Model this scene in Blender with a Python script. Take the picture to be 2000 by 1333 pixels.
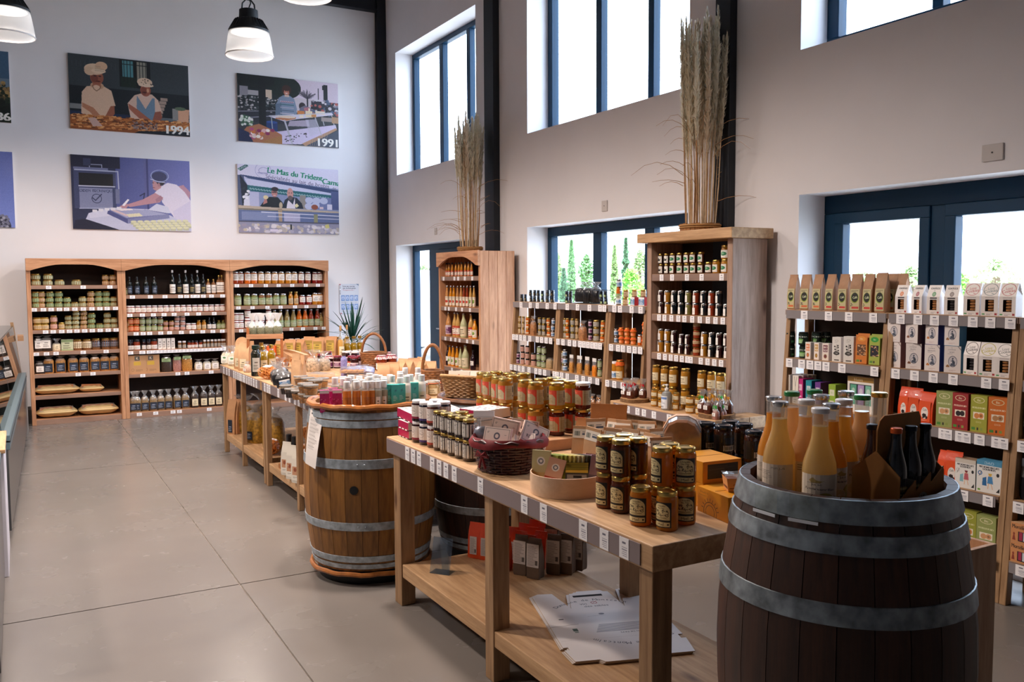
import bpy,math,random
import numpy as np
from mathutils import Vector,Matrix
for o in list(bpy.data.objects):bpy.data.objects.remove(o,do_unlink=True)
scene=bpy.context.scene
COL=scene.collection
RND=random.Random(7)
R=math.radians
# ------------------------------------------------------------------ camera
H=1.70
FPX=1703.8
YAW,PITCH,ROLL=R(29.548),R(3.932),R(0.265)
_cy,_sy,_cp,_sp=math.cos(YAW),math.sin(YAW),math.cos(PITCH),math.sin(PITCH)
_fw=np.array([_sy*_cp,_cy*_cp,-_sp]);_rt=np.array([_cy,-_sy,0.0]);_dn=np.cross(_fw,_rt)
_rt2=math.cos(ROLL)*_rt+math.sin(ROLL)*_dn
_dn2=-math.sin(ROLL)*_rt+math.cos(ROLL)*_dn
CM=np.array([_rt2,_dn2,_fw])
cam_data=bpy.data.cameras.new('camera')
cam_data.sensor_fit='HORIZONTAL';cam_data.sensor_width=36.0
cam_data.lens=FPX*36/2000;cam_data.clip_end=300;cam_data.clip_start=0.05
cam=bpy.data.objects.new('camera',cam_data);COL.objects.link(cam)
cam.matrix_world=Matrix(((_rt2[0],-_dn2[0],-_fw[0],0),(_rt2[1],-_dn2[1],-_fw[1],0),(_rt2[2],-_dn2[2],-_fw[2],H),(0,0,0,1)))
scene.camera=cam
# ------------------------------------------------------------------ world, exposure
scene.view_settings.view_transform='Standard'
try:scene.view_settings.look='None'
except Exception:pass
scene.view_settings.gamma=1.0
scene.view_settings.use_curve_mapping=False
scene.view_settings.exposure=0.0
w=bpy.data.worlds.new('overcast_sky');scene.world=w;w.use_nodes=True
nt=w.node_tree;nt.nodes.clear()
wo=nt.nodes.new('ShaderNodeOutputWorld');bg=nt.nodes.new('ShaderNodeBackground')
bg.inputs[0].default_value=(0.68,0.80,1.0,1);bg.inputs[1].default_value=10.5
nt.links.new(bg.outputs[0],wo.inputs[0])
cy=scene.cycles
cy.max_bounces=8;cy.diffuse_bounces=4;cy.glossy_bounces=4;cy.transmission_bounces=6;cy.transparent_max_bounces=16
cy.caustics_reflective=False;cy.caustics_refractive=False
cy.sample_clamp_indirect=6.0;cy.use_denoising=True
XW,YB=4.85,12.35
# the shop's row of ceiling fixtures: the three in view are built below, the others are lights alone, with no fixture built
LAMP_W=62.0
LAMP_COL=(1.0,0.85,0.755)
def lamp_light(x,y,z,wt=1.0):
 l=bpy.data.lights.new('pendant_bulb_light','SPOT');l.energy=LAMP_W*wt*4;l.color=LAMP_COL
 l.spot_size=R(172);l.spot_blend=1.0;l.shadow_soft_size=0.13
 o=bpy.data.objects.new('pendant_bulb_light',l);COL.objects.link(o);o.location=(x,y,z)
 return o
def portal(y0,y1,z0,z1):
 l=bpy.data.lights.new('window_portal','AREA');l.shape='RECTANGLE';l.size=abs(z1-z0);l.size_y=abs(y1-y0)
 l.cycles.is_portal=True
 o=bpy.data.objects.new('window_portal',l);COL.objects.link(o)
 o.location=(XW+0.34,(y0+y1)/2,(z0+z1)/2);o.rotation_euler=(0,R(90),0)
 # ------------------------------------------------------------------ pixel helpers (photograph 2000 x 1333 -> points of the room)
def ray(u,v):return CM.T@np.array([(u-1000)/FPX,(v-666.5)/FPX,1.0])
def PZ(u,v,z):
 d=ray(u,v);t=(z-H)/d[2];return Vector((d[0]*t,d[1]*t,z))
def PX(u,v,x):
 d=ray(u,v);t=x/d[0];return Vector((x,d[1]*t,H+d[2]*t))
def PY(u,v,y):
 d=ray(u,v);t=y/d[1];return Vector((d[0]*t,y,H+d[2]*t))
def xat(u,y,z):
 k=(u-1000)/FPX;a=CM[0]-k*CM[2];return -(a[1]*y+a[2]*(z-H))/a[0]
def yat(u,x,z):
 k=(u-1000)/FPX;a=CM[0]-k*CM[2];return -(a[0]*x+a[2]*(z-H))/a[1]
def depth(p):return float(CM[2]@np.array([p[0],p[1],p[2]-H]))
def mpp(p):return depth(p)/FPX
def rimpos(u,v,px):
 p=ray(u,v)*(.40*FPX/px);return (p[0],p[1],p[2]+H)
LAMPS=[rimpos(487.5,109,90),rimpos(14,70,98),rimpos(597.5,-6,99)]
for (lx,ly,lz),lw in zip(LAMPS,(1,1,.9)):lamp_light(lx,ly,lz-.03,lw)
for (lx,ly,lz,lw) in ((0.0,5.2,3.8,1.7),(1.9,4.6,3.8,1.6),(-0.2,10.4,3.8,.8),(2.2,10.4,3.8,.8),(-1.8,7.8,3.7,.9),(-1.9,4.6,3.8,1.2)):lamp_light(lx,ly,lz,lw)
# ------------------------------------------------------------------ mesh helpers
class MB:
 def __init__(s):s.v=[];s.f=[];s.m=[];s.uv=[]
 def add(s,vs,fs,mi=0,uvs=None):
  b=len(s.v);s.v+=[tuple(p) for p in vs]
  for i,f in enumerate(fs):
   s.f.append([b+k for k in f]);s.m.append(mi)
   s.uv.append(uvs[i] if uvs else [(0.5,0.5)]*len(f))
  return s
 def box(s,x0,x1,y0,y1,z0,z1,mi=0,T=None):
  vs=[(x0,y0,z0),(x1,y0,z0),(x1,y1,z0),(x0,y1,z0),(x0,y0,z1),(x1,y0,z1),(x1,y1,z1),(x0,y1,z1)]
  if T is not None:vs=[T@Vector(p) for p in vs]
  q=[(0,0),(1,0),(1,1),(0,1)]
  return s.add(vs,[(0,3,2,1),(4,5,6,7),(0,1,5,4),(1,2,6,5),(2,3,7,6),(3,0,4,7)],mi,[q]*6)
 def quad(s,a,b,c,d,mi=0):return s.add([a,b,c,d],[(0,1,2,3)],mi,[[(0,0),(1,0),(1,1),(0,1)]])
 def lathe(s,prof,n=16,mi=0,c=(0,0),cap=True,T=None,a0=0.0):
  vs=[];fs=[];k=len(prof)
  for r,z in prof:
   for i in range(n):
    a=a0+2*math.pi*i/n;vs.append((c[0]+r*math.cos(a),c[1]+r*math.sin(a),z))
  for j in range(k-1):
   for i in range(n):
    i2=(i+1)%n;fs.append((j*n+i,j*n+i2,(j+1)*n+i2,(j+1)*n+i))
  if cap:
   if prof[0][0]>1e-5:fs.append(tuple(range(n-1,-1,-1)))
   if prof[-1][0]>1e-5:fs.append(tuple((k-1)*n+i for i in range(n)))
  if T is not None:vs=[T@Vector(p) for p in vs]
  return s.add(vs,fs,mi)
 def tube(s,path,r,n=6,mi=0,closed=False):
  P=[Vector(p) for p in path];m=len(P);vs=[];fs=[]
  rr=r if isinstance(r,(list,tuple)) else [r]*m
  up0=None
  for i,p in enumerate(P):
   a=P[(i-1)%m] if (closed or i>0) else P[i];b=P[(i+1)%m] if (closed or i<m-1) else P[i]
   t=(b-a).normalized()
   if up0 is None:up0=Vector((0,0,1)) if abs(t.z)<.9 else Vector((1,0,0))
   x=t.cross(up0).normalized();y=x.cross(t).normalized();up0=y
   for k in range(n):
    an=2*math.pi*k/n;vs.append(p+x*(rr[i]*math.cos(an))+y*(rr[i]*math.sin(an)))
  L=m if closed else m-1
  for i in range(L):
   for k in range(n):
    fs.append((i*n+k,i*n+(k+1)%n,((i+1)%m)*n+(k+1)%n,((i+1)%m)*n+k))
  if not closed:fs+=[tuple(range(n-1,-1,-1)),tuple((m-1)*n+k for k in range(n))]
  return s.add(vs,fs,mi)
 def prism(s,poly,a,b,axis='y',mi=0,T=None):
  n=len(poly)
  def P(p,t):
   return (p[0],t,p[1]) if axis=='y' else ((t,p[0],p[1]) if axis=='x' else (p[0],p[1],t))
  vs=[P(p,a) for p in poly]+[P(p,b) for p in poly]
  fs=[tuple(range(n)),tuple(range(2*n-1,n-1,-1))]+[(i,n+i,n+(i+1)%n,(i+1)%n) for i in range(n)]
  if T is not None:vs=[T@Vector(p) for p in vs]
  return s.add(vs,fs,mi)
 def cyl(s,a,b,r,n=10,mi=0,r2=None):return s.tube([a,b],[r,r if r2 is None else r2],n,mi)
 def mesh(s,name,mats,smooth=35):
  me=bpy.data.meshes.new(name);me.from_pydata(s.v,[],s.f)
  if not isinstance(mats,(list,tuple)):mats=[mats]
  for m in mats:me.materials.append(m)
  me.polygons.foreach_set('material_index',s.m)
  uvl=me.uv_layers.new(name='UVMap')
  flat=[c for f in s.uv for p in f for c in p]
  uvl.data.foreach_set('uv',flat)
  if smooth:
   me.polygons.foreach_set('use_smooth',[True]*len(s.f))
  me.update();me.validate()
  if smooth:me.set_sharp_from_angle(angle=R(smooth))
  return me
def fixn(me):
 import bmesh
 b=bmesh.new();b.from_mesh(me);bmesh.ops.recalc_face_normals(b,faces=b.faces);b.to_mesh(me);b.free();return me
def obj(name,me,parent=None,loc=(0,0,0),rot=(0,0,0),bevel=0):
 o=bpy.data.objects.new(name,me);COL.objects.link(o);o.location=loc;o.rotation_euler=rot
 if parent is not None:o.parent=parent
 if bevel:
  m=o.modifiers.new('edge','BEVEL');m.width=bevel;m.segments=2;m.limit_method='ANGLE';m.angle_limit=R(50)
 return o
LABELS={}
def tag(o,label,cat,group=None,kind=None):
 if label:
  ws=label.split()
  if len(ws)>16 or len(ws)<4:print('LABELWORDS',len(ws),label)
  LABELS[label]=LABELS.get(label,0)+1
  o['label']=label
 if cat:o['category']=cat
 if group:o['group']=group
 if kind:o['kind']=kind
 return o
def struct(name,me,bevel=0,loc=(0,0,0),rot=(0,0,0)):
 o=obj(name,me,None,loc,rot,bevel);o['kind']='structure';return o
def empty(name,loc=(0,0,0),rz=0):
 o=bpy.data.objects.new(name,None);COL.objects.link(o);o.location=loc;o.rotation_euler=(0,0,rz);o.empty_display_size=.05;return o
 # a spec: (name, category, root mesh or None, [(part name, mesh, [(sub-part name, mesh)])])
def place(spec,loc,rz=0,label=None,group=None,rot=None,scale=None):
 name,cat,root,parts=spec
 o=bpy.data.objects.new(name,root);COL.objects.link(o)
 o.location=loc;o.rotation_euler=rot if rot is not None else (0,0,rz)
 if scale:o.scale=scale if isinstance(scale,(tuple,list)) else (scale,)*3
 for pt in parts:
  c=bpy.data.objects.new(pt[0],pt[1]);COL.objects.link(c);c.parent=o
  if len(pt)>2:
   for sn,sm in pt[2]:
    d=bpy.data.objects.new(sn,sm);COL.objects.link(d);d.parent=c
 tag(o,label,cat,group)
 return o
ORD=['first','second','third','fourth','fifth','sixth','seventh','eighth','ninth','tenth','eleventh','twelfth','thirteenth','fourteenth','fifteenth','sixteenth','seventeenth','eighteenth','nineteenth','twentieth']
# ------------------------------------------------------------------ materials (all node based)
def s2l(c):
 return tuple((x/12.92 if x<=.04045 else ((x+.055)/1.055)**2.4) for x in c)
def hexc(h):return s2l(tuple(int(h[i:i+2],16)/255 for i in (0,2,4)))
_MC={}
def mat(name,col,rough=.5,metal=0.0,coat=0.0,trans=0.0,ior=1.45,emit=None,estr=0,alpha=1.0,noise=0.0,nscale=30,bump=0.0,spec=.5,sss=0.0):
 """principled material; col is sRGB hex or a linear triple; noise = brightness variation"""
 key=(name,col,rough,metal,coat,trans,noise,nscale,bump)
 if key in _MC:return _MC[key]
 c=hexc(col) if isinstance(col,str) else col
 m=bpy.data.materials.new(name);m.use_nodes=True;nt=m.node_tree
 b=nt.nodes['Principled BSDF']
 b.inputs['Base Color'].default_value=(*c,1);b.inputs['Roughness'].default_value=rough;b.inputs['Metallic'].default_value=metal
 b.inputs['Coat Weight'].default_value=coat;b.inputs['Coat Roughness'].default_value=.04
 b.inputs['Transmission Weight'].default_value=trans;b.inputs['IOR'].default_value=ior
 b.inputs['Specular IOR Level'].default_value=spec
 if sss:b.inputs['Subsurface Weight'].default_value=sss;b.inputs['Subsurface Radius'].default_value=(.03,.02,.01)
 if emit:b.inputs['Emission Color'].default_value=(*emit,1);b.inputs['Emission Strength'].default_value=estr
 if alpha<1:b.inputs['Alpha'].default_value=alpha
 if noise or bump:
  tc=nt.nodes.new('ShaderNodeTexCoord');n=nt.nodes.new('ShaderNodeTexNoise');n.inputs['Scale'].default_value=nscale;n.inputs['Detail'].default_value=5
  nt.links.new(tc.outputs['Object'],n.inputs['Vector'])
  if noise:
   r=nt.nodes.new('ShaderNodeValToRGB');r.color_ramp.elements[0].position=.3;r.color_ramp.elements[1].position=.72
   r.color_ramp.elements[0].color=(*[x*(1-noise) for x in c],1);r.color_ramp.elements[1].color=(*[min(1,x*(1+noise)) for x in c],1)
   nt.links.new(n.outputs['Fac'],r.inputs[0]);nt.links.new(r.outputs[0],b.inputs['Base Color'])
  if bump:
   bp=nt.nodes.new('ShaderNodeBump');bp.inputs['Strength'].default_value=bump;bp.inputs['Distance'].default_value=.01
   nt.links.new(n.outputs['Fac'],bp.inputs['Height']);nt.links.new(bp.outputs[0],b.inputs['Normal'])
 _MC[key]=m;return m
def wood(name,c1,c2,axis='z',scale=1.0,rough=.55,knots=True,world=False):
 m=bpy.data.materials.new(name);m.use_nodes=True;nt=m.node_tree;N=nt.nodes.new;L=nt.links.new
 b=nt.nodes['Principled BSDF'];b.inputs['Roughness'].default_value=rough
 tc=N('ShaderNodeTexCoord');mp=N('ShaderNodeMapping');oi=N('ShaderNodeObjectInfo')
 sc={'x':(1.1,14,14),'y':(14,1.1,14),'z':(14,14,1.1)}[axis]
 mp.inputs['Scale'].default_value=tuple(x*scale for x in sc)
 add=N('ShaderNodeVectorMath');add.operation='ADD'
 sm=N('ShaderNodeVectorMath');sm.operation='SCALE';sm.inputs['Scale'].default_value=0.0 if world else 1.0
 L(oi.outputs['Location'],sm.inputs[0]);L(tc.outputs['Object'],add.inputs[0]);L(sm.outputs[0],add.inputs[1]);L(add.outputs[0],mp.inputs['Vector'])
 n=N('ShaderNodeTexNoise');n.inputs['Scale'].default_value=2.2;n.inputs['Detail'].default_value=6;n.inputs['Distortion'].default_value=.6
 L(mp.outputs[0],n.inputs['Vector'])
 n2=N('ShaderNodeTexNoise');n2.inputs['Scale'].default_value=14;n2.inputs['Detail'].default_value=3;L(mp.outputs[0],n2.inputs['Vector'])
 mx=N('ShaderNodeMath');mx.operation='MULTIPLY_ADD';mx.inputs[1].default_value=.3;L(n2.outputs['Fac'],mx.inputs[0]);L(n.outputs['Fac'],mx.inputs[2])
 r=N('ShaderNodeValToRGB');r.color_ramp.elements[0].position=.45;r.color_ramp.elements[1].position=.85
 a,d=hexc(c1),hexc(c2)
 r.color_ramp.elements[0].color=(*d,1);r.color_ramp.elements[1].color=(*a,1);L(mx.outputs[0],r.inputs[0])
 out=r.outputs[0]
 if knots:
  v=N('ShaderNodeTexVoronoi');v.inputs['Scale'].default_value=1.0
  mk=N('ShaderNodeMapping');ks={'x':(1.6,4.5,4.5),'y':(4.5,1.6,4.5),'z':(4.5,4.5,1.6)}[axis];mk.inputs['Scale'].default_value=tuple(x*scale for x in ks)
  L(add.outputs[0],mk.inputs['Vector']);L(mk.outputs[0],v.inputs['Vector'])
  kr=N('ShaderNodeValToRGB');kr.color_ramp.elements[0].position=.04;kr.color_ramp.elements[0].color=(.30,.22,.18,1);kr.color_ramp.elements[1].position=.13;kr.color_ramp.elements[1].color=(1,1,1,1)
  L(v.outputs['Distance'],kr.inputs[0])
  ml=N('ShaderNodeMix');ml.data_type='RGBA';ml.blend_type='MULTIPLY';ml.inputs[0].default_value=1
  L(out,ml.inputs[6]);L(kr.outputs[0],ml.inputs[7]);out=ml.outputs[2]
 L(out,b.inputs['Base Color'])
 bp=N('ShaderNodeBump');bp.inputs['Strength'].default_value=.12;bp.inputs['Distance'].default_value=.004;L(mx.outputs[0],bp.inputs['Height']);L(bp.outputs[0],b.inputs['Normal'])
 return m
def glassy(name,tint=(1,1,1),fac=.10,rough=.02):
 """thin clear sheet: mostly see-through, mirrors at grazing angles"""
 m=bpy.data.materials.new(name);m.use_nodes=True;nt=m.node_tree;N=nt.nodes.new;L=nt.links.new
 nt.nodes.remove(nt.nodes['Principled BSDF']);out=nt.nodes['Material Output']
 t=N('ShaderNodeBsdfTransparent');t.inputs[0].default_value=(*tint,1);g=N('ShaderNodeBsdfGlossy');g.inputs['Roughness'].default_value=rough
 lw=N('ShaderNodeLayerWeight');lw.inputs[0].default_value=.5
 pw=N('ShaderNodeMath');pw.operation='POWER';pw.inputs[1].default_value=5;L(lw.outputs['Facing'],pw.inputs[0])
 ad=N('ShaderNodeMath');ad.operation='MULTIPLY_ADD';ad.use_clamp=True;ad.inputs[1].default_value=.9;ad.inputs[2].default_value=fac*.6;L(pw.outputs[0],ad.inputs[0])
 mx=N('ShaderNodeMixShader');L(ad.outputs[0],mx.inputs[0]);L(t.outputs[0],mx.inputs[1]);L(g.outputs[0],mx.inputs[2]);L(mx.outputs[0],out.inputs[0])
 return m
M_pane=glassy('window_glass',(.97,.99,1),.05)
M_clear=glassy('clear_glass',(.93,.95,.94),.10,.05)
M_cello=glassy('cellophane',(.95,.95,.95),.22,.10)
def film(name,dif,tint=(.95,.95,.95)):
 m=glassy(name,tint,.22,.12);nt=m.node_tree;out=nt.nodes['Material Output'];src=out.inputs[0].links[0].from_socket
 d=nt.nodes.new('ShaderNodeBsdfDiffuse');d.inputs[0].default_value=(.85,.85,.86,1);x=nt.nodes.new('ShaderNodeMixShader');x.inputs[0].default_value=dif
 nt.links.new(src,x.inputs[1]);nt.links.new(d.outputs[0],x.inputs[2]);nt.links.new(x.outputs[0],out.inputs[0]);return m
M_cello=film('cellophane',.10);M_wfilm=film('milky_film',.5)
M_case=glassy('display_case_glass',(.62,.68,.68),.12,.01)
W_pine=wood('pine_wood','d3a079','a8734f','z')
W_pinex=wood('pine_wood_lengthwise','d3a079','a8734f','x')
W_piney=wood('pine_wood_across','cf9c76','a67250','y')
W_oaky=wood('oak_wood_lengthwise','cda67c','a57f58','y')
W_oakx=wood('oak_wood_across','b98e68','8e6644','x',knots=False)
W_oakz=wood('oak_wood_upright','ae8a64','846243','z')
W_dark=mat('dark_back_board','2a1d16',.7,noise=.25,nscale=6)
W_grey=wood('taupe_shelf_edge','8e7568','7a6359','y',knots=False)
W_greyx=wood('taupe_shelf_edge_lengthwise','a07f6c','8a6b5b','x',knots=False)
M_white=mat('white_plastic','f2efec',.35)
M_gold=mat('gold_lid','c9a85c',.28,1.0)
M_silver=mat('silver_lid','c8cbd0',.22,1.0)
M_whitelid=mat('white_lid','f0eff2',.3,coat=.3)
M_darklid=mat('dark_blue_lid','14202f',.25,coat=.5)
M_blacklid=mat('black_lid','15161a',.3,coat=.4)
M_greenlid=mat('green_lid','0f8a4a',.25,coat=.5)
M_kraft=mat('kraft_paper','b98a62',.75,noise=.10,nscale=18,bump=.25)
M_kraft2=mat('pale_kraft_paper','caa078',.75,noise=.10,nscale=18,bump=.2)
M_steel=mat('galvanised_steel','a9b4bc',.45,.55,noise=.35,nscale=30)
M_black=mat('black_paint','101317',.45)
M_frame=mat('dark_teal_window_frame','08304a',.45,spec=.3)
M_column=mat('dark_steel_paint','121a24',.5)
M_rattan=mat('varnished_rattan','a8672f',.4,coat=.3,noise=.3,nscale=25)
# ------------------------------------------------------------------ flat print painter (labels, posters): a small numpy canvas
_FONTC={}
def text_tris(txt):
 if txt in _FONTC:return _FONTC[txt]
 cu=bpy.data.curves.new('t','FONT');cu.body=txt;cu.size=1;cu.resolution_u=3;cu.align_x='CENTER'
 o=bpy.data.objects.new('t',cu);COL.objects.link(o)
 dg=bpy.context.evaluated_depsgraph_get();me=bpy.data.meshes.new_from_object(o.evaluated_get(dg));me.calc_loop_triangles()
 V=np.array([v.co[:2] for v in me.vertices]) if len(me.vertices) else np.zeros((0,2))
 T=[tuple(t.vertices) for t in me.loop_triangles]
 bpy.data.objects.remove(o);bpy.data.curves.remove(cu);bpy.data.meshes.remove(me)
 _FONTC[txt]=(V,T);return V,T
class Canvas:
 """w x h pixels, coordinates 0..1 with y up; colours sRGB hex"""
 def __init__(s,w,h,bg):s.w,s.h=w,h;s.a=np.empty((h,w,3));s.a[:]=s.c(bg);s.asp=w/h
 def c(s,k):return np.array([int(k[i:i+2],16)/255 for i in (0,2,4)]) if isinstance(k,str) else np.array(k)
 def _win(s,x0,x1,y0,y1):
  i0=max(0,int(math.floor(x0*s.w))-1);i1=min(s.w,int(math.ceil(x1*s.w))+2);j0=max(0,int(math.floor(y0*s.h))-1);j1=min(s.h,int(math.ceil(y1*s.h))+2)
  if i1<=i0 or j1<=j0:return None
  X,Y=np.meshgrid((np.arange(i0,i1)+.5)/s.w,(np.arange(j0,j1)+.5)/s.h);return slice(j0,j1),slice(i0,i1),X,Y
 def _put(s,wn,mask,col,op=1.0):
  A=s.a[wn[0],wn[1]];m=(mask*op)[...,None];A[:]=A*(1-m)+s.c(col)*m
 def rect(s,x0,x1,y0,y1,col,op=1.0):
  wn=s._win(x0,x1,y0,y1)
  if wn:s._put(wn,((wn[2]>=x0)&(wn[2]<=x1)&(wn[3]>=y0)&(wn[3]<=y1)).astype(float),col,op)
  return s
 def ell(s,cx,cy,rx,ry,col,op=1.0,ring=0,soft=0.0):
  wn=s._win(cx-rx,cx+rx,cy-ry,cy+ry)
  if wn:
   d=np.sqrt(((wn[2]-cx)/rx)**2+((wn[3]-cy)/ry)**2)
   m=np.clip((1-d)/max(soft,.5/(s.w*rx)),0,1)
   if ring:m=m*(d>1-ring)
   s._put(wn,m,col,op)
  return s
 def poly(s,pts,col,op=1.0):
  P=np.array(pts,float);wn=s._win(P[:,0].min(),P[:,0].max(),P[:,1].min(),P[:,1].max())
  if not wn:return s
  X,Y=wn[2],wn[3];ins=np.zeros(X.shape,bool);n=len(P)
  for i in range(n):
   x1,y1=P[i];x2,y2=P[(i+1)%n]
   if y1==y2:continue
   cr=((y1>Y)!=(y2>Y))&(X<(x2-x1)*(Y-y1)/(y2-y1)+x1);ins^=cr
  s._put(wn,ins.astype(float),col,op);return s
 def line(s,pts,col,wd=.01,op=1.0):
  for (x1,y1),(x2,y2) in zip(pts[:-1],pts[1:]):
   wn=s._win(min(x1,x2)-wd,max(x1,x2)+wd,min(y1,y2)-wd*s.asp,max(y1,y2)+wd*s.asp)
   if not wn:continue
   dx,dy=x2-x1,(y2-y1)/s.asp;q=dx*dx+dy*dy+1e-12
   t=np.clip(((wn[2]-x1)*dx+((wn[3]-y1)/s.asp)*dy)/q,0,1)
   d=np.hypot(wn[2]-x1-t*dx,(wn[3]-y1)/s.asp-t*dy);s._put(wn,np.clip((wd/2-d)*s.w+.5,0,1),col,op)
  return s
 def text(s,txt,cx,cy,size,col,rot=0,wide=1.0,bold=0,op=1.0):
  """size = letter height as part of the canvas width"""
  V,T=text_tris(txt)
  if not len(V):return s
  c_,s_=math.cos(R(rot)),math.sin(R(rot));x=V[:,0]*size*1.35*wide;y=(V[:,1]-.35)*size*1.35
  P=np.stack([cx+x*c_-y*s_,cy+(x*s_+y*c_)*s.asp],1)
  for dx in ([0] if not bold else [-bold,0,bold]):
   for t in T:
    s.poly([(P[k][0]+dx,P[k][1]) for k in t],col,op)
  return s
 def arc(s,txt,cx,cy,rad,size,col,mid=90,adv=.62,flip=False):
  n=len(txt);st=math.degrees(size*1.35*adv/rad)
  for i,ch in enumerate(txt):
   if ch==' ':continue
   a=mid+(-(i-(n-1)/2)*st if not flip else (i-(n-1)/2)*st)
   s.text(ch,cx+rad*math.cos(R(a)),cy+rad*math.sin(R(a))*s.asp,size,col,rot=(a-90) if not flip else (a+90))
  return s
 def lines(s,x0,x1,y0,y1,n,col,seed=1,th=.35):
  r=random.Random(seed);dy=(y1-y0)/n
  for i in range(n):s.rect(x0,x0+(x1-x0)*r.uniform(.55,1),y0+i*dy,y0+(i+th)*dy,col)
  return s
 def speck(s,x0,x1,y0,y1,n,cols,r0,r1,seed=1,asp=1.0):
  r=random.Random(seed)
  for i in range(n):
   q=r.uniform(r0,r1);s.ell(r.uniform(x0,x1),r.uniform(y0,y1),q,q*s.asp*asp,r.choice(cols))
  return s
 def grain(s,amt=.03,seed=1):
  rg=np.random.default_rng(seed);s.a=np.clip(s.a+rg.normal(0,amt,s.a.shape[:2])[...,None],0,1);return s
 def material(s,name,rough=.5,coat=0.0):
  im=bpy.data.images.new(name,s.w,s.h);px=np.ones((s.h,s.w,4),np.float32);px[...,:3]=np.clip(s.a,0,1)
  im.pixels.foreach_set(px.ravel());im.update();im.pack()
  m=bpy.data.materials.new(name);m.use_nodes=True;b=m.node_tree.nodes['Principled BSDF']
  t=m.node_tree.nodes.new('ShaderNodeTexImage');t.image=im;t.extension='EXTEND'
  m.node_tree.links.new(t.outputs[0],b.inputs['Base Color']);b.inputs['Roughness'].default_value=rough;b.inputs['Coat Weight'].default_value=coat
  return m
def plainlabel(name,bg,ink='4a4540',accent=None,dark=None,seed=1,w=48,h=48):
 c=Canvas(w,h,bg)
 if accent:c.rect(0,1,.78,1,accent).rect(0,1,0,.10,accent)
 if dark:c.rect(.08,.92,.55,.75,dark)
 c.lines(.15,.85,.14,.52,5,ink,seed);c.rect(.3,.7,.62,.70,ink)
 return c.material(name,.55)
 # ------------------------------------------------------------------ setting
def wallmat(name,col,nz=.03):
 return mat(name,col,.85,noise=nz,nscale=1.3,bump=.04)
M_wall=wallmat('white_plaster','ebe9ec')
M_reveal=wallmat('white_reveal_plaster','f0eeee')
M_ceil=wallmat('grey_steel_ceiling','9a9a9a')
def floor_material():
 m=bpy.data.materials.new('polished_concrete');m.use_nodes=True;nt=m.node_tree;N=nt.nodes.new;L=nt.links.new
 b=nt.nodes['Principled BSDF'];tc=N('ShaderNodeTexCoord')
 n1=N('ShaderNodeTexNoise');n1.inputs['Scale'].default_value=.7;n1.inputs['Detail'].default_value=4;n1.inputs['Roughness'].default_value=.5
 n2=N('ShaderNodeTexNoise');n2.inputs['Scale'].default_value=3;n2.inputs['Detail'].default_value=3
 n3=N('ShaderNodeTexNoise');n3.inputs['Scale'].default_value=240;n3.inputs['Detail'].default_value=2
 for n in (n1,n2,n3):L(tc.outputs['Generated' if 0 else 'Object'],n.inputs['Vector'])
 a=N('ShaderNodeMath');a.operation='MULTIPLY_ADD';a.inputs[1].default_value=.04;L(n2.outputs['Fac'],a.inputs[0]);L(n1.outputs['Fac'],a.inputs[2])
 a2=N('ShaderNodeMath');a2.operation='MULTIPLY_ADD';a2.inputs[1].default_value=.12;L(n3.outputs['Fac'],a2.inputs[0]);L(a.outputs[0],a2.inputs[2])
 r=N('ShaderNodeValToRGB');r.color_ramp.elements[0].position=.3;r.color_ramp.elements[1].position=1.0
 r.color_ramp.elements[0].color=(*hexc('6c6763'),1);r.color_ramp.elements[1].color=(*hexc('857e78'),1);L(a2.outputs[0],r.inputs[0]);L(r.outputs[0],b.inputs['Base Color'])
 rr=N('ShaderNodeMapRange');rr.inputs[1].default_value=.3;rr.inputs[2].default_value=.7;rr.inputs[3].default_value=.20;rr.inputs[4].default_value=.30
 L(n2.outputs['Fac'],rr.inputs[0]);L(rr.outputs[0],b.inputs['Roughness']);b.inputs['Specular IOR Level'].default_value=.45
 return m
M_floor=floor_material()
fl=struct('floor',MB().box(-11.2,XW+.3,-8.2,YB+.3,-.2,-.012).mesh('floor_base',mat('joint_sealant','b9b0a6',.8),0))
gx=[-11.2,-6.75,-2.85,1.035,XW+.0];gy=[-8.2,-2.8,1.05,4.95,8.80,YB]
for i in range(4):
 for j in range(5):
  g=.005
  me=MB().box(gx[i]+g,gx[i+1]-g,gy[j]+g,gy[j+1]-g,-.012,0).mesh('slab',M_floor,0)
  obj('slab',me,fl)
def cells(holes,a0,a1,z0,z1):
 ys=sorted({a0,a1,*[h[0] for h in holes],*[h[1] for h in holes]});zs=sorted({z0,z1,*[h[2] for h in holes],*[h[3] for h in holes]})
 out=[]
 for ya,yb in zip(ys[:-1],ys[1:]):
  for za,zb in zip(zs[:-1],zs[1:]):
   if not any(h[0]<=ya and yb<=h[1] and h[2]<=za and zb<=h[3] for h in holes):out.append((ya,yb,za,zb))
 return out
UP=[(9.40,11.91,3.235,4.97),(5.60,8.20,3.285,4.97),(1.86,4.43,3.31,4.97)]
LO=[(9.40,11.98,.04,2.225),(5.60,8.21,.04,2.283),(1.80,4.42,.04,2.30)]
HOLES=UP+LO
ZC=6.3;XF=XW+.26
mb=MB()
for ya,yb,za,zb in cells(HOLES,-8.2,YB+.3,-.2,ZC):mb.box(XW,XW+.30,ya,yb,za,zb)
struct('wall_right',mb.mesh('wall_right',M_wall,0))
struct('wall_back',MB().box(-11.2,XW+.3,YB,YB+.3,-.2,ZC).mesh('wall_back',M_wall,0))
struct('wall_left',MB().box(-11.5,-11.2,-8.2,YB+.3,-.2,ZC).mesh('wall_left',M_wall,0))
struct('wall_front',MB().box(-11.5,XW+.3,-8.5,-8.2,-.2,ZC).mesh('wall_front',M_wall,0))
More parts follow.
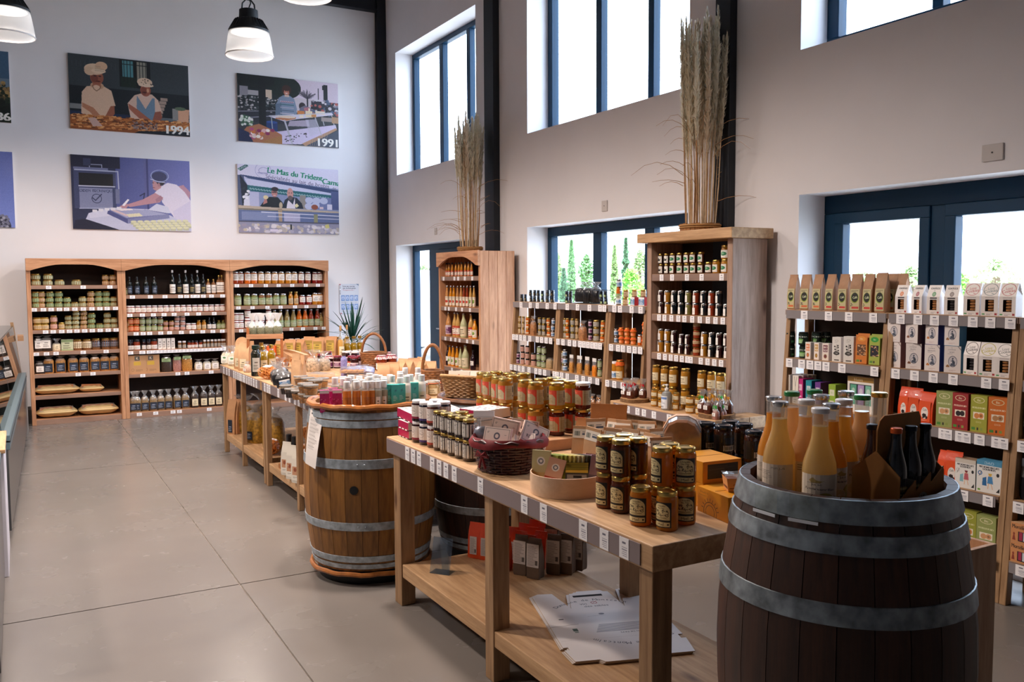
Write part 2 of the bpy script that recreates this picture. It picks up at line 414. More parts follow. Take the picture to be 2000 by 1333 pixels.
struct('ceiling',MB().box(-11.5,XW+.3,-8.5,YB+.3,ZC,ZC+.2).mesh('ceiling',M_ceil,0))
struct('baseboard_back',MB().box(-11.2,XW,YB-.015,YB,0,.12).mesh('baseboard_back',mat('grey_skirting','3b3835',.6),0))
struct('baseboard_right',MB().box(XW-.015,XW,4.6,5.5,0,.10).box(XW-.015,XW,8.3,9.3,0,.10).box(XW-.015,XW,-8,1.7,0,.10).mesh('baseboard_right',mat('grey_skirting','3b3835',.6),0))
for h in HOLES:portal(*h)
def window(name,hole,mull,fw=.07,top=.07,sash=None):
 y0,y1,z0,z1=hole;fr=struct(name,MB().box(XF-.0,XF+.09,y0,y1,z0,z0+fw).box(XF,XF+.09,y0,y1,z1-top,z1).box(XF,XF+.09,y0,y0+fw,z0+fw,z1-top).box(XF,XF+.09,y1-fw,y1,z0+fw,z1-top).mesh(name,M_frame,0),bevel=.006)
 xs=[y0+fw]+[m for q in sorted(mull) for m in q]+[y1-fw]
 for a,b in sorted(mull):
  obj('mullion',MB().box(XF+.005,XF+.085,a,b,z0+fw,z1-top).mesh('mullion',M_frame,0),fr,bevel=.005)
 for a,b in zip(xs[0::2],xs[1::2]):
  obj('pane',MB().box(XF+.045,XF+.050,a-.005,b+.005,z0+fw-.005,z1-top+.005).mesh('pane',M_pane,0),fr)
  if sash and (sash=='all' or (a,b)==(xs[-2],xs[-1])):
   s_=.075
   obj('sash',MB().box(XF-.012,XF+.07,a,b,z0+fw,z0+fw+s_).box(XF-.012,XF+.07,a,b,z1-top-s_,z1-top).box(XF-.012,XF+.07,a,a+s_,z0+fw+s_,z1-top-s_).box(XF-.012,XF+.07,b-s_,b,z0+fw+s_,z1-top-s_).mesh('sash',M_frame,0),fr,bevel=.006)
 return fr
def ml(u0,u1,z):a,b=yat(u0,XF,z),yat(u1,XF,z);return (min(a,b),max(a,b))
window('window_1',UP[0],[ml(858,865,4),ml(911,917.5,4)])
window('window_2',UP[1],[ml(1163,1173.5,4),ml(1265,1276,4)],fw=.085)
window('window_3',UP[2],[ml(1826,1848,4.2)],fw=.10)
window('window_4',LO[1],[ml(1157,1173,2),ml(1258,1276,2)],fw=.075,top=.10)
window('window_5',LO[2],[ml(1817,1846,2)],fw=.10,top=.13,sash='all')
d1=window('door_1',LO[0],[ml(838,858,1.8)],fw=.075,top=.08)
z1=LO[0][3]
leaf0,leaf1=LO[0][0]+.075,ml(838,858,1.8)[0]
obj('door_leaf',MB().box(XF-.02,XF+.06,leaf0,leaf1,z1-.30,z1-.08).box(XF-.02,XF+.06,leaf0,leaf0+.10,.11,z1-.30).box(XF-.02,XF+.06,leaf1-.10,leaf1,.11,z1-.30).box(XF-.02,XF+.06,leaf0,leaf1,.11,.30).mesh('door_leaf',M_frame,0),d1,bevel=.006)
obj('door_handle',MB().tube([(XF-.02,leaf1-.05,1.05),(XF-.07,leaf1-.05,1.05),(XF-.07,leaf1-.17,1.05)],.011,8).mesh('door_handle',M_silver),d1)
# steel columns and the beam on the back wall
def column(name,y0,y1,p,q=None):
 x0=XW-p
 mb=MB()
 if y1-y0>.1:
  mb.box(x0,x0+.018,y0,y1,0,ZC).box(x0+.018,XW+.0,(y0+y1)/2-.01,(y0+y1)/2+.01,0,ZC).box(XW-.012,XW,y0,y1,0,ZC)
 struct(name,mb.mesh(name,M_column,0),bevel=.003)
sc=XW/4.65
struct('trim_1',MB().box(XW-.08,XW,8.455*sc,8.455*sc+.225,0,ZC).mesh('trim_1',M_column,0),bevel=.004)
struct('trim_2',MB().box(XW-.07,XW,4.847*sc,4.847*sc+.165,0,ZC).mesh('trim_2',M_column,0),bevel=.004)
cl=PY(742,400,YB-.1).x
struct('trim_3',MB().box(cl,XW,YB-.1,YB,0,ZC).mesh('trim_3',M_column,0),bevel=.004)
bz=PY(640,6,YB-.12).z
struct('trim_4',MB().box(xat(520,YB-.12,bz),cl,YB-.12,YB,bz,bz+.02).box(xat(520,YB-.12,bz),cl,YB-.07,YB-.05,bz+.02,bz+.2).box(xat(520,YB-.12,bz),cl,YB-.12,YB,bz+.2,bz+.22).mesh('trim_4',M_column,0))
struct('trim_5',MB().box(-.6,xat(61.5,12.0,.1),11.99,YB-.016,0,.17).mesh('trim_5',mat('dark_plinth','221d1a',.7),0))
# sockets on the window wall
def socket(u,v,w_,h_,label):
 p=PX(u,v,XW-.006);mb=MB().box(-.006,.006,-w_/2,w_/2,-h_/2,h_/2)
 o=obj('wall_socket',mb.mesh('wall_socket',mat('grey_switch_plate','c9c3c0',.5),0),None,p,bevel=.003)
 obj('dot',MB().box(-.008,-.005,-.004,.004,-.004,.004).mesh('dot',M_black,0),o)
 tag(o,label,'socket');return o
socket(1181,402.5,.085,.10,'small pale wall plate above the middle window behind the leaning shelves')
socket(1939,298,.125,.095,'wide pale wall plate on the window wall above the far right window')
socket(851,452,.07,.09,'small faint wall plate above the glazed door at the back corner')
# ------------------------------------------------------------------ outside
M_ground=mat('pale_gravel','cfc9bd',.9,noise=.1,nscale=3)
struct('ground_outside',MB().box(XW+.3,120,-60,160,-.3,-.1).mesh('ground_outside',M_ground,0))
M_leafs=[mat('leaf_green_a','6f9a5a',.7),mat('leaf_green_b','93ab6a',.7),mat('leaf_green_c','557a50',.7),mat('leaf_lime','86c648',.7)]
M_bark=mat('bark','6b5846',.9)
def tree(u,vtop,X,wpx,kind,m,label,group=None):
 y=yat(u,X,1.7);d=depth((X,y,1.7));k=d/FPX
 top=1.7+(547-vtop)*k;rad=wpx*k/2;r=random.Random(int(u*7))
 mb=MB();nl=1500
 for i in range(nl):
  t=r.random()**.8;
  if kind=='cypress':z=.3+t*(top-.3);rr=rad*(math.sin(min(1,(1-t)*1.25)*math.pi/2))*r.uniform(.55,1)
  elif kind=='fir':z=.5+t*(top-.5);rr=rad*(1-t)*(0.75+.25*math.cos(t*40))*r.uniform(.4,1)
  else:
   a1=r.uniform(0,math.pi);q=r.uniform(.55,1);z=top*.55+math.cos(a1)*top*.45*q;rr=rad*math.sin(a1)*q*(1+.25*math.sin(5*a1+u))
  a=r.uniform(0,2*math.pi);c=Vector((rr*math.cos(a),rr*math.sin(a),z));sz=k*r.uniform(2,4.5)
  d1=Vector((r.gauss(0,1),r.gauss(0,1),r.gauss(0,1))).normalized();d2=d1.orthogonal().normalized()
  mb.quad(c-d1*sz-d2*sz*.5,c+d1*sz-d2*sz*.4,c+d1*sz*.8+d2*sz*.5,c-d1*sz*.7+d2*sz*.5)
 e=empty('outdoor_tree',(X,y,-.1));tag(e,label,'tree',group)
 obj('crown',mb.mesh('crown',M_leafs[m],0),e);obj('trunk',MB().cyl((0,0,0),(0,0,top*.7),rad*.12+.03,7).mesh('trunk',M_bark),e)
tree(1116,466,34,17,'cypress',0,'slim pale cypress outside, in the left pane of the middle window')
tree(1088,490,36,24,'round',1,'loose round tree outside at the left edge of the middle window')
tree(1146,492,30,30,'round',0,'green shrub outside, right of the slim cypress')
tree(1101,520,28,16,'cypress',2,'short dark conifer outside, below the slim cypress')
tree(1222,462,34,36,'fir',2,'pointed fir outside, in the middle pane of the middle window')
tree(1200,476,37,16,'cypress',1,'thin faint cypress outside, left of the pointed fir')
tree(1250,482,33,40,'round',1,'wide pale tree outside, right of the pointed fir')
tree(1232,520,26,50,'round',3,'low bright bush outside under the pointed fir')
tree(828,512,30,40,'round',1,'pale tree outside, seen in the strip beside the glazed door')
tree(1690,528,34,80,'round',1,'low pale bush outside, left pane of the far right window')
tree(1780,516,36,70,'round',1,'taller pale bush outside beside the far right window mullion')
tree(1878,530,24,50,'round',3,'vivid green bush outside in the right pane of the far right window')
tree(1945,500,36,110,'round',1,'wide faint tree outside at the right end of the far right window')
# parked van seen through the door strip
vx,vy=8.6,yat(806,8.6,1.2)
e=empty('parked_van',(vx,vy,-.1));tag(e,'white parked van outside the glazed door with a dark side mirror','van')
M_van=mat('white_car_paint','eef0f2',.25,coat=.8)
prof=[(-2.4,.35),(2.3,.35),(2.4,.9),(1.9,1.15),(1.25,1.95),(-2.4,2.05)]
obj('van_body',fixn(MB().prism(prof,-.9,.9,'x').mesh('van_body',M_van,0)),e,bevel=.06)
obj('windscreen',fixn(MB().prism([(1.93,1.17),(1.97,1.19),(1.32,1.93),(1.28,1.9)],-.8,.8,'x').mesh('windscreen',mat('dark_glass','2b3a44',.08),0)),e)
for sx in (-1,1):
 obj('side_mirror',MB().box(-.09,.09,-.06,.06,-.17,.17).mesh('side_mirror',mat('mirror_housing','39424b',.4),0),e,(sx*1.06,1.35,1.28),bevel=.05)
 for wy in (-1.5,1.5):
  obj('wheel',MB().cyl((sx*.72,wy,.34),(sx*.92,wy,.34),.34,16).mesh('wheel',M_black),e)
  # ------------------------------------------------------------------ pendant lamps
M_housing=mat('lamp_housing','15191d',.45,noise=.2,nscale=30)
def shade_mat():
 m=bpy.data.materials.new('prismatic_shade');m.use_nodes=True;nt=m.node_tree;N=nt.nodes.new;L=nt.links.new
 nt.nodes.remove(nt.nodes['Principled BSDF']);out=nt.nodes['Material Output']
 t=N('ShaderNodeBsdfTransparent');t.inputs[0].default_value=(.95,.95,.95,1);tr=N('ShaderNodeBsdfTranslucent');tr.inputs[0].default_value=(.95,.95,.95,1)
 df=N('ShaderNodeBsdfDiffuse');df.inputs[0].default_value=(.9,.9,.9,1)
 wv=N('ShaderNodeTexWave');wv.wave_type='RINGS';
 a=N('ShaderNodeMixShader');a.inputs[0].default_value=.5;L(tr.outputs[0],a.inputs[1]);L(df.outputs[0],a.inputs[2])
 b=N('ShaderNodeMixShader');b.inputs[0].default_value=.62;L(t.outputs[0],b.inputs[1]);L(a.outputs[0],b.inputs[2]);L(b.outputs[0],out.inputs[0])
 nt.nodes.remove(wv);return m
M_shade=shade_mat()
M_led=mat('led_disc','ffffff',.5,emit=(1,.93,.86),estr=4.5)
def pendant(loc,label):
 e=empty('pendant_lamp',loc);tag(e,label,'lamp')
 o=.006
 pr_=[(.165,.196),(.176,.15),(.187,.085),(.194,.03),(.198,0),(.202,0),(.197,.03),(.190,.085),(.179,.15),(.169,.199)]
 obj('lamp_shade',MB().lathe(pr_,40,cap=False).mesh('lamp_shade',M_shade),e)
 obj('rim_ring',MB().tube([(.199*math.cos(a*.157),.199*math.sin(a*.157),0) for a in range(40)],.006,6,closed=True).mesh('rim_ring',mat('clear_rim','f4f6f8',.2)),e)
 obj('led_disc',MB().lathe([(.150,.198),(.150,.193)],32).mesh('led_disc',M_led),e)
 h=obj('housing',MB().lathe([(.172,.196),(.172,.212),(.155,.235),(.112,.300),(.082,.312),(.078,.385),(.06,.392)],32).mesh('housing',M_housing),e)
 fm=MB()
 for i in range(28):
  a=i*2*math.pi/28;c,s_=math.cos(a),math.sin(a);T=Matrix.Rotation(a,4,'Z')
  fm.add([T@Vector(p) for p in ((.08,-.002,.235),(.168,-.002,.220),(.120,-.002,.302),(.08,-.002,.302),(.08,.002,.235),(.168,.002,.220),(.120,.002,.302),(.08,.002,.302))],[(0,1,2,3),(7,6,5,4),(1,5,6,2),(3,2,6,7)])
 obj('cooling_fins',fm.mesh('cooling_fins',M_housing,0),h)
 obj('bracket',MB().tube([(-.055,0,.39),(-.05,0,.44),(-.02,0,.475),(.02,0,.475),(.05,0,.44),(.055,0,.39)],.007,6).tube([(0,.02,.39),(.03,.04,.46),(.01,.01,.50),(0,0,.56)],.006,6).mesh('bracket',M_black),e)
 obj('cable',MB().tube([(0,0,.47),(0,0,.58),(0,0,ZC-loc[2])],.006,6).mesh('cable',M_black),e)
 obj('hook',MB().tube([(.0,0,.545),(.012,0,.56),(.0,0,.575),(-.012,0,.56),(0,0,.545)],.005,5).mesh('hook',M_black),e)
def lamp_at(u,v,px,label):
 d=.40*FPX/px;p=ray(u,v)*d;pendant((p[0],p[1],p[2]+H),label)
lamp_at(487.5,109,90,'black pendant lamp with ribbed clear shade hanging whole between the photo panels')
lamp_at(14,70,98,'black pendant lamp with clear shade cut by the left picture edge')
lamp_at(597.5,-6,99,'pendant lamp of which only the shade rim shows at the top')
# ------------------------------------------------------------------ furniture
_c=Canvas(32,32,'f4f2f4');_c.lines(.15,.85,.12,.62,5,'9a98a4',3).rect(.3,.7,.72,.82,'6a6a78');M_tag=_c.material('price_tag_print',.5)
TAGM={}
def tagmesh(w_,h_,axis):
 k=(round(w_,3),round(h_,3),axis)
 if k not in TAGM:
  mb=MB();t=.0015
  if axis=='y':
   mb.box(-w_/2,w_/2,-t,0,-h_/2,h_/2)
  else:
   mb.box(-t,0,-w_/2,w_/2,-h_/2,h_/2)
   mb.uv[5]=[(0,0),(0,1),(1,1),(1,0)];mb.uv[5]=[(1,0),(0,0),(0,1),(1,1)]
  TAGM[k]=mb.mesh('price_tag',M_tag,0)
 return TAGM[k]
def tags(shelf,pts,w_,h_,axis,tilt=0):
 for p in pts:
  obj('price_tag',tagmesh(w_,h_,axis),shelf,p,(0,tilt,0))
def shelfboard(x0,x1,y0,y1,ztop,th,mats,front='y',edge=.003):
 mb=MB().box(x0,x1,y0,y1,ztop-th,ztop,0)
 if front=='y':mb.box(x0+.002,x1-.002,y0-edge,y0,ztop-th+.002,ztop-.002,1)
 else:mb.box(x0-edge,x0,y0+.002,y1-.002,ztop-th+.002,ztop-.002,1)
 return mb.mesh('shelf',mats,0)
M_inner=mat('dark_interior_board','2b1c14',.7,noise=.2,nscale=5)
# ---- the three wall bookcases
YF,YD=11.80,12.22
def bookcase(x0,x1,levels,tagdata,label):
 e=empty('wall_bookcase',(0,0,0));tag(e,label,'bookcase',None)
 t=.045;zt=1.985
 for a,b in ((x0,x0+t),(x1-t,x1)):
  obj('side_panel',MB().box(a,b,YF,YD,0,zt).mesh('side_panel',W_pine,0),e,bevel=.003)
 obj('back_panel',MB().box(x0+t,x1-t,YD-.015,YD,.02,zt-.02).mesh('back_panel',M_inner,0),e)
 obj('top_board',MB().box(x0,x1,YF,YD,zt-.02,zt+.01).mesh('top_board',W_pinex,0),e)
 n=14;top=[(x0-.0,zt+.01)];lo=[]
 for i in range(n+1):
  s_=i/n;x=x0+t*.5+.02+(x1-x0-t-.04)*s_;k=4*s_*(1-s_)
  lo.append((x,zt-.135+.075*min(1,k*1.15)))
 poly=[(x0,zt+.01),(x0,zt-.135)]+lo+[(x1,zt-.135),(x1,zt+.01)]
 hb=MB()
 # arched header board, built as strips between its straight top and arched underside
 pts=[(x0,zt-.135)]+lo+[(x1,zt-.135)]
 for (xa,za),(xb,zb) in zip(pts[:-1],pts[1:]):
  y0,y1=YF-.025,YF
  hb.add([(xa,y0,za),(xb,y0,zb),(xb,y0,zt+.01),(xa,y0,zt+.01),(xa,y1,za),(xb,y1,zb),(xb,y1,zt+.01),(xa,y1,zt+.01)],[(0,1,2,3),(7,6,5,4),(0,4,5,1),(3,2,6,7)])
 hb.add([(x0,YF-.025,zt-.135),(x0,YF-.025,zt+.01),(x0,YF,zt+.01),(x0,YF,zt-.135),(x1,YF-.025,zt-.135),(x1,YF-.025,zt+.01),(x1,YF,zt+.01),(x1,YF,zt-.135)],[(0,1,2,3),(4,7,6,5)])
 obj('arched_header',hb.mesh('arched_header',W_pinex,0),e)
 for lv,(z,us) in enumerate(zip(levels,tagdata)):
  th=.045 if z>.1 else .075
  s_=obj('shelf',shelfboard(x0+t,x1-t,YF+.012,YD-.016,z,th,[W_pinex,W_greyx]),e)
  for u,tw in us:
   x=xat(u,YF,z-.025)
   if x0+t+.02<x<x1-t-.02:tags(s_,[(x,YF+.008,z-.024)],tw,.04,'y')
 obj('plinth',MB().box(x0,x1,YF+.004,YF+.024,0,levels[-1]-.076).mesh('plinth',W_pinex,0),e)
 return e
R2= lambda L,w_=.058:[(q/3.702,w_) for q in L]
R3= lambda L,w_=.055:[(430+q/3.702,w_) for q in L]
BL1=[1.674,1.409,1.142,.880,.612,.352,.066]
BL2=[1.547,1.319,1.086,.850,.556,.068]
BL3=[1.679,1.386,1.083,.80,.45,.068]
bookcase(.105,1.135,BL1,[R2([352,602,795]),R2([247,314,370,430,482,542,603,665,723,775,836]),R2([250,330,385,447,503,557,613,668,725,783,840]),R2([263,337,406,602,768]),R2([566,673]),[],[]],'left of the three pine bookcases on the far wall, full of pale pâté jars')
bookcase(1.137,2.437,BL2,[R2([958,1088,1194,1306,1350,1396,1428,1471,1530,1610]),R2([940,1030,1110,1187,1260,1353,1437,1550]),R2([912,985,1036,1083,1163,1227,1312,1388,1467,1540,1608]),R2([942,1030,1083]+list(range(1128,1620,27)),.07),R2([1033,1287,1353,1528]),R2([1008,1127,1252,1298,1514])],'middle of the three pine bookcases on the far wall, with dark bottles on top')
bookcase(2.439,3.765,BL3,[R3([122,224,331,424,522,620,708]),R3([133,235,343,438,542,625,718]),R3([108,153,250,340,517,600,690,750]),R3([430,540,650,730]),[],[]],'right of the three pine bookcases on the far wall, with orange preserves on top')
# ---- display tables
LEGX=[.08]
def legobj(e,x0,x1,y0,y1,z1):return obj('leg',MB().box(x0,x1,y0,y1,0,z1).mesh('leg',W_oakz,0),e,bevel=.004)
def table(name,x0,x1,y0,y1,zt,legs,shelf,tagus,label,backlegs=True,tagw=.045):
 e=empty(name);tag(e,label,'table')
 th=.085
 tt=obj('tabletop',MB().box(x0,x1,y0,y1,zt-th,zt).mesh('tabletop',W_oaky,0),e,bevel=.004)
 st=obj('label_strip',MB().box(x0-.004,x0,y0+.06,y1-.01,zt-th+.008,zt-.008).mesh('label_strip',mat('grey_label_strip','87797a',.45),0),e)
 for u in tagus:
  y=yat(u,x0-.006,zt-.045)
  if y0+.03<y<y1-.03:tags(st,[(x0-.004,y,zt-.043)],tagw,.068,'x')
 for a,b in legs:
  legobj(e,x0+.015,x0+.015+LEGX[0],a,b,zt-th)
  if backlegs:legobj(e,x1-.095,x1-.015,a,b,zt-th)
 zs,s0,s1,sx=shelf
 obj('lower_shelf',MB().box(x0+.02,sx,s0,s1,zs-.07,zs).mesh('lower_shelf',W_oaky,0),e,bevel=.004)
 return e
ZT=.88
table('display_table',1.68,2.50,2.087,4.32,ZT,[(2.105,2.175),(3.16,3.235),(4.175,4.265)],(.225,2.18,4.17,2.435),[740+q/2.704 for q in (149,180,211,281,317,353,397,535,767,868,1077,1188,1293)],'long oak display table in the foreground holding the honey jars',tagw=.05)
FT=[430+q/8.7 for q in (60,110,150,230,265,300,330,355,390,412,450,488,525,568,612,690,755,800,835,985,1110,1180,1265,1335,1430)]
LEGX[0]=.042
table('display_table',1.75,3.25,7.325,9.03,ZT,[(7.335,7.385),(8.16,8.20),(8.94,9.0)],(.20,7.42,8.9,3.2),FT,'oak display table beyond the barrel, nearest the far bookcases',tagw=.05)
table('display_table',1.75,3.25,5.29,7.315,ZT,[(5.36,5.40),(6.33,6.38),(7.25,7.305)],(.20,5.43,7.22,3.2),FT,'oak display table right behind the light barrel, crowded with bags and tubs',tagw=.05)
# ---- barrels
def stave_mat(name,c1,c2):
 m=wood(name,c1,c2,'z',1.0,.5,knots=False);nt=m.node_tree;N=nt.nodes.new
 b=nt.nodes['Principled BSDF'];src=b.inputs['Base Color'].links[0].from_socket
 oi=N('ShaderNodeObjectInfo');mr=N('ShaderNodeMapRange');mr.inputs[3].default_value=.72;mr.inputs[4].default_value=1.1
 nt.links.new(oi.outputs['Random'],mr.inputs[0]);hv=N('ShaderNodeHueSaturation');nt.links.new(mr.outputs[0],hv.inputs['Value']);nt.links.new(src,hv.inputs['Color']);nt.links.new(hv.outputs[0],b.inputs['Base Color'])
 return m
def barrel(loc,hgt,rend,rmid,smat,hoops,head,label,nst=26,rot0=0.0,rattan=False,bung=None,base=True,hmat=None):
 e=empty('wine_barrel',loc,rot0);tag(e,label,'barrel')
 rz= lambda z:rend+(rmid-rend)*(1-(2*z/hgt-1)**2)
 a=math.pi/nst;mb=MB();K=8;g=.0012
 ring=[]
 for k in range(K+1):
  z=hgt*k/K;r=rz(z);da=a-g/r
  ring.append([(r*math.cos(-da),r*math.sin(-da),z),(r*math.cos(0)*1.0005,0,z),(r*math.cos(da),r*math.sin(da),z),((r-.025)*math.cos(da),(r-.025)*math.sin(da),z),((r-.025)*math.cos(-da),(r-.025)*math.sin(-da),z)])
 vs=[p for q in ring for p in q];fs=[]
 for k in range(K):
  for i in range(5):
   j=(i+1)%5;fs.append((k*5+i,k*5+j,(k+1)*5+j,(k+1)*5+i))
 fs+=[(4,3,2,1,0),tuple(K*5+i for i in range(5))]
 sm=mb.add(vs,fs).mesh('stave',smat,40)
 for i in range(nst):obj('stave',sm,e,(0,0,0),(0,0,2*a*i))
 for z0,z1 in hoops:
  n=48;hb=MB();o_=.004
  hb.lathe([(rz(z0)+.0005,z0),(rz(z0)+o_,z0+.001),(rz(z1)+o_,z1-.001),(rz(z1)+.0005,z1)],n,cap=False)
  ho=obj('hoop',hb.mesh('hoop',hmat or M_steel),e)
  if z1-z0>.04:
   rm=rz((z0+z1)/2)+o_;hr=MB()
   for q in (.02,.06):
    T=Matrix.Rotation(bung[0] if bung else 0,4,'Z')@Matrix.Translation((rm,q,(z0+z1)/2))@Matrix.Rotation(R(90),4,'Y')
    hr.lathe([(.006,0),(.004,.004)],8,T=T)
   obj('rivet',hr.mesh('rivet',M_steel),ho)
 obj('head',MB().lathe([(rend-.02,head-.02),(rend-.02,head)],40).mesh('head',smat),e)
 if bung:
  ba,bz=bung;r=rz(bz);T=Matrix.Rotation(ba,4,'Z')@Matrix.Translation((r-.004,0,bz))@Matrix.Rotation(R(90),4,'Y')
  obj('bung_hole',MB().lathe([(.024,0),(.024,.0075),(.001,.0078)],20,T=T).mesh('bung_hole',M_black),e)
 if rattan:
  def rg(r,z,t,nm):
   w_=MB().tube([(r*math.cos(i*2*math.pi/48),r*math.sin(i*2*math.pi/48),z+.003*math.sin(i*1.7)) for i in range(48)],t,8,closed=True)
   for k in range(3):
    for j in range(4):
     aa=rot_w[k]+j*.02;w_.tube([(r*math.cos(aa)+t*1.15*math.cos(q)*math.cos(aa),r*math.sin(aa)+t*1.15*math.cos(q)*math.sin(aa),z+t*1.15*math.sin(q)) for q in [x*.785 for x in range(8)]],.004,5,closed=True)
   obj(nm,w_.mesh(nm,M_rattan),e)
  rot_w=(-1.15,2.2,.6)
  rg(rend+.012,hgt-.004,.017,'rattan_rim');rg(rend+.012,-.018,.014,'rattan_foot_ring')
 if base:obj('dark_foot',MB().lathe([(rend-.03,-loc[2]),(rend-.02,-.03),(rend-.02,.0)],32).mesh('dark_foot',M_black),e)
 return e
S_light=stave_mat('oak_stave_light','a06c2e','6e4519')
S_dark=stave_mat('oak_stave_dark','4c2c1c','2c1810')
HP=[(.854,.892),(.810,.848),(.585,.638),(.238,.285),(.051,.088),(.012,.040)]
barrel((1.785,4.86,.085),.925,.335,.385,S_light,HP,.885,'light oak wine barrel with rattan rim between the two rows of tables',rattan=True,bung=(math.atan2(-.93,-.36)-.22,.47))
barrel((2.56,4.76,.085),.905,.325,.385,S_dark,HP,.865,'dark wine barrel half hidden behind the light barrel, carrying wicker baskets',bung=(0,.47))
HN=[(.892,.951),(.818,.868),(.648,.702),(.262,.312),(.08,.128),(.01,.06)]
M_steeld=mat('weathered_galvanised_steel','8a949a',.42,.6,noise=.5,nscale=22)
NBX,NBY,NBZ=1.972,1.617,.207
barrel((NBX,NBY,NBZ),.95,.279,.340,S_dark,HN,.875,'big dark wine barrel in the right foreground holding juice bottles',nst=24,hmat=M_steeld,bung=(1.2,.5))
# clear tag holders clipped to the near barrel's top hoop
for k,(u,nm) in enumerate(((1575,'clear empty tag holder on the front of the near barrel rim'),(1437,'clear empty tag holder on the left side of the near barrel rim'))):
 best=min(((abs(1000+FPX*(CM[0]@np.array([NBX+.288*math.cos(t),NBY+.288*math.sin(t),-.57]))/(CM[2]@np.array([NBX+.288*math.cos(t),NBY+.288*math.sin(t),-.57]))-u),t) for t in [math.pi+i*.01+.0 for i in range(0,180)]))
 t=best[1];rz_=.2905
 T=Matrix.Translation((NBX+(rz_+.009)*math.cos(t),NBY+(rz_+.009)*math.sin(t),NBZ+.922))@Matrix.Rotation(t+R(90),4,'Z')
 mb=MB().box(-.038,.038,-.0015,.0,-.03,.032,T=T).box(-.038,.038,-.007,.0,-.034,-.03,T=T)
 o=obj('tag_holder',mb.mesh('tag_holder',M_clear,0));obj('folded_lip',MB().box(-.038,.038,-.0075,-.006,-.036,-.028,T=T).mesh('folded_lip',mat('clear_lip','dfe4ec',.15),0),o);tag(o,nm,'tag holder')
 # ---- open plywood box behind the near barrel
cx_,cy_=2.95,1.77;bz_=.775
e=empty('plywood_box');tag(e,'tall open plywood box standing between the near barrel and the right shelves','box')
W_ply=wood('plywood','c89f7d','a67c5a','z',knots=False)
ply=[(cx_-.40,cx_,cy_,cy_+.018),(cx_-.40,cx_,cy_+.42,cy_+.438),(cx_-.40,cx_-.382,cy_+.018,cy_+.42),(cx_-.018,cx_,cy_+.018,cy_+.42)]
for p in ply:obj('panel',MB().box(*p,0,bz_).mesh('panel',W_ply,0),e,bevel=.002)
obj('floor_panel',MB().box(cx_-.382,cx_-.018,cy_+.018,cy_+.42,bz_-.12,bz_-.10).mesh('floor_panel',W_ply,0),e)
# ---- narrow bottle bookcase by the door
NX0,NX1,NYa,NYb=4.35,4.78,8.365,9.43
e=empty('narrow_bookcase');tag(e,'narrow pine bookcase of juice bottles beside the glazed door','bookcase')
for a,b in ((NYa,NYa+.04),(NYb-.04,NYb)):
 for i in range(4):
  xa=NX0+(NX1-NX0)*i/4;xb=NX0+(NX1-NX0)*(i+1)/4
  obj('plank',MB().box(xa+.001,xb-.001,a,b,0,2.03).mesh('plank',W_pine,0),e,bevel=.003)
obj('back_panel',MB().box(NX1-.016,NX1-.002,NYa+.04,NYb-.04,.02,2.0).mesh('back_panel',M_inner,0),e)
obj('top_board',MB().box(NX0,NX1,NYa+.04,NYb-.04,1.99,2.03).mesh('top_board',W_piney,0),e)
hb=MB();n=14;zt=2.035;pts=[(NYa,zt-.165)]+[(NYa+.05+(NYb-NYa-.1)*i/n,zt-.16+.10*min(1,4*(i/n)*(1-i/n)*1.15)) for i in range(n+1)]+[(NYb,zt-.165)]
for (ya,za),(yb,zb) in zip(pts[:-1],pts[1:]):
 hb.add([(NX0-.028,ya,za),(NX0-.028,yb,zb),(NX0-.028,yb,zt),(NX0-.028,ya,zt),(NX0-.001,ya,za),(NX0-.001,yb,zb),(NX0-.001,yb,zt),(NX0-.001,ya,zt)],[(3,2,1,0),(4,5,6,7),(1,5,4,0),(7,6,2,3)])
hb.add([(NX0-.028,NYa,zt-.165),(NX0-.001,NYa,zt-.165),(NX0-.001,NYa,zt),(NX0-.028,NYa,zt),(NX0-.028,NYb,zt-.165),(NX0-.001,NYb,zt-.165),(NX0-.001,NYb,zt),(NX0-.028,NYb,zt)],[(0,1,2,3),(7,6,5,4)])
obj('arched_header',hb.mesh('arched_header',W_piney,0),e)
NL=[1.757,1.408,1.056,.705,.355,.08]
NT=[[390,468,495,543,597],[345,403,428,480,523,580],[355,403,443,475,505,560,603],[380,450,520],[],[]]
for z,us in zip(NL,NT):
 s_=obj('shelf',shelfboard(NX0+.012,NX1-.017,NYa+.041,NYb-.041,z,.05,[W_piney,W_grey],'x'),e)
 for q in us:
  y=yat(760+q/3.702,NX0,z-.025)
  if NYa+.06<y<NYb-.06:tags(s_,[(NX0+.008,y,z-.026)],.045,.042,'x')
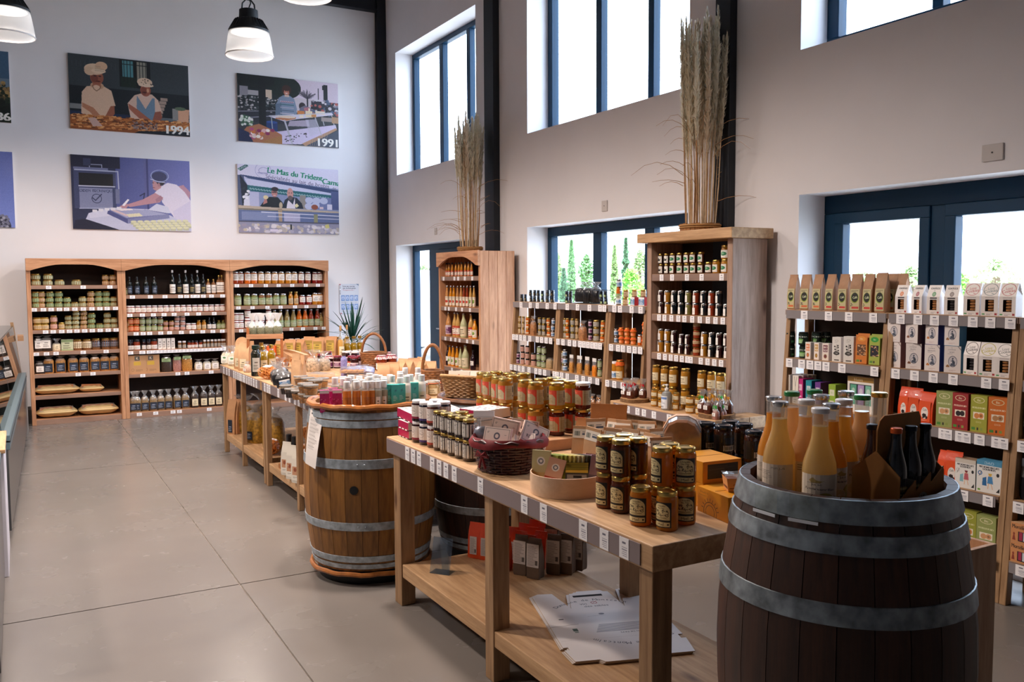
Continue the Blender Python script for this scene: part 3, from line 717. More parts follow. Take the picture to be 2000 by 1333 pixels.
  # ---- leaning shelf units under the windows
XB=4.76
def xf(z):return 4.52-.07*(1.5-z)
def leaning(y0,y1,levels,tagdata,off,sc_,label,back=True):
 e=empty('leaning_shelf_unit');tag(e,label,'shelving');zt=levels[0]
 for a,b in ((y0,y0+.036),(y1-.036,y1)):
  vs=[(xf(0)-.0,a,0),(xf(0)+.05,a,0),(xf(0)+.05,b,0),(xf(0),b,0),(xf(zt-.03),a,zt-.03),(xf(zt-.03)+.05,a,zt-.03),(xf(zt-.03)+.05,b,zt-.03),(xf(zt-.03),b,zt-.03)]
  obj('front_post',MB().add(vs,[(0,3,2,1),(4,5,6,7),(0,1,5,4),(1,2,6,5),(2,3,7,6),(3,0,4,7)]).mesh('front_post',W_oakz,0),e,bevel=.003)
  obj('back_post',MB().box(XB-.07,XB-.012,a,b,0,zt-.03).mesh('back_post',W_oakz,0),e,bevel=.003)
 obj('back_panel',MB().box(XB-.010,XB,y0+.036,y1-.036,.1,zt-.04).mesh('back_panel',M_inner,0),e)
 for i,z in enumerate(levels):
  a,b=(y0,y1) if i==0 else (y0+.037,y1-.037)
  s_=obj('shelf',shelfboard(xf(z)-.002 if i else xf(z)-.012,XB-.012,a,b,z,.034,[W_oaky,W_grey],'x'),e)
  ed=obj('label_rail',MB().box(xf(z)-.018,xf(z)-.016,a+.01,b-.01,z-.058,z-.004).mesh('label_rail',mat('clear_grey_rail','8a8486',.25),0),s_)
  for q in tagdata[i] if i<len(tagdata) else []:
   y=yat(off+q/sc_,xf(z)-.02,z-.03)
   if y0+.02<y<y1-.02:tags(s_,[(xf(z)-.019,y,z-.032)],.056,.058,'x')
 return e
ML=[1.487,1.152,.838,.52,.2]
my=[5.71,6.245,7.065,7.925]
MT=[[953,1020,1071,1143,1200,1288,1362,1448,1525,1556,1628,1669,1753,1818,1880],[899,923,951,979,1017,1071,1102,1135,1168,1220,1257,1303,1340,1380,1408,1437,1467,1495,1525,1605,1655,1690,1735,1775,1815,1870],[882,911,940,968,1011,1061,1090,1124,1193,1215,1247,1288,1357,1403,1452,1505,1576,1628,1688]]
for (a,b),nm in zip(((my[2],my[3]),(my[1]+.002,my[2]-.002),(my[0],my[1]-.002)),('leaning shelf unit at the far end, beside the narrow pine bookcase','leaning shelf unit under the wire basket, middle of the far three','leaning shelf unit with orange jars, partly behind the tall open cabinet')):
 leaning(a,b,ML,MT,760,3.702,nm)
RL=[1.50,1.178,.872,.557,.24]
ry=[2.63-.80,2.63,3.41,4.207]
RT=[[205,342,457,595,750,848,942,1049,1159,1258,1371],[120,190,237,282,328,418,602,722,829,935,1047,1235,1336],[1015,1120,1195,1330],[],[]]
for k,((a,b),nm) in enumerate(zip(((ry[2]+.002,ry[3]),(ry[1]+.002,ry[2]),(ry[0],ry[1])),('leaning shelf unit topped with brown coffee bags','leaning shelf unit topped with white cookie cartons','leaning shelf unit cut by the right picture edge'))):
 td=[list(r) for r in RT]
 td[2]+=[(1640+q/2.897-1500)*2.898 for q in (585,680,792,887,1035)];td[3]+=[(1640+q/2.897-1500)*2.898 for q in (700,838,1010)];td[4]+=[(1640+q/2.897-1500)*2.898 for q in (760,850,1025)]
 leaning(a,b,RL,td,1500,2.898,nm)
 # extra price tags on the lower right-hand shelves are measured in their own crop
 # ---- tall open cabinet with cornice and platform
TX0,TX1,TYa,TYb=4.46,4.80,4.665,5.64
W_grayz=wood('greyed_oak_upright','b19380','8a6c58','z')
e=empty('tall_open_cabinet');tag(e,'tall oak cabinet with flat cornice carrying the larger pampas grass','cabinet')
for a,b in ((TYa,TYa+.055),(TYb-.055,TYb)):
 obj('side_panel',MB().box(TX0,TX1,a,b,0,2.0).mesh('side_panel',W_grayz,0),e,bevel=.004)
obj('back_panel',MB().box(TX1-.016,TX1-.002,TYa+.055,TYb-.055,.05,2.0).mesh('back_panel',M_inner,0),e)
obj('cornice',MB().box(TX0-.06,TX1+.01,TYa-.05,TYb+.06,2.0,2.075).mesh('cornice',W_oaky,0),e,bevel=.005)
TL=[1.75,1.431,1.12]
TT=[[338,400,488,575,693],[323,355,396,437,473,519,564,612,657,700,744],[323,358,392,424,458,490,510,570,610,650,690,742]]
for z,us in zip(TL,TT):
 s_=obj('shelf',shelfboard(TX0+.008,TX1-.017,TYa+.056,TYb-.056,z,.055,[W_oaky,W_grey],'x'),e)
 for q in us:
  y=yat(1180+q/3.03,TX0,z-.025)
  if TYa+.07<y<TYb-.07:tags(s_,[(TX0+.004,y,z-.028)],.046,.05,'x')
TP=.735;PXF=4.14;PYA,PYB=4.48,5.70
pf=obj('platform',MB().box(PXF,TX0,PYA,PYB,TP-.085,TP).box(TX0,4.62,PYA,TYa,TP-.085,TP).mesh('platform',W_oaky,0),e,bevel=.005)
st=obj('label_strip',MB().box(PXF-.004,PXF,PYA+.09,PYB-.05,TP-.078,TP-.012).mesh('label_strip',mat('grey_label_strip','87797a',.45),0),e)
tags(st,[(PXF-.004,yat(1180+q/3.03,PXF,TP-.045),TP-.045) for q in (83,112,143,200,238,297,387,455,507,543,610)],.05,.052,'x')
obj('platform_base',MB().box(PXF+.07,TX0,PYA+.06,PYB-.05,0,TP-.086).mesh('platform_base',W_oakz,0),e)
# ---- refrigerated counter along the left edge
e=empty('display_counter');tag(e,'dark refrigerated display counter with tilted glass along the left edge','counter')
CX=-.03
def cxx(y):return .05-.033*(11.2-y)*.9
def slab_(y0,y1,z0,z1,t,dx=0.0):
 a,b=cxx(y0)+dx,cxx(y1)+dx
 return [(a-t,y0,z0),(a,y0,z0),(b,y1,z0),(b-t,y1,z0),(a-t,y0,z1),(a,y0,z1),(b,y1,z1),(b-t,y1,z1)]
BF=[(0,3,2,1),(4,5,6,7),(0,1,5,4),(1,2,6,5),(2,3,7,6),(3,0,4,7)]
Y1,Y0=11.2,6.6
obj('front_panel',MB().add(slab_(Y0,Y1,.06,.60,.6),BF).mesh('front_panel',mat('dark_counter_panel','3b3c3d',.3,coat=.3),0),e)
obj('kick_plinth',MB().add(slab_(Y0,Y1,0,.06,.5,-.05),BF).mesh('kick_plinth',mat('grey_plinth','77787a',.5),0),e)
obj('top_rail',MB().add(slab_(Y0,Y1,.60,.70,.09,.012),BF).mesh('top_rail',mat('slate_teal_rail','51656c',.35),0),e,bevel=.006)
obj('rail_groove',MB().add(slab_(Y0,Y1,.652,.662,.092,.0145),BF).mesh('rail_groove',mat('black_groove','0b1015',.5),0),e)
obj('end_cap',MB().add(slab_(Y1,Y1+.012,0,.70,.6,.012),BF).mesh('end_cap',mat('pale_metal_edge','b9b6b4',.3,.6),0),e)
def tilted(y0,y1,z0,z1,lean,t=.006):
 a,b=cxx(y0)-.03,cxx(y1)-.03
 return [(a-t,y0,z0),(a,y0,z0),(b,y1,z0),(b-t,y1,z0),(a-t-lean,y0,z1),(a-lean,y0,z1),(b-lean,y1,z1),(b-t-lean,y1,z1)]
obj('glass_panel',MB().add(tilted(Y0+1.6,Y1-.12,.70,1.23,.06),BF).mesh('glass_panel',M_case,0),e)
obj('glass_panel',MB().add(tilted(Y0,Y0+1.59,.70,1.23,.06),BF).mesh('glass_panel',M_case,0),e)
obj('glass_post',MB().add(tilted(Y1-.12,Y1-.085,.70,1.27,.06,.03),BF).mesh('glass_post',W_oakz,0),e)
obj('glass_post',MB().add(tilted(Y0+1.58,Y0+1.60,.70,1.24,.06,.02),BF).mesh('glass_post',mat('dark_steel_post','4a4f52',.4,.7),0),e)
obj('case_top',MB().add([(cxx(Y0)-.75,Y0,1.225),(cxx(Y0)-.10,Y0,1.225),(cxx(Y1)-.10,Y1-.1,1.225),(cxx(Y1)-.75,Y1-.1,1.225),(cxx(Y0)-.75,Y0,1.237),(cxx(Y0)-.10,Y0,1.237),(cxx(Y1)-.10,Y1-.1,1.237),(cxx(Y1)-.75,Y1-.1,1.237)],BF).mesh('case_top',M_case,0),e)
obj('case_back',MB().box(-1.0,-.97,Y0,Y1,.60,1.22).mesh('case_back',mat('case_back_panel','b29a86',.4),0),e)
obj('inner_shelf',MB().box(-.95,-.32,Y0+.05,Y1-.15,.90,.912).mesh('inner_shelf',W_oaky,0),e)
obj('bracket',MB().box(cxx(Y1)-.06,cxx(Y1)-.0,Y1-.09,Y1+.25,1.06,1.115).mesh('bracket',W_oakx,0),e)
# nearer white counter block at the picture edge
e=empty('white_counter_end');tag(e,'white counter end panel cut by the left picture edge','counter')
obj('end_panel',MB().box(-.9,-.098,5.75,6.45,.0,.73).mesh('end_panel',mat('white_laminate','dcd9e2',.4),0),e,bevel=.004)
obj('counter_top',MB().box(-.9,-.09,5.72,6.47,.73,.752).mesh('counter_top',W_oaky,0),e,bevel=.003)
e=empty('dark_counter_front');tag(e,'dark glossy counter front at the lower left picture corner','counter')
obj('front_panel',MB().box(-.9,-.118,4.2,5.72,.05,.70).mesh('front_panel',mat('dark_counter_panel','3b3c3d',.3,coat=.3),0),e)
obj('kick_plinth',MB().box(-.9,-.15,4.2,5.72,0,.05).mesh('kick_plinth',mat('grey_plinth','77787a',.5),0),e)
obj('top_rail',MB().box(-.24,-.112,4.2,5.72,.70,.74).mesh('top_rail',mat('slate_teal_rail','51656c',.35),0),e)
# ------------------------------------------------------------------ goods: one builder per kind, dimensions in metres
def q4(x):return max(.004,round(x/.003)*.003)
_SP={}
def arc_label(r,z0,z1,span,n=10,mid=-90):
 mb=MB();
 for i in range(n):
  a,b=R(mid-span/2+span*i/n),R(mid-span/2+span*(i+1)/n);u0,u1=i/n,(i+1)/n
  mb.add([(r*math.cos(a),r*math.sin(a),z0),(r*math.cos(b),r*math.sin(b),z0),(r*math.cos(b),r*math.sin(b),z1),(r*math.cos(a),r*math.sin(a),z1)],[(0,1,2,3)],0,[[(u0,0),(u1,0),(u1,1),(u0,1)]])
 return mb
def jar(name,w,h,content,lid,label,lab=(.16,.74),span=210,lidh=.15,n=16,cat='jar',waist=1.0,hexa=False,cloth=None):
 key=('jar',name,w,h,content.name,lid.name,label.name if label else '',lab,span,n,cat,cloth.name if cloth else '')
 if key in _SP:return _SP[key]
 r=w/2;lh=h*lidh;zb=h-lh
 body=MB().lathe([(r*.86,0),(r*.97,h*.025),(r,h*.07),(r*waist,h*.45),(r,zb-h*.10),(r*.95,zb-h*.04),(r*.86,zb)],n).mesh(name+'_body',content)
 rl=r*.92
 ps=[('lid',MB().lathe([(rl,zb-.001),(rl*1.02,zb+lh*.15),(rl*1.02,zb+lh*.75),(rl*.95,h),(rl*.80,h),(rl*.78,h-.0015)],n).mesh('lid',lid))]
 if label:ps.append(('label',arc_label(r*1.006+.0003,h*lab[0],h*lab[1],span).mesh('label',label)))
 if cloth:
  cm=MB();m=24;vs=[]
  for j,(rr,zz) in enumerate(((0,h+.003),(rl*.9,h+.003),(rl*1.06,zb+lh*.2),(rl*1.32,zb-lh*.9))):
   for i in range(m):
    k=1+(.07*math.sin(i*2*math.pi*6/m) if j==3 else 0);a=2*math.pi*i/m
    vs.append((rr*k*math.cos(a),rr*k*math.sin(a),zz+(.15*lh*math.cos(i*2*math.pi*6/m) if j==3 else 0)))
  fs=[(j*m+i,j*m+(i+1)%m,(j+1)*m+(i+1)%m,(j+1)*m+i) for j in range(3) for i in range(m)]
  ps.append(('cloth_cover',cm.add(vs,fs).mesh('cloth_cover',cloth)))
 _SP[key]=(name,cat,body,ps);return _SP[key]
def bottle(name,w,h,content,cap,label,lab=(.12,.48),span=200,neck=.30,sh=.62,caph=.07,n=14,neckm=None,cat='bottle',fill=None,capw=1.25,nk=.86):
 key=('bt',name,w,h,content.name,cap.name,label.name if label else '',lab,neck,sh,caph,cat,fill,nk)
 if key in _SP:return _SP[key]
 r=w/2;rn=r*neck;zc=h*(1-caph)
 pr_=[(r*.88,0),(r*.98,h*.015),(r,h*.04),(r,h*sh)]
 for i in range(1,6):
  t=i/5;s_=t*t*(3-2*t);pr_.append((r+(rn-r)*s_,h*sh+(h*nk-h*sh)*t))
 pr_.append((rn,zc))
 ps=[]
 if fill:
  zf=h*fill;lo=[p for p in pr_ if p[1]<zf];hi=[p for p in pr_ if p[1]>=zf]
  p0,p1=lo[-1],hi[0];t=(zf-p0[1])/(p1[1]-p0[1]);pm=(p0[0]+(p1[0]-p0[0])*t,zf)
  body=MB().lathe(lo+[pm],n).mesh(name+'_body',content)
  ps.append(('glass_neck',MB().lathe([pm]+hi,n,cap=False).mesh('glass_neck',neckm or M_clear)))
 else:body=MB().lathe(pr_,n).mesh(name+'_body',content)
 rc=rn*capw
 ps.append(('cap',MB().lathe([(rc*.94,zc-.001),(rc,zc+.002),(rc,h-.002),(rc*.9,h),(rc*.5,h+.0005)],n).mesh('cap',cap)))
 if label:ps.append(('label',arc_label(r*1.006+.0003,h*lab[0],h*lab[1],span).mesh('label',label)))
 _SP[key]=(name,cat,body,ps);return _SP[key]
def carton(name,w,d,h,m,front=None,cat='box',side=None,key=None,fz=(0,1)):
 key=('ct',name,w,d,h,m.name,front.name if front else '')
 if key in _SP:return _SP[key]
 body=MB().box(-w/2,w/2,-d/2,d/2,0,h).mesh(name+'_body',m,0)
 ps=[]
 if front:ps.append(('front_print',MB().quad((-w/2+.001,-d/2-.0006,h*fz[0]+.001),(w/2-.001,-d/2-.0006,h*fz[0]+.001),(w/2-.001,-d/2-.0006,h*fz[1]-.001),(-w/2+.001,-d/2-.0006,h*fz[1]-.001)).mesh('front_print',front,0)))
 _SP[key]=(name,cat,body,ps);return _SP[key]
def pouch(name,w,d,h,m,front=None,cat='bag',fold=.12,lz=(.08,.62),lw=.8,crimp=None,seed=1,toplab=False):
 """standing paper or film bag: full at the base, flat at the top seam"""
 key=('po',name,w,d,h,m.name,front.name if front else '',lz,lw,seed)
 if key in _SP:return _SP[key]
 r=random.Random(seed);rings=[]
 for t,ww,dd in ((0,.94,.92),(.05,1,1),(.4,1.0,.98),(.62,.99,.80),(.80,.98,.46),(.93,1.0,.10),(1.0,1.0,.06)):
  a,b,z=w/2*ww,d/2*dd,h*t;j= lambda:r.uniform(-1,1)*w*.018
  rings.append([(-a+j(),-b,z),(-a*.4,-b*1.06+j()*.5,z),(a*.4,-b*1.06+j()*.5,z),(a+j(),-b,z),(a*.86+j(),0,z),(a,b,z),(0,b*1.05,z),(-a,b,z),(-a*.86+j(),0,z)])
 n=9;vs=[p for q in rings for p in q];fs=[(k*n+i,k*n+(i+1)%n,(k+1)*n+(i+1)%n,(k+1)*n+i) for k in range(len(rings)-1) for i in range(n)]
 fs+=[tuple(range(n-1,-1,-1)),tuple((len(rings)-1)*n+i for i in range(n))]
 body=MB().add(vs,fs).mesh(name+'_body',m,28);ps=[]
 if front and toplab:
  a=w/2*lw;ps.append(('label',MB().quad((-a,-d/2*.56-.0015,h*.775),(a,-d/2*.56-.0015,h*.775),(a,-d/2*.13-.0015,h*.945),(-a,-d/2*.13-.0015,h*.945)).mesh('label',front,0)))
 elif front:
  a=w/2*lw
  ps.append(('label',MB().add([(-a,-d/2*1.10-.001,h*lz[0]),(a,-d/2*1.10-.001,h*lz[0]),(a,-d/2*(1.10 if lz[1]<.45 else 1.02)-.001,h*.42),(-a,-d/2*(1.10 if lz[1]<.45 else 1.02)-.001,h*.42),(a,-d/2*(1.07 if lz[1]<.5 else .90)-.0015,h*lz[1]),(-a,-d/2*(1.07 if lz[1]<.5 else .90)-.0015,h*lz[1])],[(0,1,2,3),(3,2,4,5)],0,[[(0,0),(1,0),(1,(.42-lz[0])/(lz[1]-lz[0])),(0,(.42-lz[0])/(lz[1]-lz[0]))],[(0,(.42-lz[0])/(lz[1]-lz[0])),(1,(.42-lz[0])/(lz[1]-lz[0])),(1,1),(0,1)]]).mesh('label',front,0)))
 if crimp:ps.append(('seam',MB().box(-w/2*1.01,w/2*1.01,-d/2*.08-.001,d/2*.08+.001,h*.93,h*1.0).mesh('seam',crimp,0)))
 _SP[key]=(name,cat,body,ps);return _SP[key]
def cello(name,w,d,h,content,label=None,ribbon=None,cat='bag',fillz=.55,seed=1,header=None,lz=(.12,.36),lw=.55):
 """clear film bag: filling below, gathered clear film above"""
 key=('ce',name,w,d,h,content.name,label.name if label else '',ribbon.name if ribbon else '',fillz,header.name if header else '',seed)
 if key in _SP:return _SP[key]
 r=random.Random(seed);n=12
 def ring(z,a,b,jt):
  o=[]
  for i in range(n):
   an=2*math.pi*i/n;c,s_=math.cos(an),math.sin(an);k=(abs(c)**4+abs(s_)**4)**-.25*(1+r.uniform(-jt,jt));o.append((a*c*k,b*s_*k,z))
  return o
 def loft(rs,capb=True,capt=True):
  mb=MB();vs=[p for q in rs for p in q];fs=[(k*n+i,k*n+(i+1)%n,(k+1)*n+(i+1)%n,(k+1)*n+i) for k in range(len(rs)-1) for i in range(n)]
  if capb:fs.append(tuple(range(n-1,-1,-1)))
  if capt:fs.append(tuple((len(rs)-1)*n+i for i in range(n)))
  return mb.add(vs,fs)
 f=h*fillz
 body=loft([ring(0,w*.42,d*.42,.03),ring(f*.12,w*.48,d*.48,.05),ring(f*.5,w*.49,d*.5,.05),ring(f*.85,w*.46,d*.45,.06),ring(f,w*.33,d*.3,.12)]).mesh(name+'_body',content,60)
 ps=[]
 if header:
  ps.append(('film_top',loft([ring(f*.9,w*.47,d*.46,.04),ring(h*.82,w*.48,d*.12,.03),ring(h*.86,w*.49,d*.03,.02)],False).mesh('film_top',M_cello,30)))
  ps.append(('header_card',MB().box(-w*.5,w*.5,-d*.05-.001,d*.05+.001,h*.80,h).mesh('header_card',header,0)))
 else:
  g=f+(h-f)*.35
  ps.append(('film_top',loft([ring(f*.8,w*.475,d*.47,.03),ring(f*1.02,w*.36,d*.34,.10),ring(g,w*.13,d*.12,.2),ring(g+(h-g)*.5,w*.28,d*.22,.25),ring(h,w*.46,d*.34,.30)],False,False).mesh('film_top',M_cello,25)))
  if ribbon:ps.append(('ribbon',MB().lathe([(w*.15,g-.006),(w*.19,g),(w*.15,g+.006)],10).tube([(0,-d*.1,g),(w*.2,-d*.3,g+.012),(w*.28,-d*.32,g-.01)],.004,5).tube([(0,-d*.1,g),(-w*.2,-d*.3,g+.014),(-w*.25,-d*.32,g-.012)],.004,5).mesh('ribbon',ribbon)))
 if label:ps.append(('label',MB().quad((-w*lw/2,-d*.545,h*lz[0]),(w*lw/2,-d*.545,h*lz[0]),(w*lw/2,-d*.54,h*lz[1]),(-w*lw/2,-d*.54,h*lz[1])).mesh('label',label,0)))
 _SP[key]=(name,cat,body,ps);return _SP[key]
 # ------------------------------------------------------------------ contents and labels
def content(nm,col,nz=.0,rough=.12):return mat(nm,col,rough,coat=.5,noise=nz,nscale=60)
C=dict(pate=content('pate_filling','8f7a58',.15),pateg=content('green_pate_filling','6f7450',.15),mustard=content('mustard_filling','a98432',.1),terr=content('terrine_filling','93623f',.2),
red=content('red_jam','7d1512',.15),orange=content('orange_preserve','c8641a',.12),amber=content('amber_preserve','b9791f',.12),rust=content('rust_preserve','8c3418',.15),dark=content('dark_jam','2c0d10',.2),olive=content('olive_preserve','74713c',.2),
brown=content('brown_preserve','7c5230',.2),oil=content('olive_oil','8a6a12',.08),darkoil=content('dark_bottle_glass','0d1210',.0,.06),wine=content('purple_juice','24121c',0,.08),juice=content('pear_juice','c79a54',.06),ojuice=content('orange_juice','d98a1f',.06),cream=content('cream_filling','d8c79c',.1),honey=content('set_honey','a5701f',.05),honeyd=content('dark_honey','4a1d0c',.06),bluejar=content('black_jar','11161c',0,.1),soup=content('vegetable_soup','8d7a4c',.15),peach=content('peach_juice','c58a50',.08),clear_=content('pale_juice','b9b98c',.06))
LB={}
LB['white']=plainlabel('white_label','f1ece6','6b625a')
LB['cream']=plainlabel('cream_label','e4d6b4','5c4c36')
LB['green']=plainlabel('green_label','a9bd8e','46603c',accent='7f9b66')
LB['palegreen']=plainlabel('pale_green_label','c3c9a8','586048',accent='93a878')
LB['beige']=plainlabel('beige_label','d0b78f','5a4630')
LB['navy']=plainlabel('navy_label','1c2636','aab4c4',dark='31405a')
LB['black']=plainlabel('black_label','1b1a1a','bcae7a',dark='6b5a2a')
LB['pink']=plainlabel('pink_label','d6a99a','74433c')
LB['redw']=plainlabel('red_and_white_label','efe6da','8a3a2c',accent='c2452c')
LB['orange']=plainlabel('orange_label','e0772c','fbe8d0',accent='c9551a')
LB['blue']=plainlabel('blue_label','5c86b4','eef4fb',accent='e9eef4')
LB['purple']=plainlabel('purple_label','6a2f5c','f0dfe8',accent='d9c6d0')
LB['grey']=plainlabel('grey_label','b5b0a6','55504a')
c=Canvas(48,64,'eadfcb');c.poly([(.2,.25),(.35,.75),(.5,.6),(.42,.2)],'b4322c').ell(.6,.45,.2,.14,'c2412f').lines(.1,.9,.78,.96,3,'7a6a52');LB['fruit']=c.material('fruit_drawing_label',.5)
c=Canvas(48,64,'ede4d2');c.ell(.5,.5,.26,.2,'6c8a3a').ell(.6,.62,.16,.12,'8aa64a').lines(.1,.9,.78,.96,3,'7a6a52').lines(.1,.9,.06,.2,2,'7a6a52');LB['fruitg']=c.material('green_fruit_label',.5)
c=Canvas(48,48,'f3f0e8');c.ell(.5,.52,.38,.26,'2f7d52').ell(.4,.56,.2,.14,'7fb08c').rect(.47,.53,.2,.4,'4a3a2a').lines(.1,.9,.02,.16,2,'5a5a5a').lines(.15,.85,.84,.98,2,'5a5a5a');LB['treelab']=c.material('green_tree_label',.5)
c=Canvas(48,48,'f3f0e8');c.poly([(.2,.3),(.45,.75),(.6,.5),(.8,.65),(.7,.3)],'2b2724').lines(.1,.9,.02,.16,2,'5a5a5a');LB['goatlab']=c.material('black_sketch_label',.5)
c=Canvas(40,96,'f6f4f0');c.ell(.5,.40,.34,.30,'dcd8d2',ring=.14).lines(.34,.66,.26,.54,5,'8a8580');LB['spoontag']=c.material('white_spoon_tag',.5)
M_redgingham=None
c=Canvas(64,64,'f2e4e0')
for i in range(8):
 for j in range(8):
  if (i+j)%2:c.rect(i/8,(i+1)/8,j/8,(j+1)/8,'a8202c')
  elif i%2:c.rect(i/8,(i+1)/8,j/8,(j+1)/8,'d88a8c')
def gingham():
 m=bpy.data.materials.new('red_gingham_cloth');m.use_nodes=True;nt=m.node_tree;b=nt.nodes['Principled BSDF'];tc=nt.nodes.new('ShaderNodeTexCoord');ck=nt.nodes.new('ShaderNodeTexChecker')
 ck.inputs['Scale'].default_value=110;ck.inputs['Color1'].default_value=(*hexc('f0dcd8'),1);ck.inputs['Color2'].default_value=(*hexc('9c1826'),1);nt.links.new(tc.outputs['Object'],ck.inputs['Vector']);nt.links.new(ck.outputs['Color'],b.inputs['Base Color']);b.inputs['Roughness'].default_value=.8;return m
M_ging=gingham();M_redcloth=mat('red_cloth','9c1c30',.75);M_orangecloth=mat('orange_cloth','e0641c',.75,noise=.2,nscale=80)
F_seed=mat('mixed_seed_filling','8a6f4a',.5,noise=.6,nscale=140);F_gold=mat('golden_biscuit_filling','b9803c',.45,noise=.5,nscale=90);F_dark=mat('dark_filling','3a2c24',.45,noise=.5,nscale=110);F_praline=mat('praline_filling','5a2c1c',.35,noise=.55,nscale=120);F_cream=mat('cream_filling_bag','d8cbb0',.5,noise=.3,nscale=90);F_herb=mat('herb_filling','6f7058',.6,noise=.6,nscale=130);F_pink=mat('pink_dragee_filling','a8766a',.35,noise=.5,nscale=120);F_orange=mat('orange_dried_fruit_filling','d97f22',.4,noise=.3,nscale=80)
M_parch=mat('parchment_film','cdb07a',.45,noise=.08,nscale=12)
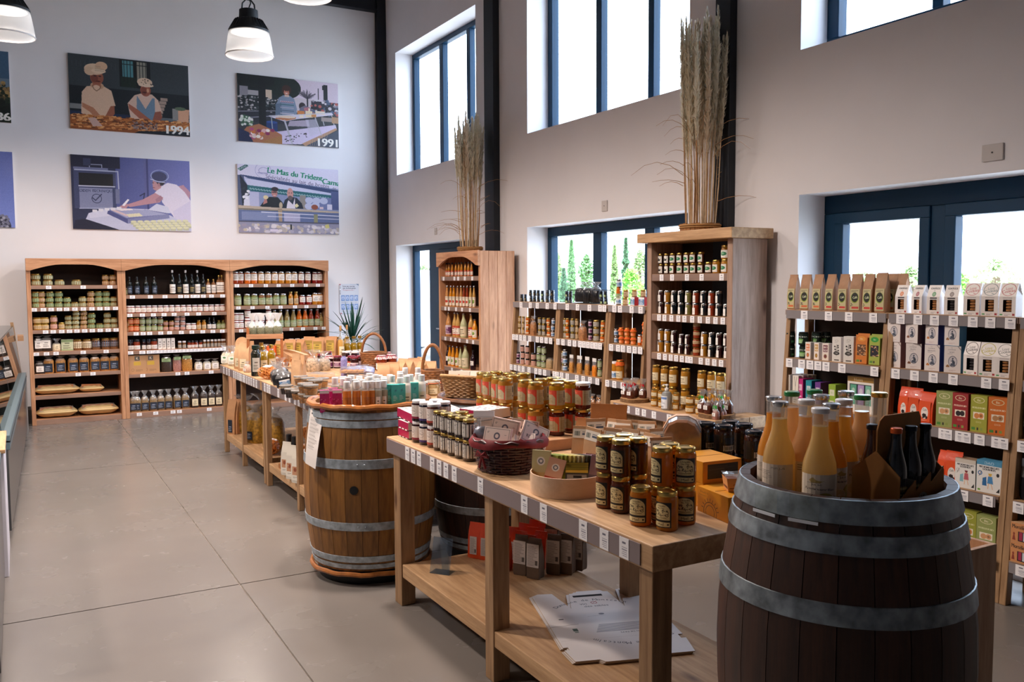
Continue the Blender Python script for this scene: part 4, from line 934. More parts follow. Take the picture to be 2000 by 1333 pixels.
# ------------------------------------------------------------------ stocking shelves
KINDS={
'pate': lambda w,h:jar('terrine_jar',w,h,C['pate'],M_gold,LB['palegreen'],(.12,.66),300,.2,14),
'pateg': lambda w,h:jar('terrine_jar',w,h,C['pateg'],M_gold,LB['green'],(.10,.68),300,.2,14),
'pateb': lambda w,h:jar('terrine_jar',w,h,C['terr'],M_gold,LB['beige'],(.12,.66),300,.2,14),
'must': lambda w,h:jar('mustard_jar',w,h,C['mustard'],M_gold,LB['beige'],(.15,.7),220,.18,14),
'terr': lambda w,h:jar('preserve_jar',w,h,C['terr'],M_gold,LB['pink'],(.15,.7),200,.15,14),
'soupjar': lambda w,h:jar('preserve_jar',w,h,C['brown'],M_gold,LB['cream'],(.2,.78),250,.13,14),
'navyjar': lambda w,h:jar('preserve_jar',w,h,C['brown'],M_gold,LB['navy'],(.2,.78),270,.13,14),
'redjam': lambda w,h:jar('jam_jar',w,h,C['red'],M_whitelid,LB['white'],(.12,.72),170,.16,14),
'rustjar': lambda w,h:jar('preserve_jar',w,h,C['rust'],M_silver,LB['white'],(.28,.80),130,.12,14),
'orangejar': lambda w,h:jar('preserve_jar',w,h,C['orange'],M_silver,LB['white'],(.28,.80),130,.12,14),
'amberjar': lambda w,h:jar('preserve_jar',w,h,C['amber'],M_silver,LB['white'],(.28,.80),130,.12,14),
'darkredjar': lambda w,h:jar('preserve_jar',w,h,C['red'],M_silver,LB['white'],(.28,.80),130,.12,14),
'greenjar': lambda w,h:jar('preserve_jar',w,h,C['olive'],M_silver,LB['palegreen'],(.1,.72),220,.12,14),
'brownjar': lambda w,h:jar('preserve_jar',w,h,C['brown'],M_silver,LB['palegreen'],(.1,.66),220,.12,14),
'orangelab': lambda w,h:jar('preserve_jar',w,h,C['rust'],M_gold,LB['orange'],(.1,.85),300,.14,14),
'smalldark': lambda w,h:jar('preserve_jar',w,h,C['dark'],M_whitelid,LB['pink'],(.15,.7),200,.17,12),
'oliveb': lambda w,h:bottle('preserve_bottle',w,h,C['olive'],M_gold,LB['palegreen'],(.1,.6),220,.5,.6,.1,12),
'amberb': lambda w,h:bottle('preserve_bottle',w,h,C['amber'],M_gold,LB['amber'] if 'amber' in LB else LB['beige'],(.1,.5),160,.6,.66,.1,12),
'darkb': lambda w,h:bottle('dark_bottle',w,h,C['darkoil'],M_blacklid,LB['navy'],(.08,.5),120,.3,.62,.14,12),
'darkg': lambda w,h:bottle('dark_bottle',w,h,C['darkoil'],M_darklid,LB['black'],(.08,.45),160,.34,.55,.14,12),
'whiteb': lambda w,h:bottle('dark_bottle',w,h,C['darkoil'],M_whitelid,LB['white'],(.06,.42),240,.3,.48,.1,12),
'shortw': lambda w,h:bottle('vinegar_bottle',w,h,C['brown'],M_gold,LB['white'],(.1,.62),240,.36,.66,.12,12),
'blueb': lambda w,h:bottle('blue_bottle',w,h,C['bluejar'],M_darklid,LB['white'],(.08,.42),220,.34,.48,.12,12),
'spice': lambda w,h:jar('spice_jar',w,h,C['brown'],M_whitelid,LB['grey'],(.08,.5),220,.2,10),
'spiced': lambda w,h:jar('spice_jar',w,h,C['dark'],M_darklid,LB['white'],(.08,.45),220,.22,10),
'spicer': lambda w,h:jar('spice_jar',w,h,C['rust'],M_blacklid,LB['white'],(.08,.45),220,.2,10),
'whitebox': lambda w,h:carton('small_carton',w,w*.8,h,mat('white_card','e9e7e6',.6),LB['white']),
'drinkb': lambda w,h:bottle('soup_bottle',w,h,C['soup'],M_silver,LB['palegreen'],(.04,.40),240,.48,.52,.07,12),
'drinko': lambda w,h:bottle('soup_bottle',w,h,C['orange'],M_silver,LB['palegreen'],(.06,.44),240,.48,.52,.07,12),
'drinkr': lambda w,h:bottle('soup_bottle',w,h,C['rust'],M_silver,LB['palegreen'],(.06,.44),240,.48,.52,.07,12),
'drinkg': lambda w,h:bottle('soup_bottle',w,h,C['olive'],M_silver,LB['palegreen'],(.06,.44),240,.48,.52,.07,12),
'smallb': lambda w,h:bottle('juice_bottle',w,h,C['amber'],M_blacklid,LB['redw'],(.04,.42),260,.5,.5,.12,12),
'juicef': lambda w,h:bottle('juice_bottle',w,h,C['peach'],M_silver,LB['fruit'],(.04,.48),250,.46,.52,.08,12),
'juiceo': lambda w,h:bottle('juice_bottle',w,h,C['ojuice'],M_silver,LB['fruit'],(.04,.48),250,.46,.52,.08,12),
'juiceg': lambda w,h:bottle('juice_bottle',w,h,C['juice'],M_silver,LB['fruitg'],(.04,.48),250,.46,.52,.08,12),
'juicered': lambda w,h:bottle('juice_bottle',w,h,C['rust'],M_silver,LB['fruit'],(.04,.48),250,.46,.52,.08,12),
'winel': lambda w,h:bottle('juice_bottle',w,h,C['wine'],M_blacklid,LB['white'],(.24,.46),120,.36,.5,.06,14),
'peachl': lambda w,h:bottle('juice_bottle',w,h,C['peach'],M_silver,LB['purple'],(.08,.46),220,.36,.5,.06,14),
'pearl': lambda w,h:bottle('juice_bottle',w,h,C['juice'],M_silver,LB['redw'],(.08,.46),220,.36,.5,.06,14),
'clearl': lambda w,h:bottle('juice_bottle',w,h,C['clear_'],M_silver,LB['cream'],(.08,.46),200,.36,.5,.06,14),
'orangel': lambda w,h:bottle('juice_bottle',w,h,C['ojuice'],M_silver,LB['fruitg'],(.08,.46),200,.4,.5,.06,14),
'darksmall': lambda w,h:jar('small_dark_jar',w,h,C['bluejar'],M_darklid,LB['black'],(.1,.55),120,.22,12),
'darkgreen': lambda w,h:jar('small_dark_jar',w,h,C['bluejar'],M_darklid,LB['green'],(.1,.45),110,.22,12),
'tapen': lambda w,h:jar('spread_jar',w,h,C['olive'],M_gold,LB['grey'],(.12,.74),230,.2,12),
'tapeno': lambda w,h:jar('spread_jar',w,h,C['orange'],M_gold,LB['cream'],(.15,.4),150,.2,12),
'tapenb': lambda w,h:jar('spread_jar',w,h,C['brown'],M_gold,LB['beige'],(.12,.74),230,.2,12),
'tapend': lambda w,h:jar('spread_jar',w,h,C['dark'],M_silver,LB['blue'],(.12,.74),230,.2,12),
'tapenp': lambda w,h:jar('spread_jar',w,h,C['terr'],M_blacklid,LB['pink'],(.08,.78),300,.2,12),
'tapenm': lambda w,h:jar('spread_jar',w,h,C['dark'],M_blacklid,LB['purple'],(.12,.74),200,.2,12),
'tapeng': lambda w,h:jar('spread_jar',w,h,C['olive'],M_silver,LB['palegreen'],(.1,.8),300,.16,12),
'tin': lambda w,h:carton('biscuit_tin',w,w*.6,h,mat('red_tin','b4343a',.3,.3),LB['blue']),
'ocloth': lambda w,h:jar('cloth_topped_jar',w,h,C['amber'],M_gold,LB['orange'],(.1,.5),200,.2,12,cloth=M_orangecloth),
'oclothbig': lambda w,h:jar('cloth_topped_jar',w,h,C['amber'],M_gold,LB['cream'],(.1,.45),150,.14,14,cloth=M_orangecloth),
'bluelab': lambda w,h:jar('preserve_jar',w,h,C['amber'],M_whitelid,LB['blue'],(.08,.45),200,.12,14),
'treejar': lambda w,h:jar('honey_jar',w,h,C['honeyd'],M_gold,LB['treelab'],(.1,.76),130,.16,14),
'goatjar': lambda w,h:jar('honey_jar',w,h,C['dark'],M_gold,LB['goatlab'],(.1,.76),130,.16,14),
'treeam': lambda w,h:jar('honey_jar',w,h,C['honey'],M_gold,LB['treelab'],(.1,.66),110,.14,14),
'honeylab': lambda w,h:jar('honey_jar',w,h,C['honey'],M_gold,LB['cream'],(.22,.62),150,.12,16),
'twolab': lambda w,h:jar('honey_jar',w,h,C['rust'],M_gold,LB['beige'],(.38,.72),240,.12,14),
}
def spoonjar(cm,nm):
 def f(w,h):
  key=('spoon',nm,w,h)
  if key not in _SP:
   b=jar('honey_jar',w,h,cm,M_silver,None,n=14)
   ps=list(b[3]);r=w/2*1.02
   tg=MB().lathe([(r*1.0,h*.80),(r*1.01,h*.84)],14,cap=False)
   m2=arc_label(r*1.01,h*.06,h*.62,52,4).mesh('oval_tag',LB['spoontag']);m3=arc_label(r*1.012,h*.58,h*.97,14,2).mesh('tag_strap',mat('white_tag_strap','f4f1ec',.5))
   _SP[key]=('honey_jar','jar',b[2],ps+[('oval_tag',m2),('tag_strap',m3)])
  return _SP[key]
 return f
for nm,cm in (('spd',C['dark']),('spa',C['honey']),('spg',C['olive']),('spr',C['rust']),('spk',C['bluejar'])):KINDS[nm]=spoonjar(cm,nm)
def kind(k,w,h):return KINDS[k](q4(w),q4(h))
LIM={}
def stock(face,plane,z,where,items,off,sc,k,grp=None):
 """items: (zoom px of the centre, kind or spec function, width px, height px, tiers, description); k = metres per zoom px"""
 items=sorted(items,key=lambda t:t[0]);cnt={}
 for it in items:cnt[it[5]]=cnt.get(it[5],0)+1
 seen={}
 for it in items:
  u,kd,wp,hp,n,desc=it[:6];extra=it[6] if len(it)>6 else {}
  zz=z+.0008;uu=off+u/sc;seen[desc]=seen.get(desc,0)+1
  for t in range(n):
   sp=kind(kd,wp*k,hp*k) if isinstance(kd,str) else kd(q4(wp*k),q4(hp*k))
   h_=q4(hp*k);
   if face=='y':x,y,rz=xat(uu,plane,zz+h_*.3),plane,0
   else:x,y,rz=plane,yat(uu,plane,zz+h_*.3),-math.pi/2
   lm_=next((v for kk_,v in LIM.items() if where.endswith(kk_)),None)
   if lm_:
    hw=q4(wp*k)/2+.003
    if face=='y':x=max(lm_[0]+hw,min(lm_[1]-hw,x))
    else:y=max(lm_[0]+hw,min(lm_[1]-hw,y))
   lab=desc
   if cnt[desc]>1:lab+=', '+(ORD[seen[desc]-1])+' from left'
   if n>1:lab+=', '+(('bottom','top') if n==2 else ('bottom','middle','top') if n==3 else ('bottom','second','third','top'))[t]+' of stack'
   lab+=', '+where
   place(sp,(x+RND.uniform(-.002,.002) if face=='y' else x+RND.uniform(-.004,.004),y+(RND.uniform(-.004,.004) if face=='y' else RND.uniform(-.001,.001)),zz),rz+RND.uniform(-.18,.18)+extra.get('rz',0),lab,(grp or desc+' group, '+where) if cnt[desc]*n>1 else None)
   zz+=h_+.0006
S= lambda us,kd,w_,h_,n,desc:[(u,kd,w_,h_,n,desc) for u in us]
YP=11.90
def S2(lst,n):return lst
# -- left bookcase (zoom px of crop at 3.702)
k1=.00169
LBK='left bookcase';LIM.update({'left bookcase':(.152,1.088),'middle bookcase':(1.184,2.39),'right bookcase':(2.486,3.718)})
stock('y',YP,BL1[0],'top shelf, '+LBK,S([258,347],'pate',63,40,2,'wide pâté jar')+S([431,553],'pate',63,40,1,'lone wide pâté jar')+S([763,819],'pateb',47,38,2,'beige-labelled pâté jar'),0,3.702,k1)
stock('y',YP,BL1[1],'second shelf, '+LBK,S([239,362,425],'pateg',51,37,3,'green-labelled pâté jar')+S([298],'pateb',51,37,3,'beige-labelled pâté jar')+S([598],'pate',51,37,2,'pale green pâté jar')+S([485],'pateg',48,36,2,'dark green pâté jar')+S([541],'pate',52,36,1,'lone pâté jar')+S([656],'pateb',49,38,3,'pale beige pâté jar')+S([713,768],'pateg',49,38,3,'bright green pâté jar')+S([824],'pate',46,36,2,'pale pâté jar by the post'),0,3.702,k1)
stock('y',YP,BL1[2],'third shelf, '+LBK,S([250,321],'must',60,45,2,'yellow mustard jar')+S([390],'terr',47,50,2,'pink-labelled preserve jar')+S([447],'must',40,48,1,'lone mustard jar')+S([495],'pate',46,32,3,'small pâté jar')+S([549],'pate',48,32,4,'pâté jar in the tall stack')+S([605],'pateb',46,32,4,'beige pâté jar in a tall stack')+S([662],'pateg',52,38,3,'green pâté jar')+S([720],'pateg',50,36,1,'single green pâté jar')+S([775],'pate',50,38,3,'pale green jar')+S([830],'pate',48,38,2,'pale jar by the post'),0,3.702,k1)
cl_w= lambda w,h:cello('spread_bag',w,w*.6,h,F_dark,LB['white'],fillz=.8,lz=(.2,.7),lw=.75)
cl_c= lambda w,h:cello('cream_bag',w,w*.6,h,F_cream,LB['cream'],fillz=.6,lz=(.1,.5))
bx_g= lambda w,h:carton('biscuit_packet',w,w*.5,h,mat('white_green_packet','d9dccb',.5),LB['palegreen'])
gold_b= lambda w,h:cello('biscuit_bag',w,w*.6,h,F_gold,LB['navy'],fillz=.82,lz=(.08,.58),lw=.8)
dark_b= lambda w,h:cello('seed_bag',w,w*.6,h,F_dark,LB['white'],fillz=.85,lz=(.15,.6),lw=.7)
stock('y',YP,BL1[3],'fourth shelf, '+LBK,S([262],cl_w,58,112,1,'narrow white-labelled bag')+S([338],cl_w,74,115,1,'broad white-labelled bag')+S([409],cl_c,58,88,1,'small cream bag')+S([487],bx_g,76,80,1,'white and green packet')+S([561,628],'soupjar',63,78,1,'cream-labelled preserve jar')+S([694,765,830],'navyjar',60,82,1,'navy-labelled preserve jar'),0,3.702,k1)
stock('y',YP,BL1[4],'fifth shelf, '+LBK,S([272],dark_b,68,90,1,'dark seed bag')+S([353,437,528,608,688,760,832],gold_b,70,122,1,'golden biscuit bag with navy label'),0,3.702,k1)
# long flat bread-stick packs lying tilted
def longpack(w,d,h,nm,twig=True):
 key=('lp',w,d,h)
 if key not in _SP:
  mb=MB();n=10;vs=[];r=random.Random(3)
  for i in range(n+1):
   t=i/n;x=-w/2+w*t;k=min(1,6*min(t,1-t)+.1)
   for j in range(8):
    a=2*math.pi*j/8;vs.append((x,d/2*math.cos(a)*(.75+.25*k),h/2+h/2*math.sin(a)*k*(1+r.uniform(-.06,.06))))
  fs=[(i*8+j,i*8+(j+1)%8,(i+1)*8+(j+1)%8,(i+1)*8+j) for i in range(n) for j in range(8)]+[tuple(range(7,-1,-1)),tuple(n*8+j for j in range(8))]
  body=fixn(mb.add(vs,fs).mesh('breadstick_pack_body',M_parch,40));sk=MB()
  for i in range(5):sk.cyl((-w*.40,-d*.32+i*.012,h*.78+i*.006),(w*.36,-d*.36+i*.013,h*.80+i*.004),.006,6)
  ps=[('breadstick',sk.mesh('breadstick',mat('breadstick','b5713c',.6))),('film_window',MB().quad((-w*.42,-d*.47,h*.62),(w*.40,-d*.47,h*.62),(w*.40,-d*.14,h*1.03),(-w*.42,-d*.14,h*1.03)).mesh('film_window',M_cello,0)),('round_sticker',MB().lathe([(.018,h*.99),(.018,h*1.0)],16,c=(w*.30,0)).mesh('round_sticker',M_black))]
  _SP[key]=('breadstick_pack','packet',body,ps)
 return _SP[key]
for (u,z,w_,d_,h_,lb) in ((410,BL1[5],.50,.24,.11,'long parchment pack of breadsticks, left on the sixth shelf, left bookcase'),(662,BL1[5],.28,.22,.09,'shorter flat parchment pack beside it, sixth shelf, left bookcase'),(412,BL1[6],.45,.26,.13,'long parchment breadstick pack, left one on the bottom board, left bookcase'),(712,BL1[6],.45,.26,.13,'long parchment breadstick pack, right one on the bottom board, left bookcase')):
 place(longpack(w_,d_,h_,''),(xat(u/3.702,11.96,z+.05),11.97,z+.001),0,lb,'breadstick packs')
 # -- middle bookcase
k2=.00176;MBK='middle bookcase'
stock('y',YP,BL2[0],'top shelf, '+MBK,S([893],'greenjar',26,50,1,'small green jar')+S([936,992,1057,1117],'darkb',40,130,1,'black oil bottle')+S([1248,1343,1428],'whiteb',40,178,1,'tall white-labelled bottle')+S([1298,1388,1470],'darkg',34,150,1,'tall dark bottle between white labels')+S([1506,1545],'shortw',33,110,1,'short white-labelled bottle')+S([1582,1616],'shortw',36,142,1,'taller vinegar bottle'),0,3.702,k2)
stock('y',YP,BL2[1],'second shelf, '+MBK,S([915+41*i for i in range(18)],'redjam',37,52,1,'red jam jar'),0,3.702,k2)
stock('y',YP,BL2[2],'third shelf, '+MBK,S([907],'pateb',32,36,2,'small beige jar')+S([945,987],'orangelab',39,50,2,'orange-labelled jar')+S([1030,1075,1117],'greenjar',38,50,2,'olive-green jar')+S([1159],'brownjar',38,50,2,'brown preserve jar')+S([1198,1240],'terr',34,35,2,'small pink-labelled jar')+S([1280],'smalldark',36,34,3,'small dark jam jar')+S([1322],'smalldark',36,34,3,'dark jam jar beside it')+S([1363,1401],'redjam',35,50,1,'red jam jar')+S([1438,1476],'amberb',33,72,1,'amber bottle')+S([1514,1547],'blueb',30,90,1,'dark blue bottle')+S([1584,1622],'oliveb',34,66,1,'olive bottle with pale label'),0,3.702,k2)
stock('y',YP,BL2[3],'fourth shelf, '+MBK,S([914,950,1040,1075],'spiced',29,76,1,'dark-lidded spice jar')+S([990,1115],'spicer',44,76,1,'wide spice jar')+S([1155,1187,1220,1251],'whitebox',25,78,1,'slim white carton')+S([1300,1332],'spice',26,55,1,'grey-labelled spice jar')+S([1367,1392,1420,1450],'spicer',25,52,1,'rust-red spice jar')+S([1478,1506,1533,1560,1585,1609,1632],'spice',22,58,1,'thin spice jar'),0,3.702,k2)
tray= lambda w,h:carton('kraft_carton',w,w*.5,h,M_kraft2,LBK_tray)
c=Canvas(64,64,'b98d64');c.rect(.36,.64,.72,.96,'54504a').text('K',.5,.84,.16,'d8c8b0',bold=.01).rect(.3,.7,.46,.66,'c7a23c').ell(.24,.2,.08,.08,'7a5a3a',ring=.2).lines(.4,.85,.12,.24,3,'8a6a4a');LBK_tray=c.material('kraft_carton_print',.7)
bag_g= lambda w,h:cello('dry_mix_bag',w,w*.55,h,F_dark,LB['green'],fillz=.85,lz=(.6,.82),lw=.8,seed=2)
bag_p= lambda w,h:cello('dry_mix_bag',w,w*.55,h,F_pink,LB['green'],fillz=.85,lz=(.68,.88),lw=.8,seed=3)
bag_b= lambda w,h:cello('dry_mix_bag',w,w*.55,h,F_gold,LB['green'],fillz=.85,lz=(.72,.9),lw=.8,seed=4)
bag_w= lambda w,h:cello('small_labelled_bag',w,w*.55,h,F_cream,LB['white'],fillz=.75,lz=(.1,.6),lw=.75,seed=5)
stock('y',YP,BL2[4],'fifth shelf, '+MBK,S([962,1092],tray,117,132,1,'kraft carton')+S([1203],bag_g,76,122,1,'dark dry mix bag')+S([1280],bag_p,62,122,1,'pink dry mix bag')+S([1352],bag_b,74,126,1,'brown dry mix bag')+S([1434,1497,1556],bag_w,58,82,1,'small white-labelled bag'),0,3.702,k2)
mix= lambda w,h:cello('dried_mix_bag',w,w*.7,h,F_seed,LB['navy'],fillz=.66,lz=(.08,.42),lw=.85,seed=6)
mixw= lambda w,h:cello('dried_mix_bag',w,w*.7,h,F_dark,LB['cream'],fillz=.66,lz=(.1,.42),lw=.75,seed=7)
stock('y',YP,BL2[5],'bottom board, '+MBK,S([940,992,1050,1110,1165,1220,1280,1342],mix,54,150,1,'clear bag of seeds, navy label')+S([1408,1475,1530,1580],mixw,54,158,1,'clear bag of dark mix, cream label'),0,3.702,k2)
# -- right bookcase
k3=.00188;RBK='right bookcase'
stock('y',YP,BL3[0],'top shelf, '+RBK,S([101,146],'rustjar',44,88,1,'red-orange preserve jar')+S([197,246],'orangejar',46,88,1,'bright orange preserve jar')+S([295,345,393,442,491,537],'amberjar',46,88,1,'amber preserve jar')+S([586,633],'rustjar',44,88,1,'rust preserve jar at right')+S([683,733],'darkredjar',42,86,1,'dark red preserve jar'),430,3.702,k3)
stock('y',YP,BL3[1],'second shelf, '+RBK,S([128,196,248],'greenjar',48,84,1,'olive-green preserve jar')+S([302,355],'brownjar',48,84,1,'brown preserve jar')+S([407,456],'greenjar',46,84,1,'grey-green preserve jar')+S([511,549],'amberb',34,98,1,'amber bottle')+S([594,641],'darkredjar',45,72,1,'short red preserve jar')+S([686,734],'amberjar',44,86,1,'amber preserve jar'),430,3.702,k3)
stock('y',YP,BL3[2],'third shelf, '+RBK,S([102,150],'redjam',40,56,2,'red jam jar')+S([198],'redjam',42,72,2,'taller red jam jar')+S([250,300],'redjam',42,50,2,'red jar behind the herb bags')+S([350],'redjam',38,70,2,'red jar in the tall pair')+S([395,438,484,530],'drinkb',42,128,1,'brown soup bottle')+S([573,615],'drinko',41,128,1,'orange soup bottle')+S([657,702],'drinkr',41,128,1,'red soup bottle')+S([744],'drinkb',36,100,1,'short soup bottle'),430,3.702,k3)
stock('y',YP,BL3[3],'fourth shelf, '+RBK,S([424,515,560,608,651,697,740],'redjam',40,66,1,'red jar with white label'),430,3.702,k3)
# -- narrow bookcase by the door: front faces -x
kn=.00158;NBK='narrow bookcase';XPn=4.43;LIM['narrow bookcase']=(NYa+.042,NYb-.042)
stock('x',XPn,NL[0],'top shelf, '+NBK,S([366+23*i for i in range(11)],'smallb',21,100,1,'small dark-capped bottle'),760,3.702,kn)
stock('x',XPn,NL[1],'second shelf, '+NBK,S([374,398,422],'juicef',24,152,1,'peach juice bottle')+S([446,470],'juiceo',24,152,1,'orange juice bottle')+S([495,519],'juicef',24,152,1,'pale peach bottle')+S([543,566],'juicered',23,152,1,'red-brown bottle')+S([590,613],'juiceg',23,152,1,'pear juice bottle'),760,3.702,kn)
stock('x',XPn,NL[2],'third shelf, '+NBK,S([380],'winel',40,168,1,'purple juice bottle')+S([432],'peachl',48,178,1,'amber bottle, purple label')+S([478,500],'pearl',40,178,1,'pear bottle, red label')+S([540],'clearl',54,176,1,'pale bottle, cream label')+S([592],'pearl',44,176,1,'peach bottle half hidden')+S([622],'orangel',40,140,1,'orange juice bottle'),760,3.702,kn)
stock('x',XPn,NL[3],'fourth shelf, '+NBK,S([380,408],'winel',32,150,1,'purple juice bottle')+S([438,465,492],'orangel',30,150,1,'orange juice bottle')+S([518],'clearl',30,150,1,'clear pale bottle')+S([555],'clearl',56,172,1,'large yellow-green bottle')+S([608],'winel',40,140,1,'dark bottle by the side'),760,3.702,kn)
# -- the three far leaning shelf units: 'far' (by the bookcase), 'basket' (wire basket on top), 'orange' (behind the cabinet)
U1,U2,U3='far leaning unit','basket leaning unit','orange-jar leaning unit'
LIM.update({U1:(my[2]+.038,my[3]-.038),U2:(my[1]+.04,my[2]-.04),U3:(my[0]+.038,my[1]-.04),'tall cabinet':(TYa+.056,TYb-.056),'cabinet platform':(PYA+.01,PYB-.01)})
def kk(y,x=4.5,sc=3.702):return (x*.493+y*.87)/FPX/sc
ka,kb,kc=kk(7.5),kk(6.65),kk(5.95)
XL= lambda z:xf(z)+.06
stock('x',XL(ML[0]),ML[0],'top of '+U1,S([940,964,988],'darksmall',22,55,1,'small dark jar')+S([1026,1053,1080],'darksmall',25,44,2,'dark jar in paired stack')+S([1112],'darkgreen',26,42,2,'green-marked dark jar')+S([1148,1183],'darksmall',28,44,2,'blue-lidded dark jar'),760,3.702,ka)
stock('x',XL(ML[0]),ML[0],'top of '+U2,S([1225,1255],'darkgreen',29,46,2,'green-marked dark jar')+S([1283,1312],'darksmall',27,46,2,'dark jar before the basket')+S([1538,1566],'darkgreen',28,48,2,'dark jar past the basket'),760,3.702,kb)
stock('x',XL(ML[0]),ML[0],'top of '+U3,S([1617],'drinko',42,192,1,'orange drink bottle')+S([1655],'tapend',40,96,2,'blue-labelled tall jar')+S([1700,1740],'tapenb',40,56,2,'beige spread jar')+S([1745],'tapend',44,66,1,'loose blue jar')+S([1790,1832],'tin',60,60,1,'small red printed tin')+S([1872],'tapenb',36,56,2,'beige jar by the cabinet'),760,3.702,kc) if False else None
stock('x',XL(ML[0]),ML[0],'top of '+U3,S([1617],'drinko',42,192,1,'orange drink bottle')+S([1662],'tapend',42,64,3,'blue-labelled spread jar')+S([1712],'tapenb',44,56,2,'beige spread jar')+S([1776,1838],'tin',58,62,1,'small red printed tin'),760,3.702,kc)
for q,(u,lb) in enumerate(((1776,'beige spread jar standing on the left red tin, top of orange-jar leaning unit'),(1838,'beige spread jar standing on the right red tin, top of orange-jar leaning unit'))):
 sp=kind('tapenb',42*kc,54*kc);z=ML[0]+q4(62*kc)+.0012
 place(sp,(XL(ML[0]),yat(760+u/3.702,XL(ML[0]),z),z),-1.6,lb)
stock('x',XL(ML[1]),ML[1],'second shelf, '+U1,S([920,945,970],'tapenb',24,44,3,'beige spread jar')+S([1003],'tapeno',32,44,3,'orange spread jar')+S([1090,1119],'tapen',27,44,3,'grey spread jar')+S([1154],'tapeno',30,44,3,'bright orange jar')+S([1186],'tapend',26,44,3,'blue spread jar'),760,3.702,ka)
stock('x',XL(ML[1]),ML[1],'second shelf, '+U2,S([1230,1259],'tapen',27,50,3,'olive spread jar')+S([1291],'tapeno',29,50,3,'orange spread jar')+S([1325],'tapen',33,50,3,'wide olive jar')+S([1360],'tapenb',27,50,3,'beige spread jar')+S([1455],'tapenm',30,50,3,'purple-labelled jar')+S([1500],'tapen',46,50,3,'large olive jar')+S([1546],'tapeno',36,50,3,'orange jar by the post'),760,3.702,kb)
stock('x',XL(ML[1]),ML[1],'second shelf, '+U3,S([1610,1642],'tapend',31,54,2,'blue-labelled jar')+S([1682,1724,1768],'ocloth',42,60,2,'orange cloth-topped jar')+S([1812],'orangejar',32,78,1,'single orange jar')+S([1855],'ocloth',44,56,3,'orange cloth-topped jar by the cabinet'),760,3.702,kc)
stock('x',XL(ML[2]),ML[2],'third shelf, '+U1,S([902,930],'tapenm',27,44,2,'purple-labelled jar')+S([965,1000],'tapenp',32,48,3,'pink-labelled jar')+S([1043],'tapenp',36,48,2,'pink jar at the stack end')+S([1084,1119],'tapeng',34,50,3,'pale green jar'),760,3.702,ka)
stock('x',XL(ML[2]),ML[2],'third shelf, '+U2,S([1204],'tapenm',24,58,2,'purple-labelled jar')+S([1236],'tapen',28,50,3,'olive spread jar')+S([1273],'tapend',36,54,3,'blue spread jar')+S([1525],'tapeng',30,62,2,'pale green jar'),760,3.702,kb)
filmpouch= lambda f,s_:(lambda w,h:cello('film_pouch',w,w*.5,h,f,None,fillz=.62,header=mat('white_header','e6e2de',.5),seed=s_))
stock('x',XL(ML[2])-.02,ML[2],'third shelf, '+U2,S([1318,1375,1432],filmpouch(F_gold,3),52,132,1,'clear pouch of brown nuts')+S([1485],filmpouch(F_orange,4),50,128,1,'clear pouch of orange fruit'),760,3.702,kb)
stock('x',XL(ML[2]),ML[2],'third shelf, '+U3,S([1606],'bluelab',48,132,1,'amber jar with blue label')+S([1668],'oclothbig',62,146,1,'large jar under orange cloth'),760,3.702,kc)
M_twist=mat('cello_pasta','a8744a',.5,noise=.5,nscale=60)
pbag= lambda w,h:cello('pasta_bag',w,w*.6,h,M_twist,None,M_kraft,fillz=.7,seed=8)
stock('x',XL(ML[1])-.03,ML[1],'second shelf, '+U1,S([1045],pbag,66,140,1,'clear bag of brown pasta'),760,3.702,ka)
stock('x',XL(ML[1])-.03,ML[1],'second shelf, '+U2,S([1400],pbag,84,142,1,'clear bag of brown pasta'),760,3.702,kb)
stock('x',XL(ML[3]),ML[3],'fourth shelf, '+U2,S([1470,1520],pbag,60,120,1,'brown pasta bag low down'),760,3.702,kb)
sack= lambda w,h:cello('burlap_bag',w,w*.7,h,mat('burlap','a98f68',.8,noise=.3,nscale=120),None,fillz=.9,seed=9)
stock('x',XL(ML[2]),ML[2],'third shelf, '+U1,S([1160],sack,60,75,1,'small burlap sack'),760,3.702,ka)
# wire basket of dark bags on top of the basket unit
yb0,yb1=yat(760+1525/3.702,4.6,1.5),yat(760+1338/3.702,4.6,1.5);zb=ML[0]+.001
e=empty('wire_basket',(4.62,(yb0+yb1)/2,zb));tag(e,'dark wire basket holding dark bags on top of the middle leaning unit','basket')
L_=(yb1-yb0)/2;M_wire=mat('black_wire','1a1c20',.4,.5)
def bx(z,k):return [(-.10*k,-L_*k,z),(.10*k,-L_*k,z),(.10*k,L_*k,z),(-.10*k,L_*k,z)]
obj('rim_wire',MB().tube(bx(.125,1),.004,6,closed=True).tube(bx(.004,.86),.003,6,closed=True).mesh('rim_wire',M_wire),e)
mb=MB();n=16
for i in range(n):
 for sg in (1,-1):
  t=i/(n-1);a=-L_*.86+2*L_*.86*t;b=max(-L_,min(L_,-L_+2*L_*t+sg*.045))
  mb.tube([(-.086,a,.004),(-.10,b,.125)],.0016,4).tube([(.086,a,.004),(.10,b,.125)],.0016,4)
for i in range(5):mb.tube([(-.086+.043*i,-L_*.86,.004),(-.086+.043*i,L_*.86,.004)],.002,4)
obj('wire_mesh',mb.mesh('wire_mesh',M_wire),e)
blk= lambda w,h:cello('black_pasta_bag',w,w*.7,h,mat('black_noodle','15161c',.3,coat=.5,noise=.4,nscale=60),None,fillz=.7,seed=12)
for i in range(3):
 place(blk(.125,.19),(4.62,yb0+.09+(yb1-yb0-.18)*i/2,zb+.012),RND.uniform(-.5,.5),['dark film bag in the wire basket, nearest the cabinet','dark film bag in the middle of the wire basket','dark film bag in the wire basket, farthest from the cabinet'][i],None,(0,0,1.5+.2*i))
